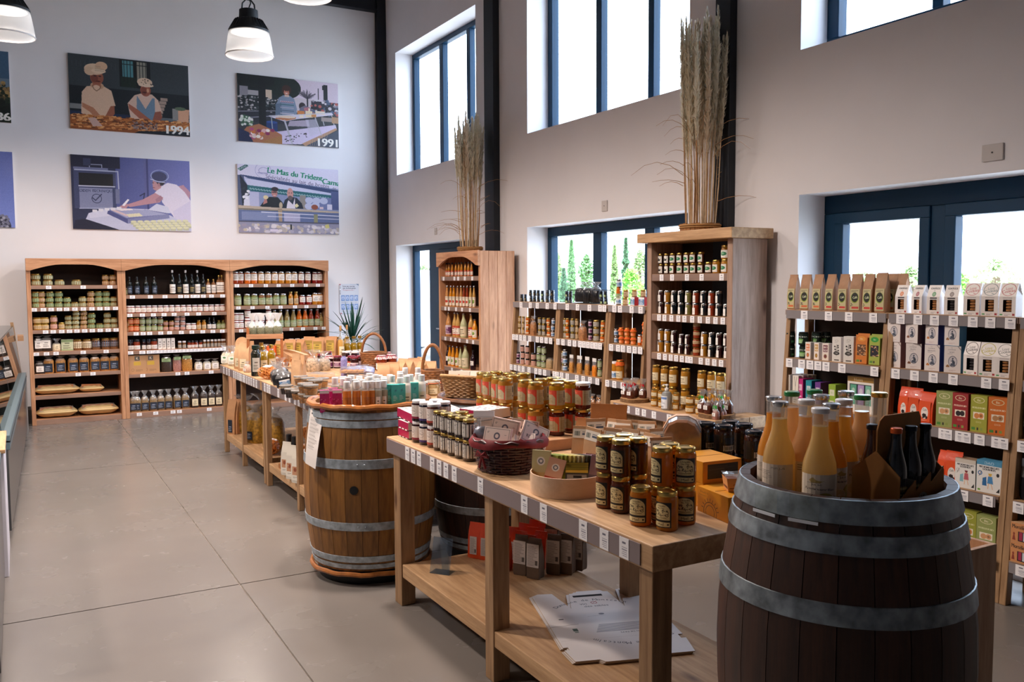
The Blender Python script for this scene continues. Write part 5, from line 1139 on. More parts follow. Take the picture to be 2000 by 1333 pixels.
 # -- tall open cabinet
kt=.00129;TC='tall cabinet';XT=4.54
stock('x',XT,TL[0],'top shelf, '+TC,S([333,371],'goatjar',36,63,2,'dark jar with black sketch')+S([409,450,491,528,573],'treejar',42,63,2,'dark honey jar, green tree label')+S([622],'treejar',44,64,1,'lone dark honey jar')+S([668],'treeam',50,76,1,'amber jar with tree label')+S([722],'treeam',56,80,2,'large amber jar with tree label'),1180,3.03,kt)
stock('x',XT,TL[1],'second shelf, '+TC,S([335],'spd',41,72,2,'olive jar with oval tag')+S([377],'spa',41,72,2,'amber jar with oval tag')+S([416,457,592],'spk',41,72,2,'black jar with oval tag')+S([499],'spg',41,72,2,'green jar with oval tag')+S([543,636],'spr',41,72,2,'rust jar with oval tag')+S([680],'spk',42,72,2,'black jar by the post')+S([725],'spk',42,72,1,'single black jar'),1180,3.03,kt)
stock('x',XT,TL[2],'third shelf, '+TC,S([334,375],'spa',41,72,2,'amber jar with oval tag')+S([414],'spd',42,70,2,'dark jar with oval tag')+S([457,495],'spd',36,60,2,'small dark jar with oval tag')+S([547],'twolab',44,50,4,'two-tone honey jar')+S([593],'spa',42,72,2,'amber jar right of the tall stack')+S([638],'spk',42,72,2,'black jar with oval tag')+S([684,728],'spd',42,72,2,'purple-brown jar with oval tag'),1180,3.03,kt)
XQ=4.36
stock('x',XQ,TP,'cabinet platform',S([310,360],'honeylab',50,118,2,'large honey jar')+S([410,480],'honeylab',58,118,2,'broad honey jar')+S([578,636,692],'honeylab',54,118,2,'honey jar behind the sweets'),1180,3.03,.00126)
stock('x',4.235,TP,'cabinet platform',S([300],'honeylab',50,54,2,'small honey jar')+S([342],'honeylab',44,54,2,'small honey jar left of the dispenser')+S([426],'honeylab',40,54,2,'small honey jar right of the dispenser')+S([511],'honeylab',58,52,2,'wide small honey jar')+S([558],'honeylab',40,54,2,'small honey jar by the sweets'),1180,3.03,.00122)
# hand gel dispenser
def dispenser():
 b=MB().lathe([(.033,0),(.036,.006),(.036,.10),(.028,.118),(.014,.125),(.013,.132)],20).mesh('dispenser_body',mat('clear_gel','c3c8c8',.06,trans=.55,coat=.6))
 p=MB().lathe([(.014,.130),(.014,.145),(.005,.147),(.005,.160),(.010,.161),(.010,.170),(.004,.172)],14).tube([(0,0,.166),(0,-.02,.168),(0,-.034,.162)],.004,6).mesh('pump',M_white)
 c=Canvas(48,64,'eef0f4');c.rect(.05,.95,.74,.9,'6f8fc8').lines(.1,.9,.3,.66,5,'7a7c88')
 for i in range(12):c.rect(.3+i*.035,.3+i*.035+.018,.06,.22,'2a2a2a')
 return ('gel_dispenser','dispenser',b,[('pump',p),('label',arc_label(.0365,.012,.095,150).mesh('label',c.material('gel_label')))])
z=TP+.0008;place(dispenser(),(4.19,yat(1180+370/3.03,4.19,z+.05),z),-1.9,'clear hand gel pump bottle standing on the cabinet platform',None,None,1.12)
# wood slices with sweet bags
def slice_spec(r):
 n=30;rr=random.Random(4);rad=[r*(1+rr.uniform(-.05,.05)) for _ in range(n)]
 mb=MB();vs=[(rad[i]*math.cos(2*math.pi*i/n),rad[i]*math.sin(2*math.pi*i/n),z) for z in (0,.028) for i in range(n)]
 mb.add(vs,[(i,(i+1)%n,n+(i+1)%n,n+i) for i in range(n)],0);mb.add([vs[n+i] for i in range(n)],[tuple(range(n))],1);mb.add([vs[i] for i in range(n)],[tuple(range(n-1,-1,-1))],1)
 return ('wood_slice','tray',mb.mesh('wood_slice',[mat('bark_edge','7a5a3c',.9,noise=.4,nscale=60,bump=.5),wood('cut_wood','c79b6c','a3764b','z')],40),[])
def sweetbag(f,rb,s_,w=.062,h=.155):return cello('sweet_bag',w,w*.8,h,f,LB['white'],rb,fillz=.46,seed=s_,lz=(.18,.36),lw=.6)
rib_r,rib_o,rib_g=mat('red_ribbon','c81e30',.3),mat('orange_ribbon','d9921c',.3),mat('green_ribbon','2fae3a',.3)
zc_=TP+.0008;s1=Vector((4.265,yat(1180+180/3.03,4.265,TP),TP));s2=Vector((4.27,yat(1180+668/3.03,4.27,TP)-.02,TP))
place(slice_spec(.115),(4.265,s1.y,zc_),.4,'round wood slice tray at the left end of the cabinet platform');place(slice_spec(.125),(4.27,s2.y+.02,zc_),1.2,'round wood slice tray at the right end of the cabinet platform')
for i,(dx,dy,rb,lb) in enumerate(((-.05,.06,rib_r,'front left'),(-.055,-.02,rib_r,'front right'),(.04,.045,rib_r,'back left'),(.045,-.05,rib_r,'back right'))):
 place(sweetbag(F_praline,rb,20+i),(4.265+dx,s1.y+dy,TP+.030),-1.57+RND.uniform(-.3,.3),'sweet bag with red tie, '+lb+' on the left wood slice','sweet bags on the left wood slice')
for i,(dx,dy,rb,lb) in enumerate(((-.07,.075,rib_g,'front left'),(-.078,.005,rib_o,'front middle'),(-.06,-.068,rib_o,'front right'),(.035,.07,rib_o,'back left'),(.04,0,rib_g,'back middle'),(.045,-.065,rib_o,'back right'))):
 place(sweetbag(F_praline,rb,30+i,.066,.165),(4.27+dx,s2.y+.02+dy,TP+.030),-1.57+RND.uniform(-.3,.3),'sweet bag, '+lb+' of six on the right wood slice','sweet bags on the right wood slice')
for i,(u,x,lb) in enumerate(((787,4.185,'left'),(828,4.225,'middle'),(862,4.25,'right'))):
 y=yat(1180+u/3.03,x,TP+.04);y=max(y,PYA+.04)
 place(sweetbag(F_pink,rib_g,40+i,.052,.13),(x,y,zc_),-1.57,'green-tied pink sweet bag, '+lb+' of three at the platform corner','pink sweet bags at the platform corner')
 # ------------------------------------------------------------------ right leaning shelves
QA,QB,QC='coffee-bag unit','cookie-carton unit','right-edge unit'
qa,qb=kk(3.8,4.55,2.898),kk(3.02,4.55,2.898)
c=Canvas(64,112,'b9ad82');c.rect(0,1,.0,.97,'c2b88c').ell(.5,.58,.42,.25,'8fa83e').ell(.5,.6,.36,.225,'14150f').text('Café',.52,.60,.20,'dfe6c0',rot=6,bold=.01).rect(.18,.92,.06,.16,'cf6a3a').lines(.1,.9,.86,.95,2,'5a5640').speck(.1,.35,.2,.3,5,['1d1a12'],.05,.07,2,.6);LB['cafe']=c.material('coffee_label',.5)
c=Canvas(64,112,'b9ad82');c.rect(0,1,.0,.97,'c2b88c').ell(.5,.58,.42,.25,'8fa83e').ell(.5,.6,.36,.225,'14150f').text('Café',.52,.60,.20,'dfe6c0',rot=6,bold=.01).rect(.18,.92,.06,.16,'c23a34').lines(.1,.9,.86,.95,2,'5a5640').speck(.1,.35,.2,.3,5,['1d1a12'],.05,.07,3,.6);LB['cafe2']=c.material('coffee_label_red',.5)
coffee= lambda lb,s_:(lambda w,h:pouch('coffee_bag',w,.055,h,mat('brown_coffee_paper','a9805f',.6,noise=.12,nscale=20,bump=.3),LB[lb],lz=(.04,.60),lw=.86,seed=s_))
XR= lambda z:xf(z)+.045
stock('x',XR(RL[0]),RL[0],'top of '+QA,[(148+71.5*i,coffee('cafe' if i<3 else 'cafe2',i),64,207+(6 if i==7 else 0),1,'brown coffee bag') for i in range(8)],1500,2.898,qa,'coffee bags along the top of the leaning unit')
for i in range(3):
 place(coffee('cafe',20+i)(q4(.075),q4(.235)),(XR(RL[0])+.075,yat(1500+(640+60*i)/2.898,XR(RL[0])+.07,1.6),RL[0]+.001),-1.57+RND.uniform(-.1,.1),['brown coffee bag in the back row, leftmost of three','brown coffee bag in the back row, middle of three','brown coffee bag in the back row, nearest the cookie cartons'][i],'coffee bags in the back row')
def cookie_front(kind_,col,rad=.0):
 c=Canvas(72,132,'ece6e2')
 if kind_=='dot':
  c.text('cookies',.52,.90,.17,'2d2b2e',bold=.008).text('LES',.5,.81,.06,'777777').ell(.52,.69,.15,.082,col).ell(.52,.69,.1,.055,'efe8e2',.35).rect(.24,.78,.53,.575,'555055').speck(.05,.95,.5,.8,26,['b5aeb0'],.008,.014,3,.6)
 else:
  c.ell(.5,.80,.44,.185,col,ring=.09).text('Love',.5,.84,.16,col,rot=8).text('Cookies',.5,.76,.17,col,rot=8,bold=.004).line([(.58,.69),(.70,.67)],col,.03).rect(.22,.78,.545,.56,'9a9294')
 c.rect(.06,.22,.04,.075,'4a9a5a' if kind_!='dot' else 'ece6e2').rect(.80,.94,.03,.09,'a8383e').lines(.32,.7,.03,.10,2,'9a9294')
 return c.material('cookie_carton_print',.45)
M_card=mat('white_carton','e6e2e2',.5);M_cookie=mat('baked_cookie','a9713e',.75,noise=.3,nscale=120,bump=.5);M_cookied=mat('dark_cookie','2a2226',.7,noise=.3,nscale=120,bump=.5)
def gable(w,d,h,front,cook,key):
 k=('gab',w,h,key)
 if k in _SP:return _SP[k]
 hs=h*.60;wx0,wx1,wz0,wz1=-w*.26,w*.26,h*.14,h*.50;y0=-d/2
 mb=MB();U= lambda x,z:((x+w/2)/w,z/h)
 # front with an opening, sloping roof panels, sides
 def fq(xa,xb,za,zb):mb.add([(xa,y0,za),(xb,y0,za),(xb,y0,zb),(xa,y0,zb)],[(0,1,2,3)],1,[[U(xa,za),U(xb,za),U(xb,zb),U(xa,zb)]])
 fq(-w/2,w/2,0,wz0);fq(-w/2,wx0,wz0,wz1);fq(wx1,w/2,wz0,wz1);fq(-w/2,w/2,wz1,hs)
 rt=.006
 mb.add([(-w/2,y0,hs),(w/2,y0,hs),(w/2*.98,-rt,h),(-w/2*.98,-rt,h)],[(0,1,2,3)],1,[[U(-w/2,hs),U(w/2,hs),U(w/2,h),U(-w/2,h)]])
 mb.add([(-w/2,-y0,hs),(w/2,-y0,hs),(w/2*.98,rt,h),(-w/2*.98,rt,h)],[(3,2,1,0)],0);mb.add([(-w/2*.98,-rt,h),(w/2*.98,-rt,h),(w/2*.98,rt,h),(-w/2*.98,rt,h)],[(0,1,2,3)],0)
 for s_ in (-1,1):
  x=s_*w/2;x2=x*.98;i_=x*.55
  mb.add([(x,y0,0),(x,-y0,0),(x,-y0,hs),(x,y0,hs)],[(0,1,2,3) if s_>0 else (3,2,1,0)],0)
  mb.add([(x,y0,hs),(x,-y0,hs),(x*.80,0,h*.80),(x2,-rt,h),(x2,rt,h)],[(0,1,2) if s_>0 else (2,1,0),(0,2,3) if s_>0 else (3,2,0),(1,4,2) if s_>0 else (2,4,1),(3,2,4)],0)
 mb.add([(-w/2,-y0,0),(w/2,-y0,0),(w/2,-y0,hs),(-w/2,-y0,hs)],[(3,2,1,0)],0);mb.add([(-w/2,y0,0),(w/2,y0,0),(w/2,-y0,0),(-w/2,-y0,0)],[(3,2,1,0)],0)
 body=mb.mesh('cookie_carton_body',[M_card,front],0);ps=[]
 iv=MB().add([(wx0,y0+.03,wz0),(wx1,y0+.03,wz0),(wx1,y0+.03,wz1),(wx0,y0+.03,wz1),(wx0,y0,wz0),(wx1,y0,wz0),(wx1,y0,wz1),(wx0,y0,wz1)],[(0,1,2,3),(4,0,3,7),(1,5,6,2),(4,5,1,0),(3,2,6,7)])
 ps.append(('window_recess',iv.mesh('window_recess',mat('dark_recess','211a17',.8),0)))
 ck=MB();n=4
 for i in range(n):
  zc=wz0+(wz1-wz0)*(i+.5)/n;ck.lathe([(.004,zc-.007),(w*.2,zc-.005),(w*.22,zc),(w*.2,zc+.005),(.004,zc+.007)],12,c=(w*.04,y0+.018),mi=0)
 ckm=ck.mesh('cookie_stack',cook);ckm2=ckm
 for v in ckm.vertices:v.co.y=y0+.016+(v.co.y-(y0+.018))*.55
 ps.append(('cookie_stack',ckm))
 _SP[k]=('cookie_carton','box',body,ps);return _SP[k]
CKF=[('dot','d9743a'),('dot','a0505c'),('dot','3c8a4c'),('dot','6e5f5c'),('ring','b04a50'),('ring','6f8084'),('ring','b04a50')]
CKM=[cookie_front(a,b) for a,b in CKF]
names=['cookie carton with orange dot','cookie carton with mauve dot','cookie carton with green dot','cookie carton with grey dot and dark cookies','cookie carton with red ring','cookie carton with grey ring','cookie carton with red ring at the right end']
its=[]
for i,u in enumerate((770,866,955,1050,1168,1270,1376)):
 its.append((u,(lambda i: lambda w,h:gable(w,.062,h,CKM[i],M_cookied if i==3 else M_cookie,i))(i),80 if i<4 else 92,168 if i<4 else 180,1,names[i]))
stock('x',XR(RL[0]),RL[0],'top of '+QB,its,1500,2.898,qb)
CKN=[cookie_front('ring','4a3c3a'),cookie_front('ring','b5a83c'),cookie_front('ring','6f6f6c')]
its=[]
for i,u in enumerate((1165,1258,1350)):
 its.append((u,(lambda i: lambda w,h:gable(w,.062,h,CKN[i],M_cookied if i==0 else M_cookie,10+i))(i),88,182,1,['cookie carton with brown ring and dark cookies','cookie carton with yellow ring','cookie carton with pale grey ring'][i]))
stock('x',XR(RL[1]),RL[1],'second shelf of '+QB,its,1500,2.898,qb)
def portrait(v,nut):
 c=Canvas(84,132,'e3dad6');r=random.Random(v)
 c.poly([(.78,1),(1,.84),(1,.90),(.86,1)],'9a9290').ell(.45,.93,.05,.03,'a8a0a0',ring=.3).text('CONFISERIE',.45,.86,.07,'8a8488',wide=.9).text(['PRUNES','FRUITS','BIENFAITS','NOIX'][v],.46,.77,.085,'77707a').lines(.2,.7,.70,.73,1,'a8a0a4')
 c.ell(.52,.42,.27,.21,'3c4450').ell(.52,.42,.245,.19,'cfc9cc')
 # an engraved seated figure
 c.poly([(.38,.25),(.42,.42),(.50,.50),(.60,.46),(.68,.25)],'4a5262').ell(.52,.53,.05,.035,'3c4450').poly([(.36,.34),(.46,.44),(.5,.36)],'e6e0e0').poly([(.56,.46),(.66,.40),(.64,.30),(.55,.36)],'2f3642' if v%2 else '8a90a0')
 for i in range(26):
  x=r.uniform(.32,.70);y=r.uniform(.26,.56);c.line([(x,y),(x+r.uniform(-.06,.06),y+.03)],'5a6070',.008,.8)
 for i in range(3):c.ell(.18+.09*i*(i<2)+.04*(i==2),.23+.03*(i==2),.07,.035,nut)
 c.lines(.3,.75,.06,.12,2,'b08a84');return c.material('portrait_box_print',.5)
PF=[portrait(i,n) for i,n in enumerate(('3a2a26','7a4a30','c07a42','9a6a40'))]
PSD=[mat('pink_box_side','c9a3a0',.5),mat('brown_box_side','6d4a48',.5),mat('purple_box_side','5f5590',.5),mat('blue_box_side','4f86a8',.5)]
its=[]
pn=['white portrait box with pink sides','white portrait box with brown sides','white portrait box with purple sides','white portrait box with blue sides']
for i,u in enumerate((733,838,948,1058)):
 its.append((u,(lambda i: lambda w,h:carton('portrait_box',w,.06,h,PSD[i],PF[i]))(i),94,153,2,pn[i]))
stock('x',XR(RL[1]),RL[1],'second shelf of '+QB,its,1500,2.898,qb)
# matcha pots, tea cartons, twig cartons, orange and green bags
c=Canvas(64,64,'10231c');c.text('MATCHA',.5,.72,.15,'dfe8df',bold=.008).poly([(.36,.12),(.64,.12),(.70,.5),(.30,.5)],'9cc28a').ell(.5,.5,.2,.06,'5f9a4a').rect(.78,.92,.12,.3,'4a8a5a');LB['matcha']=c.material('matcha_label',.4)
pot= lambda w,h:jar('matcha_pot',w,h,mat('dark_green_pot','0e1f1a',.3,coat=.4),mat('dark_pot_lid','0c1210',.35),LB['matcha'],(.05,.88),230,.1,16)
def tea(col,key):
 c=Canvas(40,80,'e8dcd2');c.rect(.15,.85,.50,.90,col).text('BIO',.5,.78,.26,'efe6d8',bold=.015).text('ROI',.5,.60,.26,'f4ece2',bold=.015).ell(.5,.24,.26,.13,'8a6a3a').ell(.5,.24,.17,.085,col);return c.material('tea_carton_print',.5)
TE=[tea('d9703a',0),tea('b98a32',1),tea('6a2a3e',2)]
c=Canvas(56,120,'dcd8d2');c.ell(.5,.86,.2,.04,'b0aaa4',ring=.3).lines(.25,.8,.78,.81,1,'8a8684').line([(.5,.24),(.52,.70)],'2a2826',.03)
for q in ((.3,.62),(.68,.58),(.34,.5),(.7,.46),(.38,.4),(.66,.66)):c.ell(q[0],q[1],.09,.035,'2a2826').line([q,(.51,q[1]-.05)],'2a2826',.02)
c.ell(.5,.34,.36,.075,'3a3836').text('THE',.5,.34,.11,'e8e4de').rect(.25,.8,.04,.08,'3a3836');LB['twig']=c.material('twig_carton_print',.5)
twig= lambda w,h:carton('herbal_tea_carton',w,.05,h,M_card,LB['twig'])
def bioc(col,win,nm):
 c=Canvas(64,132,col);c.ell(.5,.86,.36,.09,win[2]).text(win[3],.5,.86,.13,'f0e8d0').rect(.12,.88,.28,.66,win[0]).speck(.14,.86,.28,.62,30,win[1],.05,.1,5,.6).rect(.1,.36,.05,.13,'5a8a3a').rect(.42,.56,.05,.13,'4a4438');return c.material(nm,.5)
OB=bioc('d0782e',('5a3a26',['c99a6a','b07a4a','d8b48a'],'e0943e','Bio'),'orange_kraft_bag_print');GB=bioc('a2b04a',('20202a',['e0b088','2a2430','c98a5a'],'2f9a3e','Bio'),'green_kraft_bag_print')
ogb= lambda m,cm:(lambda w,h:pouch('snack_bag',w,.05,h,cm,m,lz=(.02,.96),lw=.98,seed=4))
stock('x',XR(RL[1]),RL[1],'second shelf of '+QA,[(128,pot,56,78,2,'dark green matcha pot')]+[(203,pot,56,78,2,'dark green matcha pot')]+[(243, lambda w,h:carton('tea_carton',w,.045,h,M_card,TE[0]),43,98,1,'small orange tea carton'),(288, lambda w,h:carton('tea_carton',w,.045,h,M_card,TE[1]),43,98,1,'small gold tea carton'),(335, lambda w,h:carton('tea_carton',w,.045,h,M_card,TE[2]),43,98,1,'small maroon tea carton'),(400,twig,60,140,1,'white carton with black twig'),(466,twig,62,148,1,'white carton with black twig'),(544,ogb(OB,mat('orange_paper','d0782e',.6)),72,168,1,'orange snack bag with window'),(618,ogb(GB,mat('olive_paper','9aa648',.6)),66,168,1,'green snack bag with window')],1500,2.898,qa)
for i in range(2):
 for t in range(2):place(pot(q4(56*qa),q4(78*qa)),(XR(RL[1])+.075+.068*i,yat(1500+(215+12*i)/2.898,XR(RL[1]),1.2)-.02,RL[1]+.001+t*(q4(78*qa)+.0006)),-1.57,'dark green matcha pot in the back, '+['upper','lower'][1-t]+' of the '+['second','third'][i]+' row, '+QA,'matcha pots in the back')
 # third shelf of the coffee unit: white tea row, colour boxes, gift set
k8=kk(3.8,4.5,1.0)
def at(u,x,z):return yat(u,x,z+.05)
c=Canvas(48,64,'e6ddd0');c.line([(.3,.95),(.5,.6),(.5,.2)],'4a4440',.04).line([(.7,.95),(.5,.6)],'4a4440',.04).lines(.2,.8,.05,.2,2,'8a8480');LB['wtea']=c.material('white_tea_print',.5)
z3=RL[2]+.001
for i,u in enumerate((1541,1557)):
 for j in range(4):
  place(carton('white_tea_packet',.050,.03,.188,M_card,LB['wtea']),(XR(RL[2])+j*.042,at(u,XR(RL[2]),1.0)-.004*j,z3),-1.57,'white tea packet, '+ORD[j]+' from the front in the '+['left','right'][i]+' file, third shelf of '+QA,'white tea packets in two files')
def colbox(col,u,wpx,h,lb,dx=0):
 c=Canvas(32,48,col);c.rect(.15,.85,.55,.8,'efe6e8',.8).text('THE',.5,.67,.16,col).lines(.15,.85,.1,.4,3,'f0e4ea');m=c.material('tea_box_print',.5)
 place(carton('tea_box',wpx*k8,.10,h,mat('tea_box_'+col,col,.5),m),(XR(RL[2])+.04+dx,at(u,XR(RL[2])+.04,1.0),z3),-1.57,lb)
colbox('c02a78',1573,16,.170,'magenta tea box on the third shelf of '+QA);colbox('1f8a9a',1590,15,.165,'teal tea box beside the magenta one, third shelf of '+QA);colbox('6a3a8a',1608,14,.160,'purple tea box on the third shelf of '+QA);colbox('8fb03a',1636,17,.158,'lime green tea box on the third shelf of '+QA)
c=Canvas(132,108,'e9e4dc');c.rect(0,1,.86,1,'a07a3a').text('Infusions',.42,.925,.07,'f0e2c0').rect(.08,.92,.22,.80,'1f2a33').rect(.11,.35,.22,.78,'5fa88a').rect(.40,.64,.22,.78,'b59ac8').rect(.69,.90,.22,.78,'7fbfa8')
for x in (.23,.52,.80):c.ell(x,.60,.07,.09,'e8efe8',.6).lines(x-.07,x+.07,.30,.46,3,'e8efe8')
LB['gift']=c.material('gift_box_print',.45)
place(carton('gift_box',62*kk(3.55,4.5,1),.06,.225,mat('gift_box_card','cfc8bc',.5),LB['gift']),(XR(RL[2])+.03,at(1687,XR(RL[2])+.03,1.0),z3),-1.57,'gift box with three pastel tubs, third shelf of the coffee-bag unit')
# lower shelves of the cookie unit (crop at 2.897 from 1640,700)
q2=kk(2.95,4.48,2.897);LIM.update({QA:(ry[2]+.04,ry[3]-.038),QB:(ry[1]+.038,ry[2]-.038),QC:(ry[0]+.03,ry[1]-.038)})
c=Canvas(64,84,'e2552a');c.ell(.5,.42,.32,.3,'e9e0da').speck(.3,.7,.2,.34,6,['2a2022'],.06,.1,2).text('Café',.5,.58,.14,'4a4440').lines(.25,.75,.04,.1,2,'f6d0c0');LB['opouch']=c.material('orange_pouch_print',.35)
M_opouch=mat('orange_film','d8481f',.28,coat=.5,bump=.5,nscale=14)
op= lambda s_:(lambda w,h:pouch('orange_pouch',w,.06,h,M_opouch,LB['opouch'],lz=(.08,.72),lw=.72,seed=s_))
def moel(col,win,cook,nm):
 c=Canvas(80,148,col);c.ell(.5,.87,.34,.08,'e4dcb0').ell(.5,.87,.30,.065,col).text('Bio',.5,.87,.12,'f2e8c8').text('MOELLEUX BIO',.5,.66,.085,win,bold=.006).rect(.16,.84,.36,.54,'efe4d0').ell(.38,.44,.16,.075,cook).ell(.64,.45,.15,.075,cook).ell(.64,.45,.07,.035,'3a2a20',.4).text('COCO',.5,.27,.08,win).rect(.08,.30,.05,.12,'4a8a3a').rect(.4,.5,.05,.12,'3a3a2a').rect(.6,.75,.05,.12,'8a9a4a');return c.material(nm,.5)
MC=[moel('97a05e','dfe0b0','d8a070','sage_box_print'),moel('9a2a2c','f0d8c0','2a2226','red_box_print'),moel('a0a23c','e6e4b0','d98a4a','olive_box_print'),moel('d5722c','f4e2c8','c08a5a','orange_box_print')]
MS=[mat('sage_card','8a9458',.5),mat('red_card','8a2a2c',.5),mat('olive_card','8f9238',.5),mat('orange_card','c66a2a',.5)]
its=[(378,op(1),84,205,1,'orange film pouch'),(430,op(2),84,205,1,'orange film pouch'),(500,op(3),104,190,1,'orange film pouch')]
for i,u in enumerate((607,703,805,910)):its.append((u,(lambda i: lambda w,h:carton('soft_cake_box',w,.06,h,MS[i],MC[i]))(i),98,208,1,['sage green cake box','red cake box','olive cake box','orange cake box'][i]))
stock('x',XR(RL[2]),RL[2],'third shelf of '+QB,its,1640,2.897,q2)
def gourmet(col,hair,key):
 c=Canvas(104,128,'e8e6e2');c.rect(0,1,.86,1,col).text('MES BONS BISCUITS',.5,.80,.075,'2a2a2e',wide=.9,bold=.005).text('GOURMETS',.5,.73,.075,'2a2a2e',bold=.005)
 if key:c.text('DAO',.5,.93,.11,'d8e8f0',wide=1.2)
 c.ell(.14,.60,.09,.07,'3a6aa8' if key else 'cfcac6',ring=.4).ell(.86,.60,.06,.06,'2a2a2e').ell(.55,.56,.06,.05,'e0b48a').poly([(.47,.62),(.63,.62),(.60,.54),(.5,.56)],hair).poly([(.47,.52),(.64,.52),(.68,.30),(.44,.30)],'4a8ac0' if key else 'c0606a').line([(.5,.30),(.47,.14)],'e0b48a',.03).line([(.6,.30),(.66,.14)],'e0b48a',.03).poly([(.25,.45),(.40,.50),(.42,.22),(.24,.22)],'2f6aa0' if key else '8abcc8').poly([(.80,.06),(.94,.06),(.94,.2)],'1d1d1f').rect(.06,.16,.05,.10,'6aa83a').line([(.1,.5),(.2,.66)],'3a3a3a',.015)
 return c.material('gourmet_box_print',.5)
GW,GBl=gourmet('d0c8bc','7a2a3a',0),gourmet('4f93b8','d8b04a',1)
stock('x',XR(RL[3]),RL[3],'fourth shelf of '+QB,[(600,op(6),80,190,1,'orange film pouch'),(652,op(5),96,195,1,'orange film pouch'),(728, lambda w,h:carton('biscuit_box',w,.07,h,mat('kraft_box_side','9a8068',.6),GW),122,166,1,'white drawn biscuit box'),(862, lambda w,h:carton('biscuit_box',w,.07,h,mat('blue_box_edge','4f93b8',.5),GBl),140,180,1,'blue-topped drawn biscuit box')],1640,2.897,q2)
stock('x',XR(RL[4]),RL[4],'lowest shelf of '+QB,[(735, lambda w,h:carton('soft_cake_box',w,.06,h,MS[2],MC[2]),100,208,1,'olive cake box'),(845, lambda w,h:carton('soft_cake_box',w,.06,h,MS[0],MC[0]),108,205,1,'sage green cake box')],1640,2.897,q2)
# right-edge unit: green jars, black bag, kraft boxes
q3_=kk(2.4,4.45,2.897)
stock('x',XR(RL[2]),RL[2],'third shelf of '+QC,[(1050,'tapeng',40,70,3,'dark green jar'),(1095,'tapeng',40,70,3,'dark green jar')],1640,2.897,q3_)
blackbag= lambda w,h:cello('black_noodle_bag',w,w*.5,h,mat('black_noodle','15161c',.3,coat=.5,noise=.4,nscale=60),None,fillz=.62,header=mat('pale_blue_header','b4c0d4',.4),seed=5)
stock('x',XR(RL[3]),RL[3],'fourth shelf of '+QC,[(1045,blackbag,110,245,1,'black bag with pale header')],1640,2.897,q3_)
c=Canvas(96,64,'c98a58');c.text('Montélimar',.5,.82,.14,'3a2a20',bold=.006).rect(.36,.92,.08,.58,'241c20').rect(.42,.58,.12,.56,'a02a4a').rect(.62,.76,.12,.56,'c8cdd4').rect(.80,.9,.12,.56,'4a5a8a').poly([(.08,.1),(.24,.1),(.2,.34),(.12,.34)],'8a3a2a').ell(.16,.42,.05,.08,'8a3a2a');LB['mont']=c.material('kraft_window_box_print',.55)
stock('x',XR(RL[4]),RL[4],'lowest shelf of '+QC,[(1000, lambda w,h:carton('window_box',w,.09,h,M_kraft2,LB['mont']),128,118,2,'orange kraft window box'),(1135, lambda w,h:carton('window_box',w,.09,h,M_kraft2,LB['mont']),128,118,2,'orange kraft window box')],1640,2.897,q3_)
# tags of the lower right-hand shelves
for o in [o for o in COL.objects if o.name.startswith('leaning_shelf_unit')]:pass
# ------------------------------------------------------------------ goods on the foreground table and the near barrel
def lucent(nm,col,tr=.4,rough=.12):
 m=mat(nm,col,rough,coat=.6,noise=.05,nscale=9);m=m.copy();m.name=nm;nt=m.node_tree;N=nt.nodes.new;b=nt.nodes['Principled BSDF'];out=nt.nodes['Material Output']
 t=N('ShaderNodeBsdfTranslucent');t.inputs[0].default_value=(*[min(1,c_*1.5+.02) for c_ in hexc(col)],1)
 x=N('ShaderNodeMixShader');x.inputs[0].default_value=tr;nt.links.new(b.outputs[0],x.inputs[1]);nt.links.new(t.outputs[0],x.inputs[2]);nt.links.new(x.outputs[0],out.inputs[0]);return m
J_pale,J_orange,J_gold,J_peach=lucent('cloudy_grapefruit_juice','d8b676'),lucent('orange_nectar','dc9c34'),lucent('golden_apple_juice','d6aa54'),lucent('peach_nectar','dcb080')
c=Canvas(96,120,'e4d3bd');c.text('Jus de',.42,.76,.07,'5a4a3c',rot=-2).text('Pamplemousse blanc',.5,.645,.075,'54453a',rot=-2,wide=.82).poly([(.25,.86),(.34,.93),(.42,.86),(.55,.84),(.62,.87),(.5,.80),(.3,.80)],'b89a5a').lines(.2,.7,.79,.81,1,'8a7a6a').ell(.62,.36,.22,.19,'b9a24a').ell(.56,.42,.1,.08,'d0bd6a',.6).ell(.30,.30,.20,.165,'e8d8b4').ell(.30,.30,.17,.14,'dcc69a').ell(.30,.30,.04,.03,'efe2c8').rect(.80,.95,.05,.28,'3a342e')
for i in range(8):c.rect(.82+.015*i,.828+.015*i,.06,.27,'cdbfae')
c.rect(.80,.95,.34,.46,'8a7c6a',.6).lines(.05,.75,.03,.08,2,'8a7a6a');LB['pamp']=c.material('grapefruit_label',.5)
c=Canvas(96,120,'e0cfbc');c.text('PUR JUS',.6,.90,.07,'8a7a6a').lines(.1,.5,.6,.84,6,'9a8a78').rect(.46,.58,.08,.30,'2a3038').rect(.68,.94,.06,.32,'6a7458').lines(.5,.58,.32,.44,3,'4a4a50')
for i in range(12):c.rect(.04+.08*i,.08+.08*i,0,.03,'2a2626')
LB['juiceback']=c.material('juice_back_label',.5)
M_salt=film('bottle_neck_glass',.16,(.86,.88,.88))
ZB=NBZ+.875+.001
def jb(pos,cm,cap,lab,rz,label,fill=.835,h=.288):
 sp=bottle('juice_bottle',.086,h,cm,cap,lab,(.06,.42),150,.46,.44,.045,28,M_salt,'bottle',fill,1.16,.79)
 place(sp,(pos[0],pos[1],ZB),rz,label)
fc=math.atan2(-NBX,NBY)
jb((1.790,1.548),J_pale,M_whitelid,LB['pamp'],-.80,'front juice bottle with grapefruit label and white cap on the near barrel')
jb((1.795,1.69),J_pale,M_silver,LB['juiceback'],-1.15,'pale juice bottle showing its back label, left front of the near barrel')
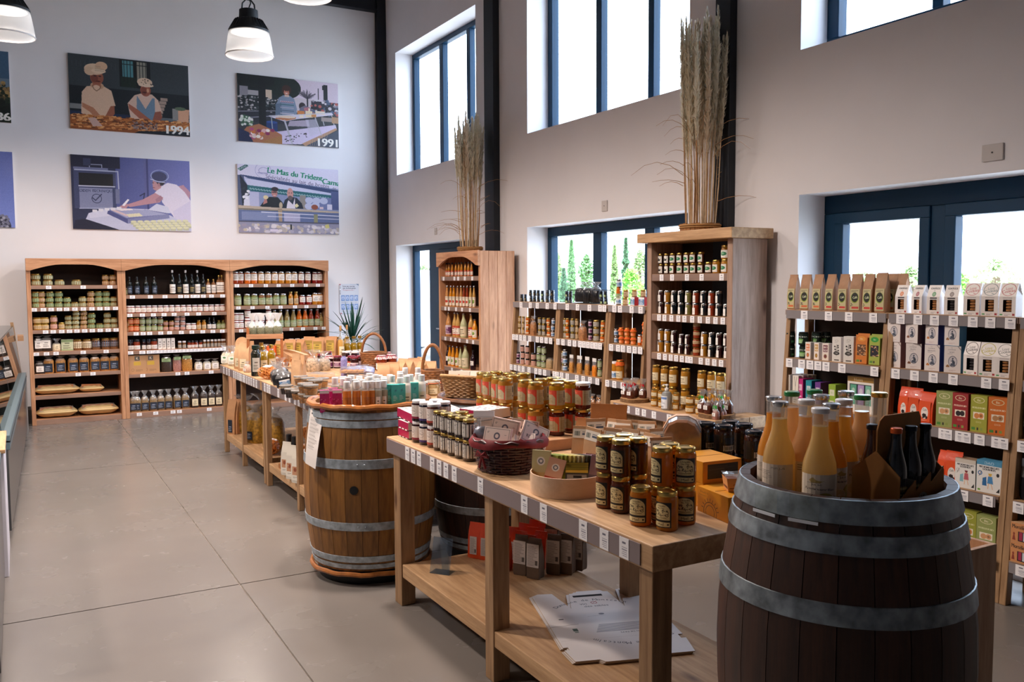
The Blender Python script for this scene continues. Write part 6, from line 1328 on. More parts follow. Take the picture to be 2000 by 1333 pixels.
jb((1.858,1.772),J_orange,M_silver,LB['juiceback'],-.95,'orange juice bottle half hidden at the left rim of the near barrel')
jb((1.984,1.822),J_peach,M_greenlid,LB['fruit'],-.6,'peach juice bottle with green cap, leftmost of the green caps')
jb((1.884,1.678),J_peach,M_whitelid,LB['fruit'],-.3,'peach juice bottle with white cap behind the front bottle')
jb((2.0,1.728),J_gold,M_silver,LB['fruit'],-.3,'golden juice bottle with silver cap in the middle of the near barrel')
jb((1.880,1.590),J_orange,M_silver,LB['pamp'],.25,'orange juice bottle with silver cap right behind the front bottle')
jb((2.072,1.815),J_pale,M_greenlid,LB['fruit'],-.3,'juice bottle with green cap at the back middle of the near barrel')
jb((1.975,1.628),J_gold,M_whitelid,LB['pamp'],.45,'golden juice bottle with white cap beside the cardboard carrier')
jb((2.125,1.745),J_orange,M_silver,LB['fruit'],-.2,'orange juice bottle with silver cap at the back right of the near barrel')
jb((2.093,1.662),J_peach,M_greenlid,LB['fruit'],-.2,'peach juice bottle with green cap above the carrier handle')
jb((2.18,1.672),J_pale,M_gold,LB['fruit'],-.2,'juice bottle with pale gold cap behind the carrier handle',.55)
# cardboard six-pack carrier, local x along its long side, y along the short side
M_beerb,M_beerk=mat('brown_beer_glass','3a1a0c',.08,coat=.6),mat('black_beer_glass','0c1018',.08,coat=.6)
M_cardb=mat('brown_carrier_card','a9743e',.75,noise=.08,nscale=25);M_cardin=mat('grey_card_inside','8f8375',.8)
ca=math.atan2(.006,.185);LX,LY,t=.188,.142,.0025
e=empty('bottle_carrier',(1.930,1.414,ZB),ca);tag(e,'brown cardboard six bottle carrier with round emblem on the near barrel','bottle carrier')
def panel(nm,poly,axis,a,b,m,par=e):return obj(nm,fixn(MB().prism(poly,a,b,axis).mesh(nm,m,0)),par)
house=[(0,0),(LY,0),(LY,.115),(LY*.5,.172),(0,.115)]
panel('end_panel',house,'x',0,t,M_cardb);panel('end_panel',house,'x',LX-t,LX,M_cardb)
saw=[(t,0),(LX-t,0),(LX-t,.118),(LX*.66,.074),(LX*.66,.105),(LX*.36,.060),(LX*.36,.092),(.02,.045),(t,.075)]
saw=[(t,0),(LX-t,0),(LX-t,.124),(LX*.70,.084),(LX*.695,.114),(LX*.365,.070),(LX*.36,.100),(t,.055)]
f_=panel('side_panel',saw,'y',0,t,M_cardb);panel('side_panel',saw,'y',LY-t,LY,M_cardb)
mid=[(t,0),(LX-t,0),(LX-t,.245),(LX-.012,.262),(.030,.262),(.012,.250),(t,.225)]
panel('handle_board',mid,'y',LY*.5-.002,LY*.5+.002,M_cardb)
for fx in (.34,.66):panel('divider',[(t,0),(LY-t,0),(LY-t,.10),(t,.10)],'x',LX*fx,LX*fx+.002,M_cardin)
panel('bottom_board',[(t,t),(LX-t,t),(LX-t,LY-t),(t,LY-t)],'z',0,.002,M_cardb)
em=MB().lathe([(.021,0),(.021,.0006)],24,T=Matrix.Translation((LX*.52,-.0004,.045))@Matrix.Rotation(R(90),4,'X')).mesh('emblem',mat('grey_emblem','9a8f84',.7),0)
ob=obj('emblem',em,f_)
dn=MB().prism([(-.006,-.014),(-.001,-.004),(.004,-.015),(.003,0),(.009,.010),(.003,.006),(.004,.015),(-.002,.008),(-.009,.013),(-.004,.002)],0,.0006,'y',T=Matrix.Translation((LX*.52,-.0018,.045)))
obj('emblem_figure',fixn(dn.mesh('emblem_figure',M_black,0)),f_)
def beer(cm,cap,key):
 return bottle('beer_bottle',.058,.232,cm,cap,LB['black'],(.12,.45),250,.46,.50,.055,20,None,'bottle',None,1.12)
capo,capk=mat('orange_crown_cap','d95f2a',.35,.3),mat('dark_crown_cap','1b2230',.3,.5)
def cp(fx,fy):
 x,y=LX*fx,LY*fy;return (1.930+x*math.cos(ca)-y*math.sin(ca),1.414+x*math.sin(ca)+y*math.cos(ca),ZB+.0025)
place(beer(M_beerb,capk,0),cp(.17,.75),0,'brown beer bottle with dark cap, in the left rear cell of the carrier')
place(beer(M_beerk,capo,1),cp(.17,.25),0,'dark beer bottle with orange cap in the front cell of the carrier')
place(beer(M_beerk,capk,2),cp(.50,.25),0,'black beer bottle in the middle front cell of the carrier')
place(beer(M_beerk,capk,3),cp(.83,.25),0,'black beer bottle in the rightmost front cell of the carrier')
place(beer(M_beerk,mat('yellow_crown_cap','c9a02a',.35,.3),4),cp(.50,.75),0,'dark beer bottle with yellow cap behind the carrier handle')
# ---- the near honey jars
Hn_d,Hn_m,Hn_l=lucent('chestnut_honey','5e2a10',.3),lucent('forest_honey','824214',.35),lucent('flower_honey','c07c22',.45)
c=Canvas(96,132,'171310');
c.rect(.06,.94,.04,.22,'d9c894').rect(.06,.94,.30,.66,'d9c894').ell(.5,.66,.44,.30,'d9c894').rect(.02,.98,.235,.285,'171310')
c.text('Miel',.5,.13,.15,'3a2c1a',rot=4).text("L'Abeille",.5,.86,.10,'4a3a22',rot=2).text('des Mas',.5,.77,.085,'4a3a22')
r_=random.Random(5)
for i in range(34):
 x,y=r_.uniform(.14,.86),r_.uniform(.44,.68);a_=r_.uniform(0,6.28);c.line([(x+.05*math.cos(a_+k*.7)*(1-k*.12),y+.035*math.sin(a_+k*.7)*(1-k*.12)) for k in range(5)],'241b12',.02)
c.lines(.14,.86,.33,.42,3,'6a5a3a').ell(.85,.13,.05,.035,'2a2014');LB['abeille']=c.material('arched_honey_label',.5)
def nhoney(cm):return jar('honey_jar',.072,.130,cm,M_gold,LB['abeille'],(.10,.74),118,.115,28)
def nh(pos,cm,tier,rz,label):place(nhoney(cm),(pos[0],pos[1],ZT+.0008+tier*.1305),rz,label)
nearw='near honey stack'
A_,B_,C_,D_=(1.832,2.546),(1.838,2.464),(1.911,2.463),(1.912,2.541)
nh(A_,Hn_m,0,-1.55,'dark honey jar, lower left of the darker stack by the round box');nh(A_,Hn_m,1,-1.5,'dark honey jar, upper left of the darker stack by the round box')
nh(B_,Hn_d,0,-1.35,'dark honey jar, lower front of the darker stack');nh(B_,Hn_d,1,-1.4,'dark honey jar, upper front of the darker stack')
nh(C_,Hn_d,0,-1.7,'very dark honey jar, lower right of the darker stack');nh(C_,Hn_d,1,-1.7,'very dark honey jar, upper right of the darker stack')
nh(D_,Hn_d,0,-1,'dark honey jar hidden low at the back of the darker stack');nh(D_,Hn_d,1,-1,'dark honey jar, upper back of the darker stack')
E_,F_,G_,H_,I_=(1.800,2.303),(1.838,2.210),(1.940,2.240),(1.873,2.281),(1.937,2.318)
nh(E_,Hn_l,0,-1.15,'light honey jar standing alone at the left of the amber stack');nh(F_,Hn_l,0,-1.35,'light honey jar standing alone at the front of the amber stack, nearest the table end')
nh(G_,Hn_l,0,-.75,'light honey jar, lower right of the amber stack');nh(G_,Hn_l,1,-.75,'light honey jar, upper right of the amber stack, label facing front')
nh(H_,Hn_l,0,-1.6,'light honey jar, lower middle of the amber stack');nh(H_,Hn_l,1,-1.75,'light honey jar, upper left of the amber stack')
nh(I_,Hn_l,0,-1,'light honey jar, lower back of the amber stack');nh(I_,Hn_l,1,-1,'light honey jar, upper back of the amber stack')
# ---- big honey jars towards the far end, on a low kraft tray
HB_l,HB_m,HB_d=lucent('acacia_honey','bd9424',.5),lucent('creamy_honey','c08c38',.4),lucent('fir_honey','5c1c0a',.3)
c=Canvas(128,84,'b6ac8c');c.rect(0,.55,0,1,'b9ad8a').rect(0,.55,.72,1,'d8503a').poly([(0,.72),(.40,.72),(.52,.50),(.55,.72),(.55,1),(0,1)],'d8503a').rect(.52,.56,0,1,'d8503a').rect(0,.55,0,.03,'d8503a').lines(.06,.46,.12,.52,5,'8a7c5c').text('Miel',.24,.83,.09,'e8b8a0').lines(.62,.84,.2,.8,6,'8f8466').rect(.86,.94,.5,.92,'3a3a34').ell(.9,.25,.04,.06,'4a4a40');LB['bighoney']=c.material('red_arch_honey_label',.5)
hj,dj,TZ=.131,.079,.055
lids=[(2.498,4.771),(2.474,4.641),(2.464,4.51),(2.459,4.416),(2.593,4.775),(2.626,4.665),(2.578,4.534),(2.69,4.60),(2.514,4.281),(2.508,4.158),(2.621,4.284),(2.718,4.303),(2.692,4.193),(2.592,4.07),(2.71,4.107),(2.72,4.00)]
sc_=(H-(ZT+TZ+2*hj))/(H-1.136);HP_=[Vector((x*sc_,y*sc_)) for x,y in lids]
for it in range(60):
 for i in range(len(HP_)):
  for j in range(i):
   d=HP_[i]-HP_[j]
   if d.length<dj+.003:q=d.normalized()*(dj+.003-d.length)*.5;HP_[i]+=q;HP_[j]-=q
 for p in HP_:p.x=min(p.x,2.455);p.y=min(p.y,4.27)
xs,ys=[p.x for p in HP_],[p.y for p in HP_]
ti=empty('kraft_tray',(0,0,ZT+.0005));tag(ti,'low kraft cardboard tray under the big honey jars','tray')
obj('tray_board',MB().box(min(xs)-.045,max(xs)+.045,min(ys)-.045,max(ys)+.045,0,TZ-.001).mesh('tray_board',M_kraft,0),ti,bevel=.004)
tones=[HB_m]*4+[HB_m]*4+[HB_m,HB_m,HB_m,HB_l,HB_l,HB_l,HB_l,HB_d]
for i,p in enumerate(HP_):
 for t_ in range(2):
  cm=tones[i];
  if t_==0 and i>=11:cm=HB_d
  sp=jar('large_honey_jar',dj,hj,cm,M_whitelid if (i==15 and t_) else M_gold,LB['bighoney'],(.16,.72),205,.105,24)
  nm=['clear golden','creamy amber'][cm is HB_m] if cm is not HB_d else 'dark red-brown'
  place(sp,(p.x,p.y,ZT+TZ+.0008+t_*(hj+.0004)),-1.0+RND.uniform(-.25,.25)+(.35 if i>7 else 0),f'{nm} large honey jar, {ORD[i]} of the big stack from the far left, {"upper" if t_ else "lower"} tier','large honey jars at the far end of the foreground table')
  # ---- white-lidded jam jars and gold-lidded chutney jars
def jamlab(band):
 c=Canvas(96,72,'e9dfd8');c.rect(0,1,0,.15,band).ell(.45,.55,.16,.24,'b5a8a4',ring=.12).text('Mas',.45,.58,.1,'8a7c78').lines(.3,.6,.26,.32,1,'9a8c88').lines(.35,.55,.82,.9,2,'9a8c88');return c.material('jam_label',.5)
JL=[jamlab('8a2a3e'),jamlab('4a3a78'),jamlab('b0483a')]
JM=[C['dark'],mat('blueberry_jam','161326',.1,coat=.5),mat('fig_jam','5a2c20',.12,coat=.5,noise=.2,nscale=80)]
JC=['blackcurrant','blueberry','fig']
jp=[(1.768,4.088),(1.772,4.004),(1.778,3.922)]
for i,(x,y) in enumerate(jp):
 for t_ in range(2):
  place(jar('jam_jar',.074,.108,JM[i],M_whitelid,JL[i],(.14,.78),200,.12,22),(x,y,ZT+.0008+t_*.1083),-1.25+RND.uniform(-.15,.15),f'white-lidded {["dark red", "dark blue", "brown"][i]} jam jar, {["far", "middle", "near"][i]} column, {"upper" if t_ else "lower"} tier, beside the pink boxes')
 if i<2:
  for t_ in range(2):place(jar('jam_jar',.074,.108,JM[2-i],M_whitelid,JL[2-i],(.14,.78),200,.12,22),(x+.082,y-.03,ZT+.0008+t_*.1083),-1.2,f'white-lidded jam jar in the back row, {["far", "near"][i]} one, {"upper" if t_ else "lower"} tier')
c=Canvas(96,72,'e0dad2');c.rect(0,.66,.04,.96,'e4dfd8').line([(.03,.05),(.65,.05),(.65,.95),(.03,.95),(.03,.05)],'55504e',.012).lines(.08,.58,.15,.88,7,'6f6a68',4,.3).rect(.12,.3,.40,.46,'4a5aa0').lines(.70,.98,.1,.9,9,'8a8682',9,.5);LB['chut']=c.material('lined_chutney_label',.5)
M_chut=mat('dark_chutney','2a1712',.1,coat=.5,noise=.3,nscale=80)
for i,y in enumerate((3.838,3.762,3.686,3.610,3.532)):
 for t_ in range(2):
  place(jar('chutney_jar',.071,.096,M_chut,M_gold,LB['chut'],(.16,.78),250,.13,22),(1.772+.002*i,y,ZT+.0008+t_*.0963),-1.15+RND.uniform(-.12,.12),f'gold-lidded jar with lined white label, {ORD[i]} column from the white-lidded jars, {"upper" if t_ else "lower"} tier')
for i,y in enumerate((3.76,3.64)):
 for t_ in range(2):place(jar('chutney_jar',.071,.096,M_chut,M_gold,LB['chut'],(.16,.78),250,.13,22),(1.852,y,ZT+.0008+t_*.0963),-1.1,f'gold-lidded dark jar in the second row, {["far", "near"][i]} one, {"upper" if t_ else "lower"} tier')
 # ---- pink and white cow-print boxes
def cowprint():
 m=bpy.data.materials.new('black_patch_print');m.use_nodes=True;nt=m.node_tree;N=nt.nodes.new;b=nt.nodes['Principled BSDF'];tc=N('ShaderNodeTexCoord');v=N('ShaderNodeTexVoronoi');v.inputs['Scale'].default_value=24;v.inputs['Randomness'].default_value=.45
 r=N('ShaderNodeValToRGB');r.color_ramp.interpolation='CONSTANT';r.color_ramp.elements[0].color=(.02,.02,.025,1);r.color_ramp.elements[1].position=.24;r.color_ramp.elements[1].color=(*hexc('ece6e2'),1);r.color_ramp.elements.new(.19).color=(.25,.02,.05,1)
 nt.links.new(tc.outputs['Object'],v.inputs['Vector']);nt.links.new(v.outputs['Distance'],r.inputs[0]);nt.links.new(r.outputs[0],b.inputs['Base Color']);b.inputs['Roughness'].default_value=.4;return m
M_cow=cowprint();M_pink=mat('magenta_card','b81f52',.45);M_boxw=mat('white_box_card','e0d9d4',.5)
def pinkbox(L,W,h):
 k=('pink',L,W,h)
 if k not in _SP:
  b=MB().box(-W/2,W/2,-L/2,L/2,0,h,0);b.m[0:6]=[1,2,1,0,1,0]
  body=b.mesh('gift_carton_body',[M_pink,M_boxw,M_cow],0);ps=[]
  lp=MB()
  for i in range(3):
   y=-L*.3+i*L*.3;lp.tube([(-W/2-.001,y-.012,h*.02),(-W/2-.004,y,h*.10),(-W/2-.001,y+.012,h*.02)],.003,6)
  ps.append(('lid_tab',lp.mesh('lid_tab',M_boxw)));ps.append(('lid_seam',MB().box(-W/2-.0006,W/2+.0006,-L/2-.0006,L/2+.0006,.0,.004).mesh('lid_seam',M_black,0)))
  _SP[k]=('gift_carton','box',body,ps)
 return _SP[k]
for t_ in range(2):place(pinkbox(.148,.12,.043),(1.803,4.238,ZT+.0008+t_*.0435),.0 if t_==0 else -.03,['lower of two magenta cow-print boxes at the far table corner','upper of two magenta cow-print boxes at the far table corner'][t_])
place(pinkbox(.148,.20,.088),(1.99,4.235,ZT+.0008),0,'white cow-print carton supporting the turned magenta box')
place(pinkbox(.27,.30,.05),(1.905,4.235,ZT+.0895),-.10,'large magenta cow-print box lying turned on top of the others')
place(pinkbox(.16,.22,.125),(2.06,3.90,ZT+.0008),.1,'white cow-print carton standing behind the white-lidded jams')
place(pinkbox(.16,.20,.05),(2.05,3.90,ZT+.127),.25,'flat cow-print box on top of the carton behind the jams')
# ---- dark red wicker basket with cloth and packets
bcx,bcy=1.845,3.29
e=empty('wicker_basket',(bcx,bcy,ZT+.001));tag(e,'dark red wicker basket lined with red cloth, full of white packets','basket')
M_wick=mat('dark_red_wicker','3c1414',.35,coat=.35,noise=.35,nscale=45);M_lin=mat('red_lining_cloth','7c1a20',.6,noise=.15,nscale=20)
b0,b1,bh=.126,.158,.135
wk=MB();n=30
for k in range(11):
 z=.006+k*(bh-.01)/10;rr=b0+(b1-b0)*(z/bh)
 wk.tube([((rr+.005*(1 if (i+k)%2 else -1))*math.cos(2*math.pi*i/n),(rr+.005*(1 if (i+k)%2 else -1))*math.sin(2*math.pi*i/n),z+.0015*math.sin(i*1.3+k)) for i in range(n)],.0062,6,closed=True)
w_=obj('woven_wall',wk.mesh('woven_wall',M_wick,60),e);w_['kind']='stuff'
st_=MB()
for i in range(n):a=2*math.pi*i/n;st_.cyl((b0*math.cos(a),b0*math.sin(a),0),(b1*math.cos(a),b1*math.sin(a),bh),.004,5)
obj('stakes',st_.mesh('stakes',M_wick),e)
obj('braided_rim',MB().tube([((b1+.003*math.sin(i*2.1))*math.cos(2*math.pi*i/44),(b1+.003*math.sin(i*2.1))*math.sin(2*math.pi*i/44),bh+.004*math.cos(i*2.1)) for i in range(44)],.010,7,closed=True).mesh('braided_rim',M_wick),e)
obj('base_disc',MB().lathe([(b0,0),(b0,.006)],n).mesh('base_disc',M_wick),e)
lm=MB();m_=48;vs=[]
for j,(rr,zz) in enumerate(((b0-.012,.012),(b1-.016,bh-.01),(b1-.002,bh+.016),(b1+.014,bh-.004),(b1+.010,bh-.022))):
 for i in range(m_):
  a=2*math.pi*i/m_;w2=math.sin(i*2*math.pi*7/m_)*(.006 if j>2 else .002);vs.append(((rr+w2)*math.cos(a),(rr+w2)*math.sin(a),zz+(.008*math.sin(i*2*math.pi*3/m_+1) if j==4 else 0)))
lm.add(vs,[(j*m_+i,j*m_+(i+1)%m_,(j+1)*m_+(i+1)%m_,(j+1)*m_+i) for j in range(4) for i in range(m_)]+[tuple(range(m_))])
obj('cloth_lining',lm.mesh('cloth_lining',M_lin,80),e)
a=R(200);bw=MB()
for sg in (-1,1):
 bw.tube([(b1*1.1*math.cos(a),b1*1.1*math.sin(a),.085),(b1*1.13*math.cos(a+sg*.12),b1*1.13*math.sin(a+sg*.12),.10),(b1*1.12*math.cos(a+sg*.2),b1*1.12*math.sin(a+sg*.2),.08),(b1*1.1*math.cos(a),b1*1.1*math.sin(a),.085)],.006,6).tube([(b1*1.1*math.cos(a),b1*1.1*math.sin(a),.085),(b1*1.08*math.cos(a+sg*.1),b1*1.08*math.sin(a+sg*.1),.03)],.005,6)
obj('ribbon_bow',bw.mesh('ribbon_bow',M_lin),e)
c=Canvas(96,72,'e9d8cc');c.line([(.05,.06),(.95,.06),(.95,.94),(.05,.94),(.05,.06)],'3a3432',.01).ell(.5,.62,.12,.16,'5a5a66',ring=.45).text('RIZ & SEL',.5,.30,.12,'3f3a3a',bold=.004).lines(.12,.22,.74,.84,2,'6a6460').lines(.78,.9,.68,.74,1,'6a6460');LB['packet']=c.material('square_packet_print',.5)
M_packet=mat('pale_pink_packet','dcc0b2',.5)
def packet(w,h,d):return carton('square_packet',w,d,h,M_packet,LB['packet'])
PKS=[(-.012,.030,.105,-.10,.35,-.75,'big square packet leaning at the back of the red basket'),(-.072,-.010,.078,-.35,.1,-.9,'square packet leaning at the front of the red basket'),(.072,.004,.098,-.22,.30,-.55,'square packet leaning at the right of the red basket'),(.020,-.058,.066,-.75,.15,-.6,'packet lying tilted at the basket front'),(.052,-.068,.076,-.8,.5,-.4,'packet lying tilted toward the basket right edge'),(.088,-.052,.092,-.55,.9,-.3,'packet sticking out over the right edge of the red basket')]
for (dx,dy,dz,rx,ry_,rz,lb) in PKS:
 place(packet(.125,.10,.018),(bcx+dx,bcy+dy,ZT+dz+.012),0,lb,None,(rx,ry_*.5,rz))
clr=cello('clear_topped_packet',.098,.04,.155,mat('metallic_grey_filling','9a9aa6',.25,.7,noise=.4,nscale=40),None,fillz=.55,header=mat('white_printed_header','e9e4e6',.45),seed=3)
place(clr,(bcx-.075,bcy+.085,ZT+.095),0,'clear packet with white header standing at the far side of the red basket',None,(-.12,-.05,-.85))
# ---- round veneer box of chocolate bars
rcx,rcy,rr_,rh=1.845,2.82,.146,.078
e=empty('veneer_box',(rcx,rcy,ZT+.001));tag(e,'round pale veneer box filled with colourful chocolate bars','box')
M_ven=wood('pale_poplar_veneer','e6c4a4','dab592','x',knots=False)
obj('veneer_wall',MB().lathe([(rr_,0),(rr_,rh),(rr_-.004,rh),(rr_-.004,.004)],56,cap=False).mesh('veneer_wall',M_ven),e)
obj('box_bottom',MB().lathe([(rr_-.004,0),(rr_-.004,.004)],40).mesh('box_bottom',M_ven),e)
def bar(col,col2,key,lab=True):
 k=('bar',key)
 if k not in _SP:
  c=Canvas(48,96,col);c.rect(0,1,.0,.42,col2).ell(.5,.72,.24,.12,'f0e6da').ell(.5,.72,.15,.075,'6a6a72',ring=.4).lines(.2,.8,.08,.3,3,'efe4d4',key)
  m=c.material('bar_wrapper',.4);b=carton('chocolate_bar',.068,.011,.132,mat('bar_edge_%d'%key,col,.45),m);_SP[k]=b
 return _SP[k]
BC=[('cdbf8a','d0b070'),('d9a88a','b8452c'),('8e9a3a','a9b248'),('4a4430','8a7c3a'),('a58a9c','6a5a78'),('d6c86a','b5a53c')]
place(bar(*BC[0],0),(rcx-.078,rcy+.075,ZT+.006),0,'cream chocolate bar standing at the far left of the veneer box',None,(-.12,.0,-.9),1.12)
place(bar(*BC[1],1),(rcx-.088,rcy-.005,ZT+.010),0,'red and peach chocolate bar leaning at the left front of the veneer box',None,(-.42,.22,-.75))
sm=[('8e9a3a','green'),('8e9a3a','green'),('8e9a3a','green'),('a9a23c','lime'),('a9a23c','lime'),('c9b27a','cream'),('c9b27a','cream'),('8a8078','grey'),('8a8078','grey'),('b89aa0','mauve')]
for i,(cc,nm) in enumerate(sm):
 x=rcx-.045+.017*i*.80;y=rcy+.055-.0125*i*.75
 kx={'green':2,'lime':5,'cream':0,'grey':3,'mauve':4}[nm]
 place(bar(*BC[kx],10+kx),(x,y,ZT+.006),0,f'{nm} chocolate bar, {ORD[i]} from the left in the upright row in the veneer box',None,(-.10,0,-1.25))
c=Canvas(64,48,'35342c');c.rect(.06,.94,.06,.72,'8a857c').rect(0,1,.84,1,'cfae3a').lines(.12,.88,.12,.44,4,'4a463e').rect(.34,.72,.52,.66,'1c1a18');LB['blackbar']=c.material('dark_bar_print',.4)
for i in range(4):
 place(carton('dark_chocolate_bar',.088,.010,.066,mat('dark_bar_edge','3a382c',.45),LB['blackbar']),(rcx-.005+.010*i,rcy-.072+.014*i,ZT+.030+.006*i),0,f'dark yellow-topped chocolate bar, {ORD[i]} from the front in the veneer box',None,(-.3,0,-.62))
place(bar(*BC[4],4),(rcx+.085,rcy-.062,ZT+.008),0,'mauve chocolate bar leaning at the right of the veneer box',None,(-.12,.18,-.45))
place(bar(*BC[1],7),(rcx+.095,rcy-.025,ZT+.008),0,'peach chocolate bar at the right rim of the veneer box',None,(-.15,.1,-.5))
place(packet(.11,.09,.014),(rcx+.145,rcy+.19,ZT+.001),0,'peach square packet standing between the basket and the dark honey jars',None,(-.1,0,-.6))
# ---- kraft bread-mix bags with white top labels
c=Canvas(96,40,'e8e0d4');
for i in range(14):c.rect(.08+.022*i,.092+.022*i,.25,.75,'3c4a44')
c.rect(.5,.9,.35,.55,'4a5a72').rect(.5,.8,.62,.72,'8a9098');LB['barlab']=c.material('barcode_top_label',.5)
def krb(s_):return pouch('kraft_cookie_bag',.085,.055,.215+.012*(s_%3),M_kraft2,LB['barlab'],fold=.1,lw=.92,seed=s_,toplab=True)
kb=[(2.02,2.98),(2.03,2.90),(2.12,2.99),(2.12,2.90),(2.21,3.0),(2.22,2.91),(2.31,2.99),(2.05,2.81),(2.14,2.80),(2.23,2.81),(2.32,2.89),(2.06,2.71),(2.15,2.70),(2.24,2.71),(2.33,2.79),(2.16,2.61)]
for i,(x,y) in enumerate(kb):place(krb(i),(x,y,ZT+.001),-1.05+RND.uniform(-.35,.35),f'kraft biscuit bag with white barcode label, {ORD[i]} of the cluster from the far side','kraft biscuit bags behind the near honey jars',(RND.uniform(-.08,.12),RND.uniform(-.1,.1),-1.05+RND.uniform(-.35,.35)))
place(pouch('kraft_mailer',.17,.05,.25,mat('orange_kraft','b0713a',.7,noise=.1,nscale=15,bump=.2),None,seed=5),(2.36,3.26,ZT+.001),-.85,'large orange-brown kraft bag behind the dark honey jars')
place(pouch('kraft_mailer',.12,.06,.20,mat('orange_kraft','b0713a',.7,noise=.1,nscale=15,bump=.2),None,seed=6),(2.22,3.22,ZT+.001),-1.1,'wide orange-brown kraft bag left of the barcode-labelled bags')
# gingerbread loaf in clear film
lc_=obj('kraft_box',MB().box(-.09,.09,-.07,.07,0,.09).mesh('kraft_box',M_kraft,0),None,(2.28,2.655,ZT+.0008),(0,0,-.72),bevel=.003);tag(lc_,'plain kraft box that carries the wrapped loaf','box')
e=empty('wrapped_loaf',(2.28,2.655,ZT+.0915),-.72);e.scale=(1.3,.8,1.3);tag(e,'sliced brown loaf in clear film standing behind the amber honey stack','bread')
M_crumb=mat('gingerbread_crumb','8a5632',.8,noise=.3,nscale=70)
arch= lambda w,h:[(-w/2,0),(w/2,0),(w/2,h*.72),(w*.36,h*.92),(w*.15,h),(-w*.15,h),(-w*.36,h*.92),(-w/2,h*.72)]
for i in range(6):obj('slice',fixn(MB().prism(arch(.105,.135),-.08+i*.026,-.08+i*.026+.024,'y').mesh('slice',M_crumb,0)),e,bevel=.003)
obj('film_wrap',fixn(MB().prism(arch(.113,.143),-.088,.086,'y').mesh('film_wrap',M_cello,30)),e)
obj('paper_band',fixn(MB().prism([(p[0]*1.03,p[1]*1.012) for p in arch(.113,.143)],.03,.088,'y').mesh('paper_band',mat('peach_paper_band','cfa888',.6),0)),e)
# dark-lidded jars by the loaf
M_prune=mat('prunes_in_syrup','3a1b0c',.08,coat=.6,noise=.3,nscale=40);s2_=.855
c=Canvas(64,48,'241c18');c.rect(.5,.95,.1,.42,'d8cfc4').rect(.52,.9,.5,.86,'1c3350')
for i in range(10):c.rect(.56+.035*i,.575+.035*i,.16,.36,'2a2a2a')
LB['prune']=c.material('prune_jar_label',.4)
pj=[(2.801,3.149),(2.935,3.13),(2.818,3.051),(2.929,3.035),(2.826,2.865)]
for i,(x,y) in enumerate(pj):
 for t_ in range(2 if i<4 else 2):place(jar('prune_jar',.076,.122,M_prune,M_darklid,LB['prune'],(.12,.7),220,.12,22),(x*s2_+.02,y*s2_-.03,ZT+.0008+t_*.1225),-.8,f'dark-lidded jar of prunes, {ORD[i]} of five columns behind the loaf, {"upper" if t_ else "lower"} tier')
 # ---- yellow cake boxes
c=Canvas(128,60,'d48a14');c.ell(.42,.12,.22,.42,'3a2410',ring=.07).ell(.42,.12,.15,.29,'3a2410',ring=.09)
for i in range(9):a_=R(15+19*i);c.line([(.42+.24*math.cos(a_),.12+.46*math.sin(a_)),(.42+.29*math.cos(a_),.12+.55*math.sin(a_))],'3a2410',.012)
c.text('Biscuiterie',.22,.86,.045,'7a4a10').lines(.05,.4,.70,.76,1,'8a5a18');LB['ybox']=c.material('yellow_box_side_print',.45)
c=Canvas(96,60,'d48a14');c.rect(.10,.92,.16,.86,'16110c').lines(.14,.88,.22,.80,9,'4a4038',3,.3);LB['yend']=c.material('yellow_box_end_print',.45)
M_yel=mat('yellow_carton','d8901a',.45)
def ybox(L,W,h):
 k=('yb',L,W,h)
 if k not in _SP:
  body=MB().box(-W/2,W/2,-L/2,L/2,0,h).mesh('cake_box_body',M_yel,0)
  s_=MB().add([(-W/2-.0006,L/2-.002,.001),(-W/2-.0006,-L/2+.002,.001),(-W/2-.0006,-L/2+.002,h-.001),(-W/2-.0006,L/2-.002,h-.001)],[(0,1,2,3)],0,[[(0,0),(1,0),(1,1),(0,1)]]).mesh('side_print',LB['ybox'],0)
  e_=MB().quad((-W/2+.002,-L/2-.0006,.001),(W/2-.002,-L/2-.0006,.001),(W/2-.002,-L/2-.0006,h-.001),(-W/2+.002,-L/2-.0006,h-.001)).mesh('end_print',LB['yend'],0)
  tl=MB().box(-W/2+.01,W/2-.01,-.001,.001,h,h+.0008).mesh('lid_slit',mat('dark_yellow_seam','8a5a12',.6),0)
  _SP[k]=('cake_box','box',body,[('side_print',s_),('end_print',e_),('lid_slit',tl)])
 return _SP[k]
place(ybox(.19,.17,.088),(2.155,2.235,ZT+.0008),-.16,'yellow cake box with black end panel nearest the near barrel')
place(ybox(.19,.17,.088),(2.215,2.435,ZT+.0008),-.12,'yellow cake box at the back, lower of its pair');place(ybox(.19,.17,.078),(2.215,2.44,ZT+.0893),-.10,'yellow cake box at the back, upper of its pair')
e=empty('cake_tray',(2.19,2.205,ZT+.0895),-.52);tag(e,'peach paper tray of cake under clear film on the yellow box','cake')
tw,tl_,th_=.075,.16,.048
vs=[(-tl_/2*.92,-tw/2*.85,0),(tl_/2*.92,-tw/2*.85,0),(tl_/2*.92,tw/2*.85,0),(-tl_/2*.92,tw/2*.85,0),(-tl_/2,-tw/2,th_),(tl_/2,-tw/2,th_),(tl_/2,tw/2,th_),(-tl_/2,tw/2,th_)]
c=Canvas(128,40,'d9a068');c.text('Gâteaux des Mas',.55,.52,.055,'7a4424',rot=-3).lines(.5,.8,.26,.32,1,'8a5a34').line([(.12,.5),(.2,.62),(.26,.5)],'7a4424',.008);LB['caketray']=c.material('cake_tray_print',.5)
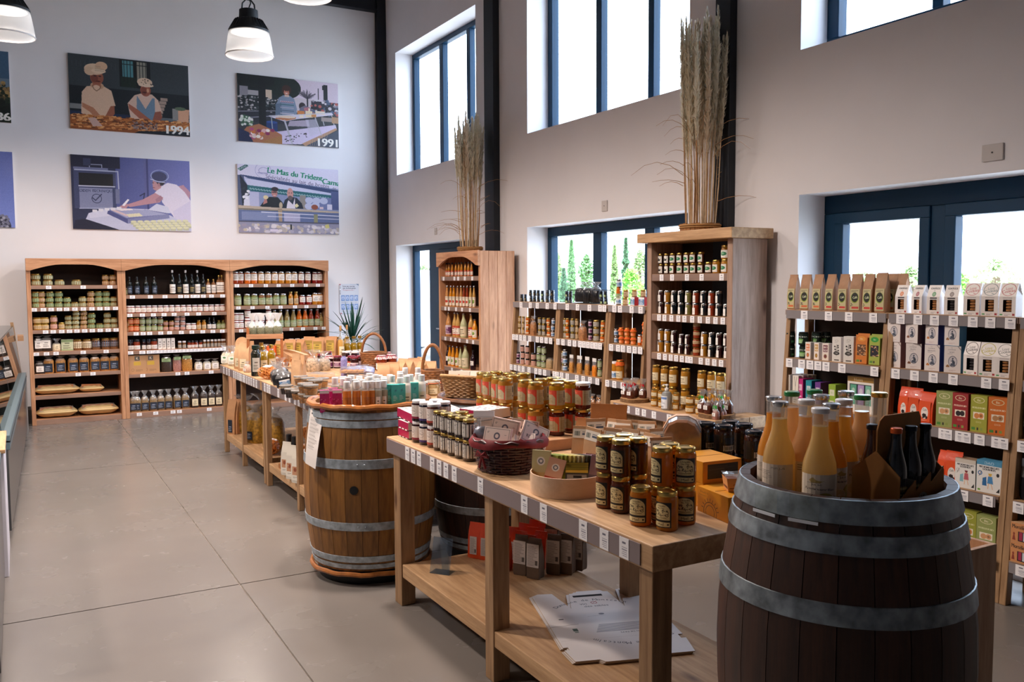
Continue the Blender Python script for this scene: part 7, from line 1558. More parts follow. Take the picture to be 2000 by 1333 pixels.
obj('paper_tray',MB().add(vs,[(0,3,2,1),(1,2,6,5),(2,3,7,6),(3,0,4,7)],0).add([vs[0],vs[1],vs[5],vs[4]],[(0,1,2,3)],1,[[(0,0),(1,0),(1,1),(0,1)]]).mesh('paper_tray',[mat('peach_tray_paper','d9a068',.5),LB['caketray']],0),e)
obj('cake_top',MB().box(-tl_/2+.004,tl_/2-.004,-tw/2+.004,tw/2-.004,.006,th_-.003).mesh('cake_top',mat('brown_cake','6a3c24',.6,noise=.3,nscale=50),0),e,bevel=.006)
fm=MB();rr2=random.Random(2);nx,ny=9,5;vs=[(-tl_/2*1.03+tl_*1.06*i/(nx-1),-tw/2*1.04+tw*1.08*j/(ny-1),th_+.002+rr2.uniform(-.002,.010)) for j in range(ny) for i in range(nx)]
obj('crinkled_film',fm.add(vs,[(j*nx+i,j*nx+i+1,(j+1)*nx+i+1,(j+1)*nx+i) for j in range(ny-1) for i in range(nx-1)]).mesh('crinkled_film',M_cello,0),e)
# ---- lower shelf: sign holder, pouches, flat cartons
ZS=.2255
e=empty('acrylic_sign_holder',(1.80,3.93,ZS),-.9);tag(e,'empty clear acrylic sign holder on the lower table shelf','sign holder')
M_acr=glassy('acrylic',(.80,.86,.92),.18,.03)
obj('front_sheet',MB().add([(-.055,0,0),(.055,0,0),(.055,.05,.175),(-.055,.05,.175),(-.055,.003,0),(.055,.003,0),(.055,.053,.175),(-.055,.053,.175)],BF).mesh('front_sheet',M_acr,0),e)
obj('base_sheet',MB().box(-.055,.055,0,.07,0,.003).mesh('base_sheet',M_acr,0),e);obj('back_stay',MB().add([(-.02,.07,0),(.02,.07,0),(.02,.05,.17),(-.02,.05,.17),(-.02,.073,0),(.02,.073,0),(.02,.053,.17),(-.02,.053,.17)],BF).mesh('back_stay',M_acr,0),e)
c=Canvas(64,110,'c9c3c0');c.lines(.1,.9,.06,.94,16,'7d7878',3,.35).rect(.7,.9,.1,.3,'55504e');LB['greyback']=c.material('grey_text_label',.5)
opl=pouch('orange_refill_bag',.068,.052,.19,mat('orange_foil','dc4a1c',.3,coat=.4,bump=.5,nscale=18),LB['greyback'],lz=(.12,.62),lw=.62,seed=3)
gpl= lambda s_:pouch('grey_label_kraft_bag',.072,.055,.20,mat('grey_brown_paper','6a584a',.65,noise=.1,nscale=20,bump=.2),LB['greyback'],lz=(.30,.88),lw=.96,seed=s_)
def pz(u,v):return PZ(740+u/2.704,840+v/2.704,ZS)
of=[(490,680),(548,690),(640,745)]
for i,(u,v) in enumerate(of):
 p=pz(u,v);place(opl,(p.x+.03,p.y+.01,ZS+.0005),-1.0,['orange bag standing alone at the left of the lower shelf','orange bag partly hidden behind the table leg','orange bag in front, right of the table leg'][i])
q0=pz(640,745)
for i in range(8):
 r_,c_=i//3,i%3;place(opl,(q0.x+.125+.085*r_,q0.y+.08-.085*c_+.03*r_,ZS+.0005),-1.0+RND.uniform(-.15,.15),f'orange bag in the back rows of the lower shelf, {ORD[i]} of eight','orange bags in the back rows of the lower shelf')
gp=[(735,770),(806,790),(908,768),(975,765),(1035,745)]
for i,(u,v) in enumerate(gp):
 p=pz(u,v);place(gpl(i),(p.x+.03,p.y+.012,ZS+.0005),-.95+RND.uniform(-.12,.12),f'grey-labelled kraft bag, {ORD[i]} from the left in the front row of the lower shelf')
for i,(u,v) in enumerate(((840,715),(905,690),(960,700))):
 p=pz(u,v);place(gpl(i+5),(p.x+.10,p.y+.02,ZS+.0005),-.95+RND.uniform(-.12,.12),f'grey-labelled kraft bag, {ORD[i]} from the left in the second row of the lower shelf')
 # flattened wine cartons lying on the lower shelf: board drawn in its own metre coordinates
A0=PZ(1035,1168,ZS);B0=PZ(1125,1310,ZS)
c=Canvas(420,620,'d9d5d6')
INK='343444'
c.arc('Domaine de Montcalm',.47,.495,.50,.046,INK,92,.60).text('vin',.40,.775,.042,INK).text('des sables',.50,.735,.040,INK,rot=0).ell(.50,.785,.03,.02,'a05a62',ring=.3).line([(.48,.77),(.53,.81)],'a05a62',.006)
c.lines(.36,.62,.585,.592,1,'6a6a74').ell(.49,.61,.025,.012,'6a6a74')
for i in range(7):c.rect(.40-.01*i,.78+.004*i,.455-.016*i,.463-.016*i,'7a7a84')
c.text('VIN DE PAYS',.62,.335,.024,INK,rot=180)
c.arc('Domaine de Montcalm',.60,.53,.50,.046,INK,-90,.60)
c.rect(.165,.205,.395,.43,'2f4a3c').rect(.17,.20,.375,.39,'7a8a80').line([(.0,.47),(.24,.49)],'8a8688',.006).rect(.105,.145,.565,.575,'2a2a30')
c.line([(.02,.28),(.95,.28)],'bdb9ba',.004)
M_cart=c.material('printed_white_carton',.5)
# outline: u across, v along (canvas fractions); w x l in metres
CW,CLn=.52,.77
out=[(.0,.20),(.04,.20),(.04,.17),(.0,.17),(.03,.03),(.22,.03),(.25,.0),(.72,.0),(.75,.03),(.97,.03),(1.0,.20),(.96,.20),(.96,.25),(1.0,.25),(1.0,.98),(.93,1.0),(.82,.98),(.74,.70),(.70,.95),(.66,.955),(.64,.98),(.42,.98),(.40,.955),(.34,.95),(.27,.72),(.19,.97),(.06,.98),(.0,.95)]
def flat_carton(name,loc,rz,label,z0,th=.004,front=True):
 poly=[((u-.5)*CW,v*CLn) for u,v in out];n=len(poly);mb=MB()
 mb.add([(x,y,th) for x,y in poly],[tuple(range(n))],0,[[(u,v) for u,v in out]])
 mb.add([(x,y,0) for x,y in poly],[tuple(range(n-1,-1,-1))],1)
 mb.add([(x,y,0) for x,y in poly]+[(x,y,th) for x,y in poly],[(i,(i+1)%n,n+(i+1)%n,n+i) for i in range(n)],1)
 o=obj(name,mb.mesh(name,[M_cart,mat('brown_board_edge','b09a82',.8)],0),None,(loc[0],loc[1],z0),(0,0,rz))
 obj('handle_slot',MB().add([(-.075,CLn*.885,th+.0004),(.065,CLn*.885,th+.0004),(.065,CLn*.915,th+.0004),(-.075,CLn*.915,th+.0004)],[(0,1,2,3)]).mesh('handle_slot',mat('dark_slot','15161c',.9),0),o)
 tag(o,label,'carton','flattened wine cartons');return o
def carton_frame():
# far left flap tip, near left edge, measured on the shelf plane
 a=PZ(1037,1167,ZS+.01);b=PZ(1122,1308,ZS+.01);d=Vector((a.x-b.x,a.y-b.y));return a,b,d
a,b,d=carton_frame();ang=math.atan2(-d.x,d.y)
ux=Vector((math.cos(ang),math.sin(ang)));vy=Vector((-math.sin(ang),math.cos(ang)))
L0=d.length
org=Vector((a.x+.02,a.y))+ux*(CW*.5-.02)-vy*(CLn*.97)
for i in range(3):
 flat_carton('flat_carton',(org.x+.004*i-.004,org.y+.004*(2-i)),ang+(.012 if i==1 else 0),['bottom sheet of the flattened white wine cartons on the lower shelf','middle sheet of the flattened white wine cartons on the lower shelf','printed top sheet of the flattened white wine cartons on the lower shelf'][i],ZS+.0006+i*.0046)
 # ------------------------------------------------------------------ goods on the two far tables
ZF=ZT+.0008
FB,FN='far table','table behind the light barrel'
def ft(u,v,dz=0):return PZ(u,v,ZT+dz)
FTO=[]
def ftreg(f):
 def g(sp,loc,*a,**k):
  o=f(sp,loc,*a,**k)
  if loc[2]<ZF+.002:
   xs=[v.co.x for v in sp[2].vertices];ys=[v.co.y for v in sp[2].vertices];FTO.append((o,(max(xs)-min(xs)+max(ys)-min(ys))/4*1.02))
  return o
 return g
def put(sp,u,v,label,rz=-1.1,group=None,rot=None,push=0.0,scale=None,z=None):
 p=ft(u,v);d=Vector((p.x,p.y)).normalized()*push
 return ftreg(place)(sp,(max(1.80,min(3.15,p.x+d.x)),min(8.95,p.y+d.y),ZF if z is None else z),rz,label,group,rot,scale)
 # rice and white herb bags at the far end
c=Canvas(48,64,'e6e2d6');c.rect(.1,.9,.5,.9,'f2f0ea').ell(.5,.7,.24,.12,'5a8a5a').lines(.15,.85,.1,.4,3,'7a7a70');LB['rice']=c.material('rice_label',.5)
ricebag= lambda s_:cello('rice_bag',.10,.07,.19,F_cream,LB['rice'],fillz=.62,seed=s_,lz=(.1,.5),lw=.75)
for i,(u,v) in enumerate(((440,708),(449,713),(456,716),(464,712),(452,704))):put(ricebag(50+i),u,v,f'white rice bag, {ORD[i]} of the cluster at the far end of the far table',-1+.2*i,'rice bags at the far end',push=.05)
c=Canvas(48,48,'d9612c');c.lines(.2,.8,.2,.8,3,'f0a070');LB['ocard']=c.material('orange_card_print',.5)
put(carton('orange_carton',.12,.10,.10,mat('orange_card','d9581f',.5),LB['ocard']),437,703,'low orange carton at the far corner of the far table',-.5,push=.10)
put(carton('orange_carton',.09,.05,.17,mat('orange_card','d9581f',.5),LB['ocard']),447,697,'tall orange carton behind the low one on the far table',-.6,push=.30)
# round kraft disc sign on a clip
p=ft(455,712);e=empty('round_sign',(p.x+.09,8.93,ZF),-.5);tag(e,'blank round kraft disc sign standing at the far end of the far table','sign')
obj('disc',MB().lathe([(.072,-.002),(.072,.002)],36,T=Matrix.Translation((0,0,.20))@Matrix.Rotation(R(90),4,'X')).mesh('disc',M_kraft2),e)
obj('stem',MB().cyl((0,.004,.02),(0,.004,.15),.003,6).mesh('stem',M_silver),e);obj('clip_base',MB().box(-.025,.025,-.02,.02,0,.02).mesh('clip_base',W_oakz,0),e,bevel=.003)
biga= lambda s_,h=.24:pouch('kraft_window_bag',.11,.075,h,M_kraft2,LB['cream'],lz=(.1,.4),lw=.6,seed=s_)
for i,(u,v,h) in enumerate(((471,722,.25),(480,726,.27),(486,720,.26))):put(biga(i,h),u,v,f'pale kraft bag, {ORD[i]} of three left of the dark olive bottle',-1.0+.2*i,'pale kraft bags left of the dark bottle',push=.05)
put(cello('garlic_bag',.07,.06,.10,mat('pale_pink_garlic','d8b8a4',.5,noise=.25,nscale=60),LB['white'],fillz=.7,seed=9),483,728,'small bag with pale pink bulbs at the table edge',-1.1,push=.02)
# oil bottles
M_olv=mat('olives_in_brine','23231a',.08,coat=.6,noise=.6,nscale=70)
put(bottle('olive_jar_bottle',.085,.27,M_olv,mat('dark_green_cap','0f2a22',.4),LB['grey'],(.15,.6),90,.62,.72,.13,20),498,736,'dark bottle of olives with dark green cap on the far table edge',-.2,push=.04)
for i,(u,v) in enumerate(((514,732),(531,728),(523,722))):put(bottle('oil_bottle',.075,.25,C['oil'],M_gold,LB['beige'],(.15,.5),120,.42,.62,.12,18,M_salt,fill=.8),u,v,f'amber oil bottle with gold cap, {ORD[i]} beside the dark olive bottle',.2,push=.05)
# crate on a stand with white herb bags
p=CRATE=Vector((xat(518,8.25,1.1),8.25));e=empty('raised_crate',(p.x,p.y,ZF),-.25);tag(e,'small wooden tray on a raised stand holding white herb bags','stand')
obj('tray_board',MB().box(-.16,.16,-.11,.11,.30,.315).mesh('tray_board',W_pinex,0),e)
for a in ((-.165,-.155,-.11,.11),(.155,.165,-.11,.11),(-.165,.165,-.115,-.105),(-.165,.165,.105,.115)):obj('tray_side',MB().box(*a,.295,.34).mesh('tray_side',W_pinex,0),e)
for sx in (-1,1):
 for sy in (-1,1):obj('stand_post',MB().box(sx*.15-.012,sx*.15+.012,sy*.10-.012,sy*.10+.012,0,.30 if sx>0 else .40).mesh('stand_post',mat('orange_brown_post','a8653a',.5),0),e)
hb_= lambda s_:herbbag(s_)
def herbbag(s_):
 b=cello('herb_bag',.088,.065,.215,F_herb,None,None,fillz=.48,seed=s_)
 for q in b[3]:q[1].materials.clear();q[1].materials.append(M_wfilm)
 return b
for i,(dx,dy) in enumerate(((-.11,-.05),(-.035,-.05),(.04,-.05),(.115,-.05),(-.07,.05),(.07,.05))):
 a_=-.25;place(hb_(60+i),(p.x+dx*math.cos(a_)-dy*math.sin(a_),p.y+dx*math.sin(a_)+dy*math.cos(a_),ZF+.3165),-.3+RND.uniform(-.2,.2),f'white-topped herb bag, {ORD[i]} on the raised wooden tray','herb bags on the raised tray')
 # kraft bags with clear fronts (pasta) in a row behind
M_wind=plainlabel('clear_pasta_front','b9a04a','6a5a2a',accent='9a8040')
for i,(u,v,h) in enumerate(((548,708,.22),(566,706,.23),(584,704,.23),(602,702,.24),(618,700,.24),(575,697,.25),(598,694,.25))):put(pouch('kraft_window_bag',.12,.08,h,M_kraft,M_wind,lz=(.35,.85),lw=.75,seed=i+3),u,v,f'kraft bag with yellow window, {ORD[i]} of the row on the far table',-.9+RND.uniform(-.3,.3),'kraft window bags on the far table',push=.12)
put(pouch('kraft_window_bag',.13,.06,.26,M_kraft2,None,seed=12),598,722,'large plain kraft bag lying across behind the orange nets',0,None,(-1.25,.1,.9),.1,None,ZF+.10)
# orange net sacks of garlic
M_net=mat('orange_net','c0722e',.5,noise=.25,nscale=90)
def netsack(L,r,s_):
 k=('net',L,r,s_)
 if k not in _SP:
  rr=random.Random(s_);mb=MB()
  nb=30
  for i in range(nb):
   t=i/(nb-1);x=-L/2+L*t*.9+.02;yy=rr.uniform(-1,1)*r*.58;zz=r*.36+rr.uniform(0,1)*r*1.0;b=r*.34
   mb.lathe([(b*math.sin(a*math.pi/6),zz-b*math.cos(a*math.pi/6)) for a in range(7)],9,c=(x,yy),cap=False)
  body=mb.mesh('net_sack_body',M_net,50)
  nm=MB();n=14
  for j in range(9):
   t=j/8;x=-L/2+L*t;q=r*(.55+.45*math.sin(math.pi*min(1,t*1.1+.05)))
   nm.tube([(x+.004*math.sin(i*2),q*math.cos(2*math.pi*i/n)*.95,r*.92+q*.92*math.sin(2*math.pi*i/n)) for i in range(n)],.0022,4,closed=True)
  for i in range(n):
   nm.tube([(-L/2+L*j/8,r*(.55+.45*math.sin(math.pi*min(1,j/8*1.1+.05)))*.95*math.cos(2*math.pi*(i+.3*j)/n),r*.92+r*(.55+.45*math.sin(math.pi*min(1,j/8*1.1+.05)))*.92*math.sin(2*math.pi*(i+.3*j)/n)) for j in range(9)],.0022,4)
  tg=MB().quad((-.05,-r*.55,r*1.7),(.03,-r*.55,r*1.7),(.03,r*.1,r*1.9),(-.05,r*.1,r*1.9))
  _SP[k]=('net_sack','net bag',body,[('net',nm.mesh('net',mat('orange_net_string','d98a3a',.5))),('paper_tag',tg.mesh('paper_tag',mat('white_paper_tag','ece8e4',.6),0))])
 return _SP[k]
for i,(u,v,L,r,rz) in enumerate(((527,743,.20,.062,-1.0),(548,722,.26,.06,.4),(590,716,.22,.05,.3))):put(netsack(L,r,i),u,v,['round orange net sack of bulbs at the table edge','orange net sack with white tag lying behind the black film bags','orange net sack lying farther back toward the jams'][i],rz,push=.07)
# black and clear film bags
M_blackp=mat('black_pasta','1d1b1d',.35,coat=.4,noise=.6,nscale=60)
for i,(u,v) in enumerate(((536,755),(552,758),(548,747))):put(cello('pasta_film_bag',.15,.10,.19,M_blackp,LB['blue'] if i==1 else None,fillz=.55,seed=70+i),u,v,['clear bag of black pasta at the far table edge, left one','clear bag of black pasta at the far table edge, front one','clear bag of black pasta behind the other two'][i],-1.0+.5*i,None,(.1,-.2,-1.0+.6*i),.05)
put(cello('pasta_film_bag',.13,.09,.2,mat('striped_pasta','b5a088',.4,noise=.6,nscale=50),None,fillz=.6,seed=80),612,728,'clear bag of pale striped pasta beside the orange net',-.6,push=.08)
put(cello('pasta_film_bag',.13,.09,.18,mat('striped_pasta','b5a088',.4,noise=.6,nscale=50),None,fillz=.6,seed=81),632,726,'clear bag of pale pasta before the gingham jars',-.3,push=.08)
tallk= lambda s_,h:pouch('tall_kraft_bag',.07,.05,h,M_kraft2,None,seed=s_)
for i,(u,v,h) in enumerate(((574,768,.24),(580,760,.27),(588,757,.25))):put(tallk(i,h),u,v,f'slim plain kraft bag, {ORD[i]} of three standing behind the clear tubs',-1.0+.1*i,None,push=.03)
# clear tubs
def tub(f,s_=1.0):
 k=('tub',f.name,s_)
 if k not in _SP:
  r=.048*s_;b=MB().lathe([(r*.80,.003),(r*.95,.042*s_),(.001,.046*s_)],18).mesh('tub_filling',f)
  w_=MB().lathe([(r*.82,0),(r*1.0,.062*s_)],22,cap=False).add([],[]).mesh('tub_wall',M_clear)
  l_=MB().lathe([(r*1.08,.060*s_),(r*1.08,.068*s_),(r*.9,.070*s_)],22).mesh('clear_lid',mat('clear_tub_lid','c9c4bc',.12,trans=.5,coat=.5))
  _SP[k]=('clear_tub','tub',b,[('tub_wall',w_),('lid',l_)])
 return _SP[k]
F_nut=mat('nut_filling','a06a38',.5,noise=.5,nscale=90);F_cho=mat('chocolate_filling','2e1a12',.4,noise=.4,nscale=90)
TB=[(560,772,F_cho),(570,779,F_cho),(583,783,F_nut),(597,790,F_nut),(608,794,F_nut),(588,773,F_nut),(602,777,F_nut),(617,782,F_nut),(629,778,F_nut)]
for i,(u,v,f) in enumerate(TB):
 p=ft(u,v);d=Vector((p.x,p.y)).normalized()*.045
 for t_ in range(1 if i<3 else 2):place(tub(f),(p.x+d.x,p.y+d.y,ZF+t_*.0705),-1.2,f'clear tub of {"dark sweets" if f is F_cho else "nuts"}, {ORD[i]} along the table edge by the barrel, {"upper" if t_ else "lower"} one')
 # trays of biscuits under clear film behind the tubs
for i,(u,v,z) in enumerate(((610,762,0),(640,765,0),(625,757,.055),(655,752,0),(700,748,0),(740,745,0),(690,742,.05))):
 k=('bisc',0)
 if k not in _SP:
  b=MB().box(-.10,.10,-.065,.065,0,.004).mesh('biscuit_tray_body',M_kraft2,0);ck=MB()
  for a_ in range(4):
   for b_ in range(3):ck.lathe([(.001,.004),(.022,.006),(.024,.014),(.018,.02),(.001,.021)],10,c=(-.072+.048*a_,-.042+.042*b_))
  fm=MB().box(-.101,.101,-.066,.066,.003,.045).mesh('film_lid',M_cello,0)
  _SP[k]=('biscuit_tray','biscuit tray',b,[('biscuit',ck.mesh('biscuit',mat('pale_biscuit','c08a55',.7,noise=.2,nscale=80))),('film_lid',fm)])
 put(_SP[k],u,v,f'clear-topped tray of pale biscuits, {ORD[i]} from the tubs toward the kraft bags',-.9+RND.uniform(-.4,.4),'biscuit trays behind the barrel',None,.10,None,ZF+z+(.001 if z else 0))
 # jams with gingham and burgundy lids
M_burg=mat('burgundy_lid','7a1830',.35,coat=.3)
GJ=[(628,718,0),(643,722,1),(660,722,0),(641,712,0),(690,722,2),(706,722,0),(722,724,0),(676,712,3),(694,712,3),(712,711,3),(735,719,0)]
for i,(u,v,kd) in enumerate(GJ):
 sp=jar('fruit_jam_jar',.080,.12,C['dark'] if kd else C['dark'],M_whitelid if kd==3 else M_burg,LB['purple'] if kd!=2 else LB['redw'],(.12,.55),140,.12,18,cloth=M_ging if kd==1 else None)
 put(sp,u,v,f'dark jam jar with {["burgundy", "gingham cloth", "burgundy", "white"][kd]} lid, {ORD[i]} from left behind the film packs',-.6,push=.12,scale=1.0)
for i,(u,v) in enumerate(((745,730),(762,728),(755,722))):put(jar('fruit_jam_jar',.10,.14,C['rust'],M_burg,LB['white'],(.12,.5),140,.12,18,cloth=M_ging),u,v,f'red-checked cloth-topped jar, {ORD[i]} of three right of the plant',-.6,push=.25)
# slim bottles
for i,(u,v,h,cap) in enumerate(((618,700,.24,M_gold),(632,701,.24,M_gold),(655,704,.24,M_gold),(672,700,.24,M_gold),(590,690,.24,M_gold))):put(bottle('liqueur_bottle',.085,h,C['oil'],M_gold,LB['white'],(.1,.4),120,.4,.5,.1,16,M_salt,fill=.7),u,v,f'round amber bottle with gold cap, {ORD[i]} in the back row of the far table',.3,push=.45)
for i,(u,v) in enumerate(((649,706),(669,706))):put(bottle('tall_corked_bottle',.07,.36,C['juice'],mat('cork_stopper','b58a5a',.8),LB['cream'],(.1,.4),120,.26,.45,.14,16,M_salt,fill=.6),u,v,['tall corked bottle, left one, rising over the jams','tall corked bottle, right one, rising over the jams'][i],.2,push=.5)
put(bottle('tall_green_bottle',.07,.35,C['oil'],mat('dark_green_cap','0f2a22',.4),LB['cream'],(.1,.4),120,.26,.45,.16,16,M_salt,fill=.6),659,706,'tall bottle with dark green neck between the corked bottles',.2,push=.42)
put(bottle('lavender_bottle',.055,.21,mat('lavender_filling','8a84b8',.5,noise=.4,nscale=90),mat('brown_cap','4a3a34',.5),None,neck=.5,sh=.7,caph=.12),672,738,'slim lilac lavender bottle standing in front of the jams',0,push=.05)
for i,(u,v) in enumerate(((690,738),(705,736),(716,737))):put(cello('lavender_sachet',.13,.05,.09,mat('blue_white_sachet','9aa4cf',.5,noise=.4,nscale=40),None,fillz=.75,seed=90+i),u,v,f'blue and white sachet under film, {ORD[i]} of three before the jams',-.5,None,(-.9,.1,-.3*i),.05,None,ZF+.03)
# kraft carrier bags at the right
for i,(u,v) in enumerate(((752,752),(770,750),(785,748),(800,746),(815,745),(826,750),(840,748),(790,741),(808,740),(822,738))):put(pouch('kraft_pouch',.10,.08,.17,M_kraft2,None,seed=20+i),u,v,f'small folded kraft pouch, {ORD[i]} of the group right of the barrel bottles',-.9+RND.uniform(-.5,.5),'kraft pouches right of the barrel bottles',push=.06)
# preserving jars with wire clips near the wicker tray
for i,(u,v) in enumerate(((826,776),(842,774))):
 sp=jar('clip_jar',.11,.105,mat('pate_in_glass','b09468',.1,coat=.6),mat('clear_jar_lid','c9c2b4',.12,coat=.5),LB['cream'],(.12,.5),90,.16,20)
 o=put(sp,u,v,['wide clip-top jar beside the wicker tray, left one','wide clip-top jar beside the wicker tray, right one'][i],-.6,push=.05)
 obj('wire_clip',MB().tube([(-.05,-.028,.03),(-.058,-.03,.085),(-.04,-.045,.108),(.04,-.045,.108),(.058,-.03,.085),(.05,-.028,.03)],.002,5).mesh('wire_clip',M_silver),o);obj('rubber_ring',MB().tube([(.056*math.cos(a*.262),.056*math.sin(a*.262),.088) for a in range(24)],.003,5,closed=True).mesh('rubber_ring',mat('orange_rubber','c8693a',.6)),o)
 # let the goods of the crowded table stand side by side instead of inside each other
P_=[Vector(o.location[:2]) for o,r in FTO];Q0=[q.copy() for q in P_]
fixed=[(Vector((p_.x+sx*.15,p_.y+sy*.10)),.02) for p_ in (CRATE,) for sx in (-1,1) for sy in (-1,1)]+[(Vector((BX_,BY_)),.37) for BX_,BY_ in ((1.785,4.86),(2.56,4.76))]+[(Vector((xat(730,7.75,1.1),7.75)),.14),(Vector((xat(845,5.95,1.1),5.95)),.10)]
for it in range(120):
 for i in range(len(P_)):
  for j in range(i):
   d=P_[i]-P_[j];m=FTO[i][1]+FTO[j][1]
   if d.length<m:d=(d if d.length>1e-4 else Vector((.01*(i%3-1),.01))).normalized()*(m-d.length)*.5;P_[i]+=d;P_[j]-=d
  for c_,rf in fixed:
   d=P_[i]-c_;m=FTO[i][1]+rf
   if d.length<m:P_[i]+=d.normalized()*(m-d.length)
  r_=FTO[i][1];P_[i].x=max(1.755+r_,min(3.24-r_,P_[i].x));P_[i].y=max(5.30,min(9.02-r_,P_[i].y))
for (o,r),q in zip(FTO,P_):o.location.x,o.location.y=q.x,q.y
# plaited handles of two tall baskets behind
def hoop_basket(x,y,w,hz,label):
 e=empty('handled_basket',(x,y,0));tag(e,label,'basket');rr=w/2
 mb=MB()
 for k in range(9):
  z=ZT+.001+k*.018;q=rr*(.86+.14*k/8);mb.tube([((q+.004*(-1)**(i+k))*math.cos(2*math.pi*i/28),(q+.004*(-1)**(i+k))*math.sin(2*math.pi*i/28),z+.008) for i in range(28)],.010,6,closed=True)
 b_=obj('woven_wall',mb.mesh('woven_wall',mat('brown_wicker','8a5a34',.5,noise=.3,nscale=40),60),e)
 obj('handle',MB().tube([(rr*1.0*math.cos(t)*.75,rr*1.0*math.cos(t)*-.66,ZT+.14+(hz-ZT-.14)*math.sin(t)) for t in [math.pi*i/20 for i in range(21)]],.013,8).mesh('handle',mat('brown_wicker','8a5a34',.5,noise=.3,nscale=40)),e)
 obj('basket_floor',MB().lathe([(rr*.86,ZT+.002),(rr*.86,ZT+.012)],28).mesh('basket_floor',mat('brown_wicker','8a5a34',.5,noise=.3,nscale=40)),e)
pa=Vector((2.78,7.75));hoop_basket(xat(730,7.75,1.1),7.75,.24,PY(730,652,7.75).z,'wicker basket with tall arched handle in front of the far column')
hoop_basket(xat(845,5.95,1.1),5.95,.16,PY(845,674,5.95).z,'wicker basket with narrow arched handle before the narrow bookcase')
# ---- bottles on the rattan-rimmed barrel
BX,BY,BZ0=1.785,4.86,.085+.885+.001
M_amberb,M_clearb,M_wbot=lucent('amber_shampoo','cc8238',.35),lucent('clear_shampoo','b0a490',.4),mat('white_bottle','e6dfd2',.35)
c=Canvas(48,96,'b87030');c.lines(.2,.8,.25,.5,4,'d8a060').text('savon',.5,.62,.2,'8a3a1a',rot=90);LB['amberlab']=c.material('amber_bottle_print',.3)
c=Canvas(48,96,'36b4ae');c.rect(.1,.9,.1,.35,'4fb4b0').text('gel',.55,.80,.2,'1a4a6a',rot=4).lines(.2,.8,.4,.62,4,'bfe4e2');LB['teal']=c.material('teal_carton_print',.4)
c=Canvas(48,80,'c22a78');c.speck(.05,.95,.1,.8,16,['d86aa4','a81e60'],.08,.14,4,.6).rect(0,1,.86,1,'f0e6ea').lines(.2,.8,.1,.24,2,'f0c8dc');LB['pinkbox']=c.material('pink_sachet_print',.4)
bamb=bottle('amber_bottle',.046,.175,M_amberb,M_white,LB['amberlab'],(.08,.5),120,.62,.66,.22,14,M_salt,fill=.70,capw=1.3);bclr=bottle('clear_bottle',.046,.175,M_clearb,M_white,LB['white'],(.08,.5),60,.62,.66,.22,14,M_salt,fill=.70,capw=1.3);bwht=bottle('white_bottle',.05,.19,M_wbot,M_white,LB['cream'],(.1,.5),120,.6,.7,.2,14,capw=1.25)
tealc=carton('teal_carton',.045,.035,.15,mat('teal_card','34b0aa',.4),LB['teal']);pinkc=carton('pink_sachet_box',.052,.03,.125,mat('pink_card','c22a78',.45),LB['pinkbox'])
def onb(u,dep,sp,label,rz=-.33,group=None,dz=0):
# dep: metres behind the front rim along the view direction
 d0=math.hypot(BX,BY);k=(u-1000)/FPX;ang_=YAW+math.atan(k);dirv=Vector((math.sin(ang_),math.cos(ang_)));dist=d0-.29+dep
 place(sp,(dirv.x*dist,dirv.y*dist,BZ0+dz),rz,label,group)
for i,(u,dp) in enumerate(((631,.075),(648,.16),(656,.075))):onb(u,dp,pinkc,f'pink sachet box, {ORD[i]} of three at the left of the rattan-rimmed barrel',-.35)
for i,(u,dp) in enumerate(((675,.03),(694,.03),(712,.02),(724,.03))):onb(u,dp,bamb,f'amber bottle with white cap, {ORD[i]} from left in the front row on the barrel')
for i,(u,dp) in enumerate(((736,.03),(748,.05))):onb(u,dp,bclr,f'clear bottle with white cap, {ORD[i]} from left between amber and teal on the barrel')
for i,(u,dp) in enumerate(((756,.06),(768,.05),(780,.07),(806,.13))):onb(u+2,dp,tealc,f'teal carton, {ORD[i]} from left on the rattan-rimmed barrel')
for i,(u,dp) in enumerate(((793,.12),(800,.20),(822,.17),(815,.26))):onb(u,dp,bwht,f'white bottle, {ORD[i]} among the right-hand bottles on the barrel')
rows=[(678,.12),(692,.13),(706,.11),(720,.12),(734,.13),(748,.15),(764,.16),(780,.18),(668,.20),(684,.22),(700,.20),(716,.21),(732,.22),(748,.24),(764,.25),(780,.28),(796,.30),(700,.30),(720,.31),(740,.33),(760,.35),(780,.38),(668,.30),(652,.26)]
for i,(u,dp) in enumerate(rows):onb(u,dp,bclr if i%3 else bwht,f'white-capped bottle in the rear rows on the rattan-rimmed barrel, {(ORD+["twenty-first","twenty-second","twenty-third","twenty-fourth"])[i]} of the crowd',-.33,'white-capped bottles in the rear rows on the barrel')
pump=bottle('pump_bottle',.055,.21,M_wbot,M_white,LB['cream'],(.1,.5),120,.5,.66,.22,14,capw=1.2)
for i,(u,dp) in enumerate(((790,.40),(815,.38))):onb(u,dp,pump,f'white pump bottle at the back right of the barrel, {["left", "right"][i]} one')
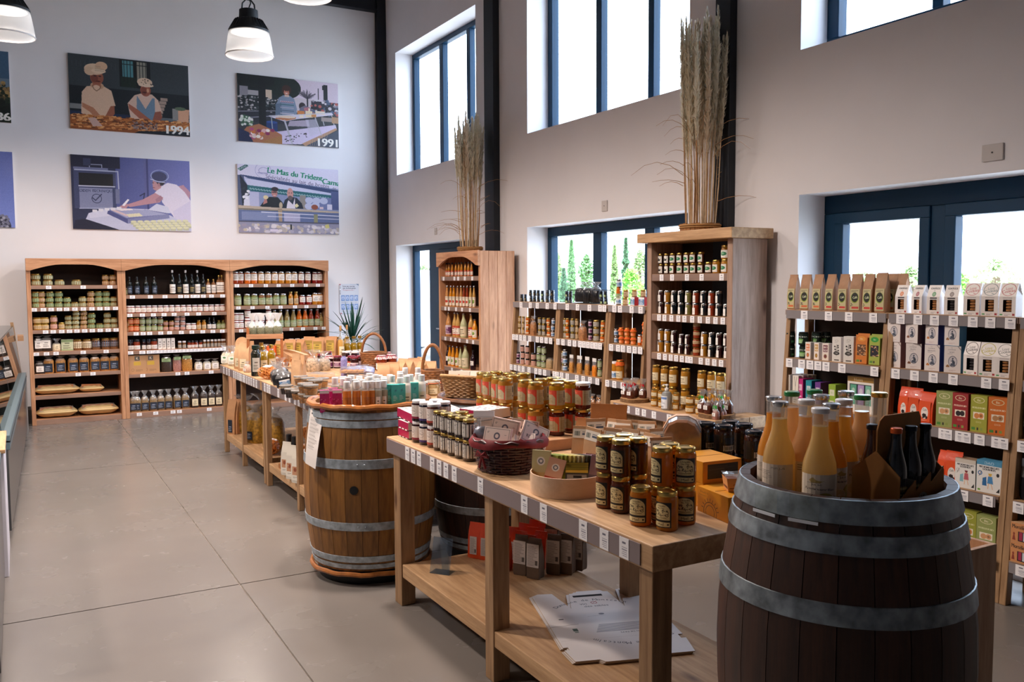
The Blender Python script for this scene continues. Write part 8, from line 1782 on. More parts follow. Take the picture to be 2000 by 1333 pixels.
# price list hanging over the barrel edge
c=Canvas(60,170,'dcd6d2');c.rect(.12,.88,.90,.93,'4a4644').lines(.12,.88,.30,.86,26,'9a9490',4,.4);M_list=c.material('price_list_print',.6)
P0,P1,P2,P3=[Vector((*(ray(u,v)*t),))+Vector((0,0,H)) for (u,v,t) in ((607,797,4.98),(633,806,4.90),(616,917,4.80),(596,905,4.88))]
n=6;mb=MB()
for i in range(n):
 t0,t1=i/n,(i+1)/n;b0_,b1_=.03*math.sin(math.pi*t0),.03*math.sin(math.pi*t1);off=Vector((-.3,-.5,0))
 mb.add([P0.lerp(P3,t1)+off*b1_,P1.lerp(P2,t1)+off*b1_,P1.lerp(P2,t0)+off*b0_,P0.lerp(P3,t0)+off*b0_],[(0,1,2,3)],0,[[(0,1-t1),(1,1-t1),(1,1-t0),(0,1-t0)]])
o=obj('price_list',mb.mesh('price_list',M_list,60));obj('tape_strip',MB().quad(P0+Vector((0,0,.02)),P1+Vector((0,0,.02)),P1,P0).mesh('tape_strip',M_cello,0),o);tag(o,'long white price list sheet hanging beside the light barrel','paper')
# ---- wicker tray with envelopes on the dark barrel
WX,WY,WZ=2.44,4.80,.085+.905+.001
e=empty('wicker_tray',(WX,WY,WZ),.5);tag(e,'sloping pale wicker basket with envelopes on the dark barrel','basket')
M_pw=mat('pale_wicker','b48a58',.5,noise=.3,nscale=45);mb=MB();n=36
def sqr(k,a,b,sl):
 o_=[]
 for i in range(n):
  t=2*math.pi*i/n;c_,s_=math.cos(t),math.sin(t);q=(abs(c_)**6+abs(s_)**6)**(-1/6);x,y=a*c_*q,b*s_*q;o_.append((x+.003*(-1)**(i+k),y+.003*(-1)**(i+k),sl(x,y)))
 return o_
NR=12
for k in range(NR):
 t=k/(NR-1);mb.tube(sqr(k,.15+.03*t,.12+.02*t, lambda x,y:.008+t*(.085+.30*max(0,-x+.05)*.55)),.006,5,closed=True)
w_=obj('woven_wall',mb.mesh('woven_wall',M_pw,60),e)
obj('rim_braid',MB().tube(sqr(0,.182,.142, lambda x,y:.10+.30*max(0,-x+.05)*.55),.010,7,closed=True).mesh('rim_braid',M_pw),e)
obj('tray_floor',MB().box(-.145,.145,-.115,.115,.002,.010).mesh('tray_floor',M_pw,0),e)
c=Canvas(96,64,'dcd3c4');c.lines(.3,.7,.56,.6,1,'7a7268').rect(.46,.54,.74,.84,'b04a3a').lines(.3,.7,.40,.44,1,'8a8278');LB['env']=c.material('envelope_print',.6)
M_env=mat('cream_paper','dcd3c4',.65)
for i,(x,y,rz,rx,z_) in enumerate(((-.135,.02,1.2,-.2,.04),(-.09,.00,1.25,-.35,.04),(-.04,.01,1.3,-.45,.04),(.01,-.02,1.2,-.6,.04),(.06,.02,1.35,-.7,.04),(.095,-.04,1.2,-.75,.03))):
 a_=.5;X,Y=WX+x*math.cos(a_)-y*math.sin(a_),WY+x*math.sin(a_)+y*math.cos(a_)
 place(carton('gift_envelope',.15,.006,.125,M_env,LB['env']),(X,Y,WZ+z_),0,f'cream printed envelope, {ORD[i]} from the back in the wicker tray','envelopes in the wicker tray',(rx,0,-1.0+.08*i))
obj('rattan_ring',MB().tube([(.335*math.cos(i*2*math.pi/44)+2.56,.335*math.sin(i*2*math.pi/44)+4.76,.985) for i in range(44)],.016,7,closed=True).mesh('rattan_ring',mat('dark_rattan','6e4424',.45,coat=.2,noise=.3,nscale=25)),bpy.data.objects['wine_barrel.001'],(-2.56,-4.76,-.085))
# ---- under the far tables
ZL=.2008
pastab= lambda s_:cello('pasta_sack',.22,.15,.38,mat('yellow_pasta','9a7226',.5,noise=.55,nscale=45),LB['navy'] if s_==3 else None,fillz=.72,seed=s_,lz=(.1,.3),lw=.35)
def lo(sp,u,v,label,rz=-1.2,group=None,push=0.05,rot=None):
 p=PZ(u,v,.20);d=Vector((p.x,p.y)).normalized()*push;return place(sp,(p.x+d.x,min(8.83,p.y+d.y),ZL),rz,label,group,rot)
for i,(u,v) in enumerate(((474,846),(499,868),(535,880),(500,838))):lo(pastab(i+2),u,v,['big clear sack of yellow pasta with dark label, low on the far table','big clear sack of yellow pasta behind the second table leg','big clear sack of pasta by the double table legs','big clear sack of pasta farther back under the far table'][i],-1.0,push=.10)
for i,(u,v) in enumerate(((449,845),(459,848),(468,846))):lo(pouch('kraft_flour_bag',.11,.07,.34,M_kraft,LB['navy'],lz=(.05,.3),lw=.5,seed=i),u,v,f'tall kraft bag low on the far table shelf, {ORD[i]} from the end leg',-1.0,'tall kraft bags low on the far table',push=.06)
# big wicker hamper on the floor behind, nets of nuts, bottles, board
e=empty('wicker_hamper',(2.55,6.85,ZL),.1);tag(e,'large grey wicker hamper standing on the shelf under the tables','hamper');mb=MB();M_hw=mat('grey_brown_wicker','6b5a44',.7,noise=.35,nscale=40)
for k in range(14):mb.tube([(x+.004*(-1)**(i+k),y+.004*(-1)**(i+k),.02+k*.03) for i,(x,y) in enumerate([(-.20+.05*j,-.30) for j in range(9)]+[(.20,-.30+.06*j) for j in range(1,11)]+[(.20-.05*j,.30) for j in range(1,9)]+[(-.20,.30-.06*j) for j in range(10)])],.014,5,closed=True)
for j in range(11):
 y=-.30+.06*j;mb.tube([(-.21,y,.01),(-.21,y,.43)],.006,4)
obj('woven_wall',mb.mesh('woven_wall',M_hw,60),e);obj('lid',MB().box(-.215,.215,-.315,.315,.43,.455).mesh('lid',M_hw,0),e,bevel=.008);obj('hasp',MB().box(-.222,-.21,-.02,.02,.36,.44).mesh('hasp',M_black,0),e);obj('base_board',MB().box(-.20,.20,-.30,.30,0,.02).mesh('base_board',M_hw,0),e)
for i,(x,y,L,r,z_,rz) in enumerate(((1.90,7.62,.24,.07,0,1.3),(1.93,6.82,.28,.085,.052,1.4),(2.11,6.80,.28,.08,.052,1.7),(2.02,6.84,.26,.07,.22,1.5))):place(netsack(L,r,20+i),(x,y,ZL+z_),rz,['orange net sack peeking out left of the double legs','orange net sack of nuts standing on the board under the table','orange net sack of nuts behind the first one','net sack of nuts lying on top of the other two under the table'][i])
p=PZ(552,915,.20);o=obj('wooden_board',MB().box(-.17,.25,-.18,.18,0,.035).box(-.17,.25,-.18,-.165,.035,.05).mesh('wooden_board',mat('orange_brown_board','9a6234',.5,noise=.2,nscale=12),0),None,(1.96,6.82,ZL),(0,0,0),bevel=.004);tag(o,'flat brown wooden board on the lower shelf under the nut sacks','board')
c=Canvas(48,96,'d8d2c6');c.rect(.1,.9,.25,.65,'b98a6a').ell(.5,.5,.2,.1,'8a4a32').lines(.2,.8,.1,.2,2,'8a8278');LB['refill']=c.material('refill_pouch_print',.4)
for i,(u,v) in enumerate(((562,936),(572,944),(583,952))):lo(pouch('white_refill_pouch',.085,.06,.26,mat('white_refill_film','d5cfc2',.4),LB['refill'],lz=(.08,.7),lw=.85,seed=i),u,v,f'white refill pouch, {ORD[i]} from left on the lower shelf by the light barrel',-1.05,push=.15)
for i,(u,v) in enumerate(((566,928),(577,934))):lo(bottle('black_pump_bottle',.09,.30,C['bluejar'],M_blacklid,None,neck=.4,sh=.6,caph=.2),u,v,['black pump bottle behind the white refill pouches, left one','black pump bottle behind the white refill pouches, right one'][i],push=.12)
# ------------------------------------------------------------------ photo panels on the back wall
def p1994():
 c=Canvas(360,236,'27323a');c.rect(0,1,.55,1,'343c42').rect(0,1,.24,.58,'141c22')
 for i in range(12):c.line([(.03+i*.035,.84),(.03+i*.035,.92)],'4a5258',.003)
 c.rect(.41,.67,.62,.99,'0e1416').rect(.435,.53,.74,.98,'4f8790').rect(.555,.64,.72,.98,'8f8c80').rect(.42,.55,.62,.76,'16261f')
 for i in range(8):c.line([(.45+i*.026,.70),(.45+i*.026,.98)],'12181a',.005)
 c.line([(.43,.93),(.66,.93)],'12181a',.006)
 c.rect(0,.12,.27,.34,'7d7f80').rect(0,1,.17,.24,'1c2a48').rect(.70,1,.20,.24,'5d666c')
 c.poly([(.885,.20),(.99,.20),(1,.38),(.885,.385)],'d9a585').rect(.85,.90,.22,.38,'8c8a88').ell(.92,.385,.05,.025,'5a6a52')
 for i in range(6):c.rect(.70+.01*i,.76+.01*i,.25+.045*i,.29+.045*i,'d8b7a4',.75)
 # first woman
 c.poly([(.09,.22),(.10,.50),(.14,.58),(.20,.60),(.28,.60),(.34,.55),(.37,.35),(.33,.33),(.32,.2),(.13,.17)],'d9b79c').poly([(.13,.2),(.16,.05),(.33,.05),(.33,.22)],'d2b29b')
 c.poly([(.10,.36),(.19,.30),(.28,.13),(.24,.08),(.16,.24),(.10,.30)],'b5795a').poly([(.36,.35),(.33,.34),(.27,.16),(.30,.10),(.36,.24)],'9a5a42').poly([(.24,.12),(.30,.14),(.29,.05),(.25,.06)],'a86a4e')
 c.ell(.225,.60,.055,.05,'c29a7c').rect(.19,.255,.56,.66,'a3654c').ell(.225,.71,.055,.095,'9a5a44').ell(.205,.70,.03,.06,'7a4234').ell(.235,.66,.02,.01,'5a2420').ell(.21,.73,.012,.008,'2a1614').ell(.25,.73,.012,.008,'2a1614')
 c.ell(.21,.82,.085,.075,'dcbfa2').ell(.17,.79,.045,.06,'d4b598').ell(.265,.87,.05,.06,'d6b090').ell(.24,.80,.06,.03,'e2c8ac').lines(.21,.29,.80,.88,4,'8a7a66',2,.25)
 c.ell(.22,.56,.035,.05,'d9b79c').line([(.185,.60),(.20,.55),(.22,.53),(.245,.56),(.255,.60)],'7a5a44',.006)
 # second woman
 c.poly([(.49,.22),(.47,.40),(.53,.52),(.60,.56),(.68,.55),(.73,.48),(.76,.32),(.70,.30),(.68,.18),(.51,.18)],'d6b6a4').poly([(.55,.52),(.62,.34),(.68,.50),(.70,.50),(.70,.22),(.66,.16),(.56,.22),(.545,.36)],'6a8399').poly([(.575,.53),(.625,.36),(.67,.53)],'d6b6a4')
 c.poly([(.475,.40),(.48,.33),(.60,.15),(.66,.14),(.65,.21),(.55,.33)],'a3604a').poly([(.75,.33),(.70,.31),(.67,.16),(.71,.12),(.76,.24)],'8f5242').ell(.625,.60,.045,.085,'9c5844').ell(.61,.59,.025,.06,'7e4436').ell(.645,.60,.012,.03,'d09a78').ell(.615,.57,.02,.01,'4a201c')
 c.ell(.62,.71,.065,.06,'d8bca2').ell(.63,.67,.065,.025,'e0c6ae').speck(.59,.68,.68,.75,9,['5a4a40'],.004,.007,2)
 # tray of pastries
 c.rect(0,1,0,.19,'8f4f26');r=random.Random(3)
 for i in range(520):
  x,y=r.random(),r.uniform(.02,.19);c.poly([(x,y),(x+.03,y+.006),(x+.022,y+.022),(x-.008,y+.016)],r.choice(['c98044','d9955a','b06a32','e0a468','6a3a1c','a85f2c']))
 c.poly([(.14,.16),(.20,.17),(.26,.06),(.18,.05)],'c9a79c').speck(.50,.72,.06,.16,90,['7d6664','4a3232','9a8580'],.006,.012,6,.7).poly([(.52,0),(1,0),(1,.08),(.56,.03)],'141c26')
 c.text('1994',.885,.085,.082,'f2eee8',bold=.005);return c.grain(.018,1)
def p1991():
 c=Canvas(330,236,'33353a');c.rect(0,1,.62,1,'d3c3d3').rect(0,.52,.52,1,'1d262a');r=random.Random(8)
 c.ell(.46,.86,.16,.17,'16221f').ell(.16,.93,.2,.14,'141a1c').rect(.02,.10,.66,.82,'8a8690').rect(.26,.33,.66,.8,'d0b8a4').rect(.10,.2,.70,.77,'a8a2a8').rect(.55,.75,.50,.72,'c9bcc4')
 for i in range(260):x,y=r.random()*.40,r.uniform(.46,.68);c.ell(x,y,.012,.012,r.choice(['0e1214','1c2226','b0a8aa','3a4448']))
 for i in range(70):a=r.uniform(.3,2.8);L=r.uniform(.03,.11);c.line([(.68,.72),(.68+L*math.cos(a),.72+L*1.5*math.sin(a))],'4a4450',.004)
 c.rect(.675,.69,.5,.75,'2a2630').rect(.79,.80,.55,.9,'3a3640').rect(.85,.89,.45,.96,'10161c').rect(.835,.89,.88,.95,'10161c').rect(.72,1,.55,.70,'2c2a36').speck(.72,1,.50,.72,60,['8a8290','1a1a22','b05a54','d0c8d0','4a5a78'],.012,.02,4)
 c.rect(0,.5,.30,.46,'2b2c36').line([(0,.44),(.4,.50)],'8a8896',.008).line([(.1,.36),(.36,.42)],'9a98a8',.008).rect(.20,.27,.18,1,'12161a').rect(.27,.38,.12,.32,'1c3468').ell(.325,.32,.055,.02,'2a4a8a')
 # second person
 c.ell(.63,.60,.035,.06,'2c2226').poly([(.59,.50),(.61,.58),(.66,.62),(.72,.58),(.75,.48)],'6a6478').poly([(.645,.58),(.70,.60),(.71,.53),(.65,.54)],'b06a74')
 # vendor
 c.poly([(.36,.42),(.37,.60),(.40,.70),(.44,.74),(.51,.74),(.55,.70),(.575,.56),(.57,.42)],'7d8aa2').poly([(.36,.42),(.365,.60),(.42,.62),(.43,.42)],'5d6e84')
 for i,col in enumerate(('c2b8c8','5a6c84','a8a4b8','46707a','c4bccc')):c.rect(.41,.545,.46+i*.045,.475+i*.045,col)
 for i in range(14):c.ell(.42+.009*i,.64+.01*(i%2),.004,.01,'9a4a5a')
 c.ell(.475,.80,.032,.062,'b5705c').ell(.475,.855,.042,.045,'3c2018').ell(.44,.82,.012,.05,'3c2018').ell(.51,.82,.012,.05,'3c2018').ell(.475,.775,.015,.007,'e8d8d0').rect(.455,.50,.72,.75,'c8b0a4').ell(.465,.81,.005,.006,'2a1614').ell(.488,.81,.005,.006,'2a1614')
 # stall
 c.poly([(.30,.40),(.56,.46),(.93,.54),(.95,.51),(.58,.40),(.45,.345)],'d6ccda').poly([(.36,.39),(.565,.43),(.56,.40),(.47,.36),(.36,.375)],'b9764e').ell(.46,.42,.10,.022,'e0c8b4').rect(.58,.65,.47,.53,'c97a3c').rect(.66,.73,.44,.54,'e6d2b0').rect(.60,.64,.43,.48,'ecdcc4').rect(.72,.77,.45,.50,'c98a52').rect(.76,.86,.50,.55,'e4d4c0').rect(.69,.71,.53,.58,'eedcc0')
 c.poly([(.48,.28),(.70,.30),(.69,.40),(.50,.36)],'a89aac').poly([(.36,.18),(.97,.36),(.98,.30),(.62,.02),(.40,0),(.30,.10)],'cdbfda').poly([(.70,.15),(.80,.2),(.76,.42),(.66,.40)],'c4bccf',.7)
 c.poly([(.62,.03),(.97,.31),(.985,.285),(.66,-.01)],'b58a6c').line([(.45,.36),(.52,.02)],'b4b0bc',.018).line([(.32,.40),(.33,.20)],'9aa0a8',.01).line([(.76,.44),(.82,.18)],'b4b0bc',.012).line([(.83,.46),(.85,.34)],'c4c0cc',.008).line([(.93,.5),(.96,.32)],'c4c0cc',.008).line([(.30,.41),(.56,.46),(.93,.54)],'c8c4cf',.01)
 for i in range(22):x,y=r.uniform(.44,.56),r.uniform(.04,.14);c.poly([(x,y),(x+.012,y),(x+.012,y+.012),(x,y+.012)],'3a3238')
 for i in range(14):x,y=r.uniform(.55,.66),r.uniform(.13,.19);c.poly([(x,y),(x+.012,y),(x+.012,y+.012),(x,y+.012)],'3a3238')
 c.rect(.82,.97,.40,.46,'9a8a86').rect(.93,1,.38,.48,'b08a6a').poly([(.66,0),(1,.28),(1,0)],'3a4254')
 for i in range(8):c.line([(.70+.02*i,0),(.72+.025*i,.10+.02*i)],'8a7a72',.005)
 c.poly([(0,.06),(.08,.22),(.2,.28),(.34,.2),(.42,.14),(.40,0),(0,0)],'a86a4a').poly([(0,0),(0,.2),(.10,.14),(.14,0)],'22284a').poly([(.22,.02),(.42,.13),(.42,0),(.25,0)],'a37242')
 for i in range(26):c.ell(r.uniform(.12,.33),r.uniform(.06,.2),.022,.025,r.choice(['e0c8c0','b04a74','d8a8a8','efe0d4','8a2a5a','c8703a']))
 c.poly([(.02,.25),(.04,.40),(.12,.38),(.14,.24)],'3a5a44').speck(.02,.14,.24,.38,20,['c8d0c4','5a7a5a','e0dcd8'],.01,.018,9)
 c.text('1991',.885,.075,.092,'f2eee8',bold=.005);return c.grain(.018,2)
def pcheese():
 c=Canvas(360,230,'4a4f86');
 for i in range(24):c.rect(.30+i*.03,.33+i*.03,0,1,tuple(np.array([.30,.33,.55])+np.array([.13,.13,.17])*i/24))
 c.rect(0,.36,0,1,'262c4c').rect(0,.4,.84,1,'1c2038').rect(.02,.36,.28,.80,'3c4468').rect(.06,.34,.58,.76,'0e111c').rect(.06,.33,.28,.56,'8086a8').line([(.03,.80),(.38,.80),(.385,.5)],'b0b6d0',.010).line([(.06,.585),(.35,.59)],'c4c8dc',.010).line([(.15,.82),(.15,.88),(.25,.88),(.25,.82)],'b0b6d0',.006).rect(.02,.30,.81,.84,'6a7094').rect(.355,.39,.36,.56,'707698').line([(.06,.28),(.36,.30)],'a8aecb',.008)
 c.text('SODEM TECHNIQUE',.195,.525,.024,'2a3050',rot=1).ell(.20,.42,.042,.065,'2a3050',ring=.14).line([(.165,.43),(.19,.395),(.24,.48)],'2a3050',.008)
 c.rect(.10,.16,.86,.96,'343a58').rect(.60,.62,.3,1,'5a5f96').line([(.56,.48),(.60,.52),(.58,.36)],'1c2244',.008).rect(.62,.635,.3,1,'3a3f74')
 # worker
 c.poly([(.86,.62),(.99,.46),(1,.56),(.94,.66)],'b0869a').poly([(.68,.52),(.74,.62),(.80,.68),(.88,.66),(.95,.56),(1,.44),(1,0),(.88,.06),(.84,.22),(.75,.40),(.74,.47)],'d9d3e6').poly([(.84,.28),(1,.44),(1,.0),(.88,.04)],'cdc8e2').poly([(.69,.53),(.76,.47),(.73,.40),(.60,.36),(.47,.32),(.44,.35),(.58,.43)],'b98a96').poly([(.47,.36),(.44,.30),(.38,.25),(.36,.28),(.39,.33),(.43,.36)],'b98a96').poly([(.74,.50),(.76,.44),(.70,.40),(.69,.44)],'8a6478',.5)
 c.poly([(.67,.66),(.675,.58),(.70,.56),(.74,.60),(.76,.68),(.73,.74),(.68,.74)],'b98a92').poly([(.69,.73),(.72,.63),(.76,.64),(.79,.70),(.76,.76)],'1a1826').ell(.735,.76,.078,.085,'5c6aa0').ell(.73,.76,.065,.07,'2c345e').ell(.735,.77,.08,.085,'9aa6d0',ring=.10).line([(.655,.72),(.72,.69),(.78,.68)],'c6cbe4',.006).ell(.725,.645,.012,.03,'a87882').ell(.675,.67,.008,.006,'2a1c24').line([(.672,.605),(.69,.603)],'7a4450',.005)
 c.poly([(.405,.34),(.455,.43),(.47,.42),(.425,.33)],'e8e6f0')
 # moulds and tray
 c.poly([(.13,.22),(.30,.30),(.62,.30),(.82,.22),(1,.06),(1,0),(.36,0),(.10,.12)],'bfc2dc').poly([(.02,.12),(.10,.14),(.38,.0),(.0,0)],'161a34').poly([(.13,.22),(.34,.28),(.34,.2),(.14,.15)],'cfd0e6').poly([(.60,.26),(.82,.25),(.80,.34),(.70,.38)],'c9cce2')
 c.poly([(.28,.225),(.45,.10),(.81,.19),(.80,.25),(.62,.29),(.30,.28)],'6a6fa0').poly([(.30,.275),(.44,.17),(.79,.235),(.62,.29)],'9fa3c6').poly([(.28,.22),(.45,.09),(.45,.15),(.29,.27)],'4c5186').poly([(.45,.09),(.81,.18),(.80,.24),(.45,.15)],'7f84ae').poly([(.31,.27),(.44,.19),(.47,.20),(.34,.28)],'d3b9bc').poly([(.44,.22),(.55,.24),(.58,.20),(.46,.18)],'dcd6b8').poly([(.34,.285),(.48,.30),(.50,.28),(.40,.265)],'e8dde0')
 for j in range(4):
  for i in range(9):
   x,y=.50+.056*i+.02*j,.12-.032*j+.010*i*.4
   if x<1:c.rect(x-.025,x+.025,y-.04,y,'b7ba9e').ell(x,y,.026,.016,'d6d6b4')
 for i in range(5):c.rect(.16+.05*i,.20+.05*i,.235+.012*i,.27+.012*i,'dcdbe6')
 return c.grain(.016,3)
def pstall():
 c=Canvas(330,232,'8590b4');c.rect(0,1,.80,1,'c8c4dc').poly([(0,.84),(1,.70),(1,1),(0,1)],'d6d0e4').poly([(.02,.85),(1,.68),(1,.62),(.1,.80)],'30406a').poly([(.06,.80),(1,.62),(.98,.60),(.6,.64),(.1,.68)],'c4c4de').poly([(.08,.70),(.92,.60),(.92,.52),(.08,.62)],'1d5e68')
 for i in range(30):x=.11+.8*i/30;y=.645-.095*i/30;c.line([(x,y),(x+.008,y+.015),(x+.014,y-.008),(x+.022,y+.006)],'c8dcdc',.004)
 c.rect(.0,.06,.38,.84,'4a5474').poly([(.02,.85),(.09,.70),(.10,.38),(.04,.38)],'1a2434').poly([(.05,.38),(.11,.38),(.11,.58),(.06,.55)],'d4d4e4').speck(.05,.1,.5,.66,14,['e4e4ec','22303a'],.01,.016,3).rect(.11,.20,.39,.60,'b5b6d4').rect(.60,.66,.38,.58,'8a8480').rect(.92,1,.38,.66,'4a5584').rect(.66,.92,.38,.56,'6d78a6')
 for x,y in ((.695,.51),(.77,.51),(.845,.51),(.69,.42),(.76,.44)):c.ell(x,y,.042,.05,'b7bcd8')
 c.ell(.75,.41,.035,.04,'8a4a38').rect(.80,.84,.385,.42,'d8c0c8').rect(.88,.93,.38,.46,'d4d0e4')
 # men
 c.poly([(.20,.38),(.24,.46),(.30,.54),(.38,.54),(.43,.46),(.44,.38)],'121c24').ell(.35,.60,.030,.065,'b57a74').ell(.355,.655,.036,.034,'2a2026').rect(.328,.372,.605,.615,'2a2226').ell(.35,.565,.014,.006,'e0d4d4').poly([(.235,.42),(.25,.50),(.27,.52),(.28,.45)],'b57a74').ell(.265,.53,.025,.03,'d8c49a')
 c.poly([(.42,.38),(.45,.50),(.50,.56),(.57,.54),(.62,.46),(.635,.38)],'1a2434').ell(.505,.60,.032,.085,'c08a84').ell(.505,.535,.024,.035,'5a4a4c').ell(.495,.61,.006,.006,'2a1c20').ell(.518,.61,.006,.006,'2a1c20').poly([(.465,.38),(.475,.46),(.485,.5),(.53,.44),(.55,.54),(.555,.38)],'d8d0dc').poly([(.545,.42),(.57,.46),(.59,.42),(.565,.39)],'dcd0a0').ell(.41,.42,.018,.05,'b5a48c')
 # counter
 c.poly([(0,.40),(1,.355),(1,.32),(0,.35)],'b9a898').poly([(0,.36),(1,.33),(1,.315),(0,.335)],'7a7468').rect(0,1,.17,.33,'5d6b94').rect(.03,.36,.19,.31,'7d88ae').rect(.44,.60,.18,.30,'a8a6c4').poly([(.38,.37),(.42,.37),(.42,.17),(.39,.17)],'a08c78').line([(.22,.31),(1,.285)],'e4e4f0',.008).line([(.28,.25),(1,.235)],'dcdcec',.006).rect(.74,.78,.17,.3,'8a8a6a').line([(0,.165),(1,.17)],'4a4a5a',.012).line([(0,.13),(.4,.15)],'9a9cb4',.01).rect(0,1,0,.155,'8f8fa8')
 r=random.Random(6)
 for i in range(120):c.ell(r.random(),r.uniform(.02,.12),r.uniform(.012,.03),.022,r.choice(['c8c4d0','d8d2d8','b0a8a8','a8a4b8','c4b8a4','9a92a4']))
 c.poly([(.85,.14),(.89,.16),(.90,.10),(.86,.09)],'c8c07a').rect(.50,.515,.06,.14,'16202a').rect(.30,.38,.02,.06,'d4cce0')
 # lettering
 G='0f7f5e';c.text('Le Mas du Trident',.56,.895,.060,G,rot=-6,bold=.003,wide=.92).text('Camar',.94,.80,.06,G,rot=-6,bold=.003).text('Spécialités au lait de brebis',.585,.79,.044,'5a5474',rot=-7).ell(.245,.925,.078,.115,'8a86b4',ring=.05).ell(.25,.92,.05,.05,'8a86b4',ring=.12).lines(.19,.3,.87,.90,2,'8a86b4').text('06 22',.985,.70,.03,'5a5474',rot=-6)
 c.poly([(.0,.93),(.08,1),(.11,.98),(.03,.90)],'1d4a4e').text('FRANCE',.055,.955,.025,'c8dcdc',rot=30)
 return c.grain(.016,4)
def pleft1():
 c=Canvas(330,236,'3a5a7a');c.rect(0,1,.6,1,'41607e').rect(0,1,.42,.62,'6a7f92').rect(0,1,0,.5,'2c3a26');c.speck(.6,1,.3,.56,200,['8a7048','5a4a30','1e2a1c','a88a58'],.01,.02,3).rect(0,1,0,.28,'16201a').speck(0,1,0,.3,100,['22301e','101812','2c3a26'],.02,.04,5).text('1986',.885,.085,.085,'f2eee8',bold=.005);return c.grain(.02,5)
def pleft2():
 c=Canvas(330,236,'5a66b4')
 for i in range(20):c.rect(0,1,i/20,(i+1)/20,tuple(np.array([.46,.53,.82])-np.array([.16,.16,.16])*i/20))
 c.ell(.80,.02,.17,.17,'2a2c44').speck(.66,.95,.0,.16,90,['6a6c84','1c1e30','9a9cb0'],.008,.016,3);return c.grain(.015,6)
YPN=YB-.02
def panel_(u0,v0,u1,v1,cv,label,tw=None):
 a,b=PY(u0,v0,YPN),PY(u1,v1,YPN);x0,x1=a.x,b.x
 if tw:x0=x1-tw
 m=cv.material('photo_print',.45,.08)
 o=obj('photo_panel',MB().box(x0,x1,YPN,YB-.002,b.z,a.z).mesh('photo_panel_board',mat('white_panel_edge','dcdad8',.6),0));obj('print',MB().quad((x0,YPN-.001,b.z),(x1,YPN-.001,b.z),(x1,YPN-.001,a.z),(x0,YPN-.001,a.z)).mesh('print',m,0),o);tag(o,label,'photo panel')
panel_(131.9,103,371.3,267.9,p1994(),'photo panel of two women in white caps at a pastry tray, dated 1994')
panel_(462.5,142.5,661.9,289.9,p1991(),'photo panel of a smiling market vendor at a cheese stall, dated 1991')
panel_(137,301.3,373.9,452.6,pcheese(),'bluish photo panel of a dairy worker bending over cheese moulds')
panel_(463.2,320,662.6,458.7,pstall(),'photo panel of two men behind a market stall under a lettered awning')
panel_(-200,78,22,240.5,pleft1(),'photo panel of a dark landscape cut by the left picture edge, upper one',1.42)
panel_(-200,284,30,445,pleft2(),'mostly blue photo panel cut by the left picture edge, lower one',1.42)
# poster of rules beside the right bookcase
c=Canvas(200,290,'d6dae6');c.rect(0,.085,.62,1,'e4e6ee').text('BON',.045,.90,.05,'2a2a34',rot=90,bold=.003).text('GESTES',.045,.72,.05,'2a2a34',rot=90,bold=.003).rect(.01,.08,.965,.995,'b04050').text('Faire ses courses',.48,.925,.075,'3c3c4e',bold=.002,wide=.9).text('avec les bons gestes,',.52,.862,.068,'3c3c4e',bold=.002,wide=.88).text('"Protégeons-nous !"',.48,.80,.062,'b0606a',wide=.9).poly([(.85,1),(1,1),(1,.93)],'7c8fae').line([(.55,.985),(.84,.975)],'8a9ab4',.01)
for j in range(2):
 for i in range(4):
  x,y=.09+.225*i,.44-.285*j;c.rect(x,x+.19,y,y+.19,'7f9cd0').ell(x+.095,y+.10,.075,.055,'c4d2ec').ell(x+.095+.01*i,y+.09,.04,.03,'8fa8d6').lines(x,x+.19,y-.055,y-.012,2,'9aa4c0',i+j*4)
c.lines(.1,.9,.02,.07,1,'b4bccf').ell(.08,.035,.04,.02,'c06a74');M_rules=c.material('rules_poster_print',.4)
a,b=PY(663,555,YPN),PY(702,614,YPN)
o=obj('rules_poster',MB().box(a.x,b.x,YB-.006,YB-.002,b.z,a.z).mesh('poster_sheet',mat('white_panel_edge','dcdad8',.6),0));obj('print',MB().quad((a.x,YB-.0068,b.z),(b.x,YB-.0068,b.z),(b.x,YB-.0068,a.z),(a.x,YB-.0068,a.z)).mesh('print',M_rules,0),o);tag(o,'pale blue poster of shopping rules with eight pictograms, above the plant','poster')
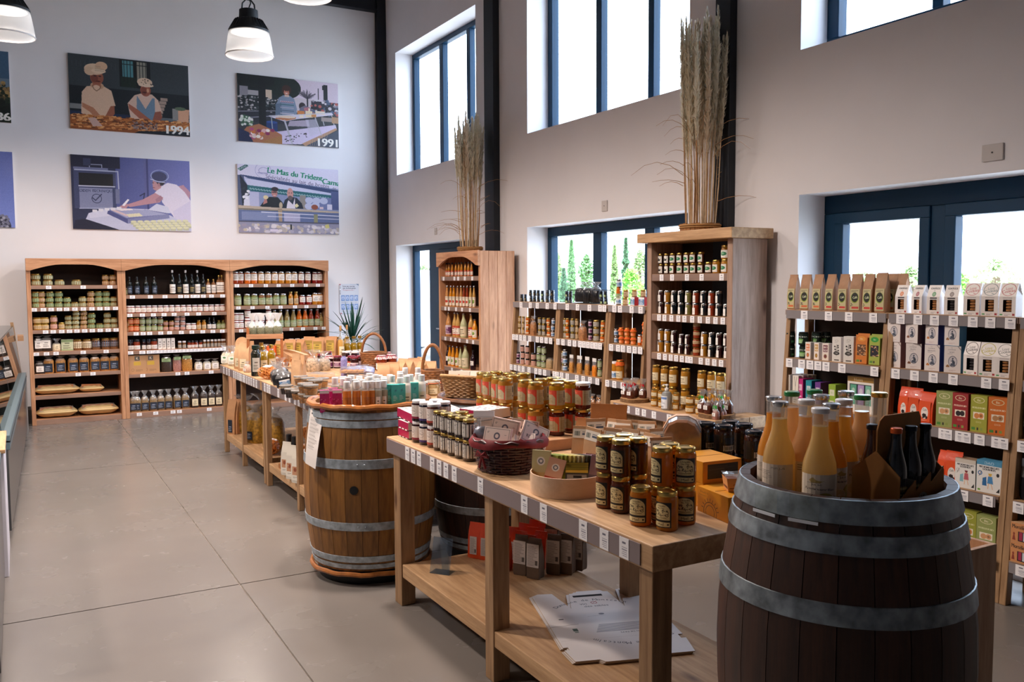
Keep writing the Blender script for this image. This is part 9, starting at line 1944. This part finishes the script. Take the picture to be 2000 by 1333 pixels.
# ------------------------------------------------------------------ dracaena by the back wall
px_,py_=xat(690,11.5,1.0),11.5
e=empty('potted_dracaena',(px_,py_,0));tag(e,'potted dracaena with long arching dark leaves by the back wall','plant')
obj('pot',MB().lathe([(.13,0),(.17,.30),(.18,.33),(.165,.33),(.15,.29)],24).mesh('pot',mat('grey_pot','4a4a4c',.6)),e);obj('soil',MB().lathe([(.155,.28),(.155,.29)],20).mesh('soil',mat('dark_soil','241a12',.95,noise=.3)),e)
obj('stem',MB().tube([(0,0,.28),(.01,0,.6),(0,.01,.86)],[.022,.02,.018],8).mesh('stem',mat('cane_stem','7a6a4c',.8)),e)
M_lf=mat('dracaena_leaf','1d4a38',.4,noise=.25,nscale=9);rl=random.Random(11)
for i in range(62):
 az=rl.uniform(0,2*math.pi);el=rl.uniform(.15,1.45);L=rl.uniform(.48,.78);dr=rl.uniform(.25,.75)*(1.3-el*.5);w0=rl.uniform(.013,.019);z0=.80+rl.uniform(0,.14);vs=[];K=8
 for k in range(K+1):
  t=k/K;r_=L*t*math.cos(el)*(1-.1*t);z=z0+L*t*math.sin(el)-dr*.45*t*t*L*1.4;wv=w0*(math.sin(math.pi*min(1,t*.92+.08))**.6)*(1-.2*t);cx,sx=math.cos(az),math.sin(az)
  vs+=[(r_*cx-wv*sx,r_*sx+wv*cx,z),(r_*cx,r_*sx,z-wv*.35),(r_*cx+wv*sx,r_*sx-wv*cx,z)]
 obj('leaf',MB().add(vs,[(3*k+j,3*k+j+1,3*k+j+4,3*k+j+3) for k in range(K) for j in (0,1)]).mesh('leaf',M_lf,180),e)
 # ------------------------------------------------------------------ pampas grass on the two cabinets
M_cane=mat('dry_cane','d0b692',.8,noise=.2,nscale=30);M_cane2=mat('brown_cane','ab8058',.8,noise=.2,nscale=30);M_plume=lucent('pampas_plume','e6d9c6',.5,.9);M_plume2=lucent('grey_pampas_plume','d6c8b4',.5,.9)
def pampas(x,y,z,hgt,rbase,rtop,nst,label,seed,plen):
 e=empty('pampas_bundle',(x,y,z));tag(e,label,'dried grass');r=random.Random(seed)
 rg=MB();n=16
 for i in range(26):
  a=2*math.pi*i/26;T=Matrix.Rotation(a,4,'Z');rg.box(rbase-.008,rbase+.008,-rbase*.115,rbase*.115,.001,.058+.004*math.sin(i*2.1),T=T)
 obj('slat_holder',rg.mesh('slat_holder',mat('bark_slats','9a6a3e',.8,noise=.3,nscale=40),0),e)
 obj('binding_cord',MB().tube([(rbase*1.1*math.cos(i*2*math.pi/32),rbase*1.1*math.sin(i*2*math.pi/32),.046) for i in range(32)],.006,5,closed=True).tube([(rbase*1.1*math.cos(i*2*math.pi/32),rbase*1.1*math.sin(i*2*math.pi/32),.030) for i in range(32)],.005,5,closed=True).mesh('binding_cord',mat('jute_cord','b58a58',.9)),e)
 obj('holder_disc',MB().lathe([(rbase*.98,.001),(rbase*.98,.02)],24).mesh('holder_disc',M_cane2),e)
 wisps=MB()
 for i in range(nst):
  a=i*2.399;q=math.sqrt((i+.5)/nst);b0=Vector((rbase*.85*q*math.cos(a),rbase*.85*q*math.sin(a),.02));b1=Vector((rtop*q*math.cos(a)+r.uniform(-.02,.02),rtop*q*math.sin(a)+r.uniform(-.02,.02),hgt*r.uniform(.86,1.0)))
  zpl=b1.z-plen*r.uniform(.85,1.1);zc_=b0.lerp(b1,max(.2,zpl/b1.z))
  st=obj('stem',MB().tube([b0,b0.lerp(zc_,.5)+Vector((r.uniform(-.008,.008),r.uniform(-.008,.008),0)),zc_,b0.lerp(b1,.96)],[r.uniform(.004,.007),.005,.0035,.0015],5).mesh('stem',M_cane if i%3 else M_cane2),e)
  # plume: many drooping strands along the top of the stem
  pm=MB();tip=b1;base=zc_;NS=150;wd=r.uniform(.036,.050);sway=Vector((r.uniform(-.015,.015),r.uniform(-.015,.015),0))
  for s_ in range(NS):
   t=s_/NS;p=base.lerp(tip,t)+sway*t*t;env=wd*(math.sin(math.pi*min(.97,.10+.86*t))**.75);an=r.uniform(0,2*math.pi);o_=Vector((math.cos(an),math.sin(an),0));L=r.uniform(.05,.10)*(1-.35*t)
   q1=p+o_*env*r.uniform(.35,.8)+Vector((0,0,L*.45));q2=p+o_*env*r.uniform(.75,1.15)+Vector((0,0,L*r.uniform(.7,1.1)));wv=o_.cross(Vector((0,0,1)))*r.uniform(.003,.0055)
   pm.add([p-wv,p+wv,q1+wv*1.2,q1-wv*1.2,q2],[(0,1,2,3),(3,2,4)])
  for s_ in range(40):
   t=s_/40;p=base.lerp(tip,t)+sway*t*t;an=s_*2.4;o_=Vector((math.cos(an),math.sin(an),0));wv=o_*wd*.55*(math.sin(math.pi*min(.97,.10+.86*t))**.75);pm.add([p-wv,p+wv,p+wv*.7+Vector((0,0,plen*.07)),p-wv*.7+Vector((0,0,plen*.07))],[(0,1,2,3)])
  obj('plume',pm.mesh('plume',M_plume if i%4 else M_plume2,180),st)
 for i in range(26):
  a=r.uniform(0,2*math.pi);z0=hgt*r.uniform(.12,.5);L=r.uniform(.15,.45);p0=Vector((rbase*.9*math.cos(a),rbase*.9*math.sin(a),z0));o_=Vector((math.cos(a),math.sin(a),0));up=r.uniform(.1,.5)
  wisps.tube([p0+o_*L*t+Vector((0,0,up*L*2*t*(1.25-t*1.2))) for t in (0,.25,.5,.75,1)],[.0022,.002,.0016,.0012,.0008],4)
 obj('loose_blades',wisps.mesh('loose_blades',M_cane2),e)
 return e
zt1=2.076;yc=5.08;xc=4.63
hh=PX(1385,25,xc).z-zt1
pampas(xc,yat(1367,xc,2.2),zt1,hh,.145,.195,34,'tall bundle of pampas grass on the wide tall cabinet',3,.85)
zt2=2.037;xc2=4.56;hh2=PX(920,222,xc2).z-zt2
pampas(xc2,yat(918,xc2,2.15),zt2,hh2,.135,.175,26,'shorter bundle of pampas grass on the narrow bookcase',5,.66)
# ------------------------------------------------------------------ left edge: goods on the counter
zc_=1.238
for i in range(5):
 for t_ in range(2):place(jar('paste_jar',.085,.088,C['rust'],M_gold,LB['cream'],(.15,.6),240,.15,16),(-.115-.09*(i%3)+.0,9.1-.10*i,zc_+t_*.0885) if False else (-.25-.03*i+.0,10.6-.12*i,zc_+.0008+t_*.0885),0,f'brown jar on the display counter, {ORD[i]} from the far end, {"upper" if t_ else "lower"} tier','brown jars on the display counter')
M_mint=mat('mint_paper_cup','9cc4b4',.5)
cup=MB().lathe([(.022,.0),(.022,.02),(.030,.055),(.046,.06),(.044,.075),(.030,.10),(.012,.105)],20).mesh('mint_cup',M_mint)
for i,(x,y,z) in enumerate(((-.22,9.75,0),(-.29,9.7,0),(-.26,9.6,0),(-.25,9.68,.1055))):
 o=obj('mint_cup',cup,None,(x,y,zc_+.0008+z));obj('cup_band',MB().lathe([(.0305,.05),(.0465,.059),(.0465,.062)],20,cap=False).mesh('cup_band',mat('mint_band','7fb0a0',.5)),o);tag(o,f'mint green upturned cup on the display counter, {ORD[i]} of the cluster','cup','mint cups on the counter')
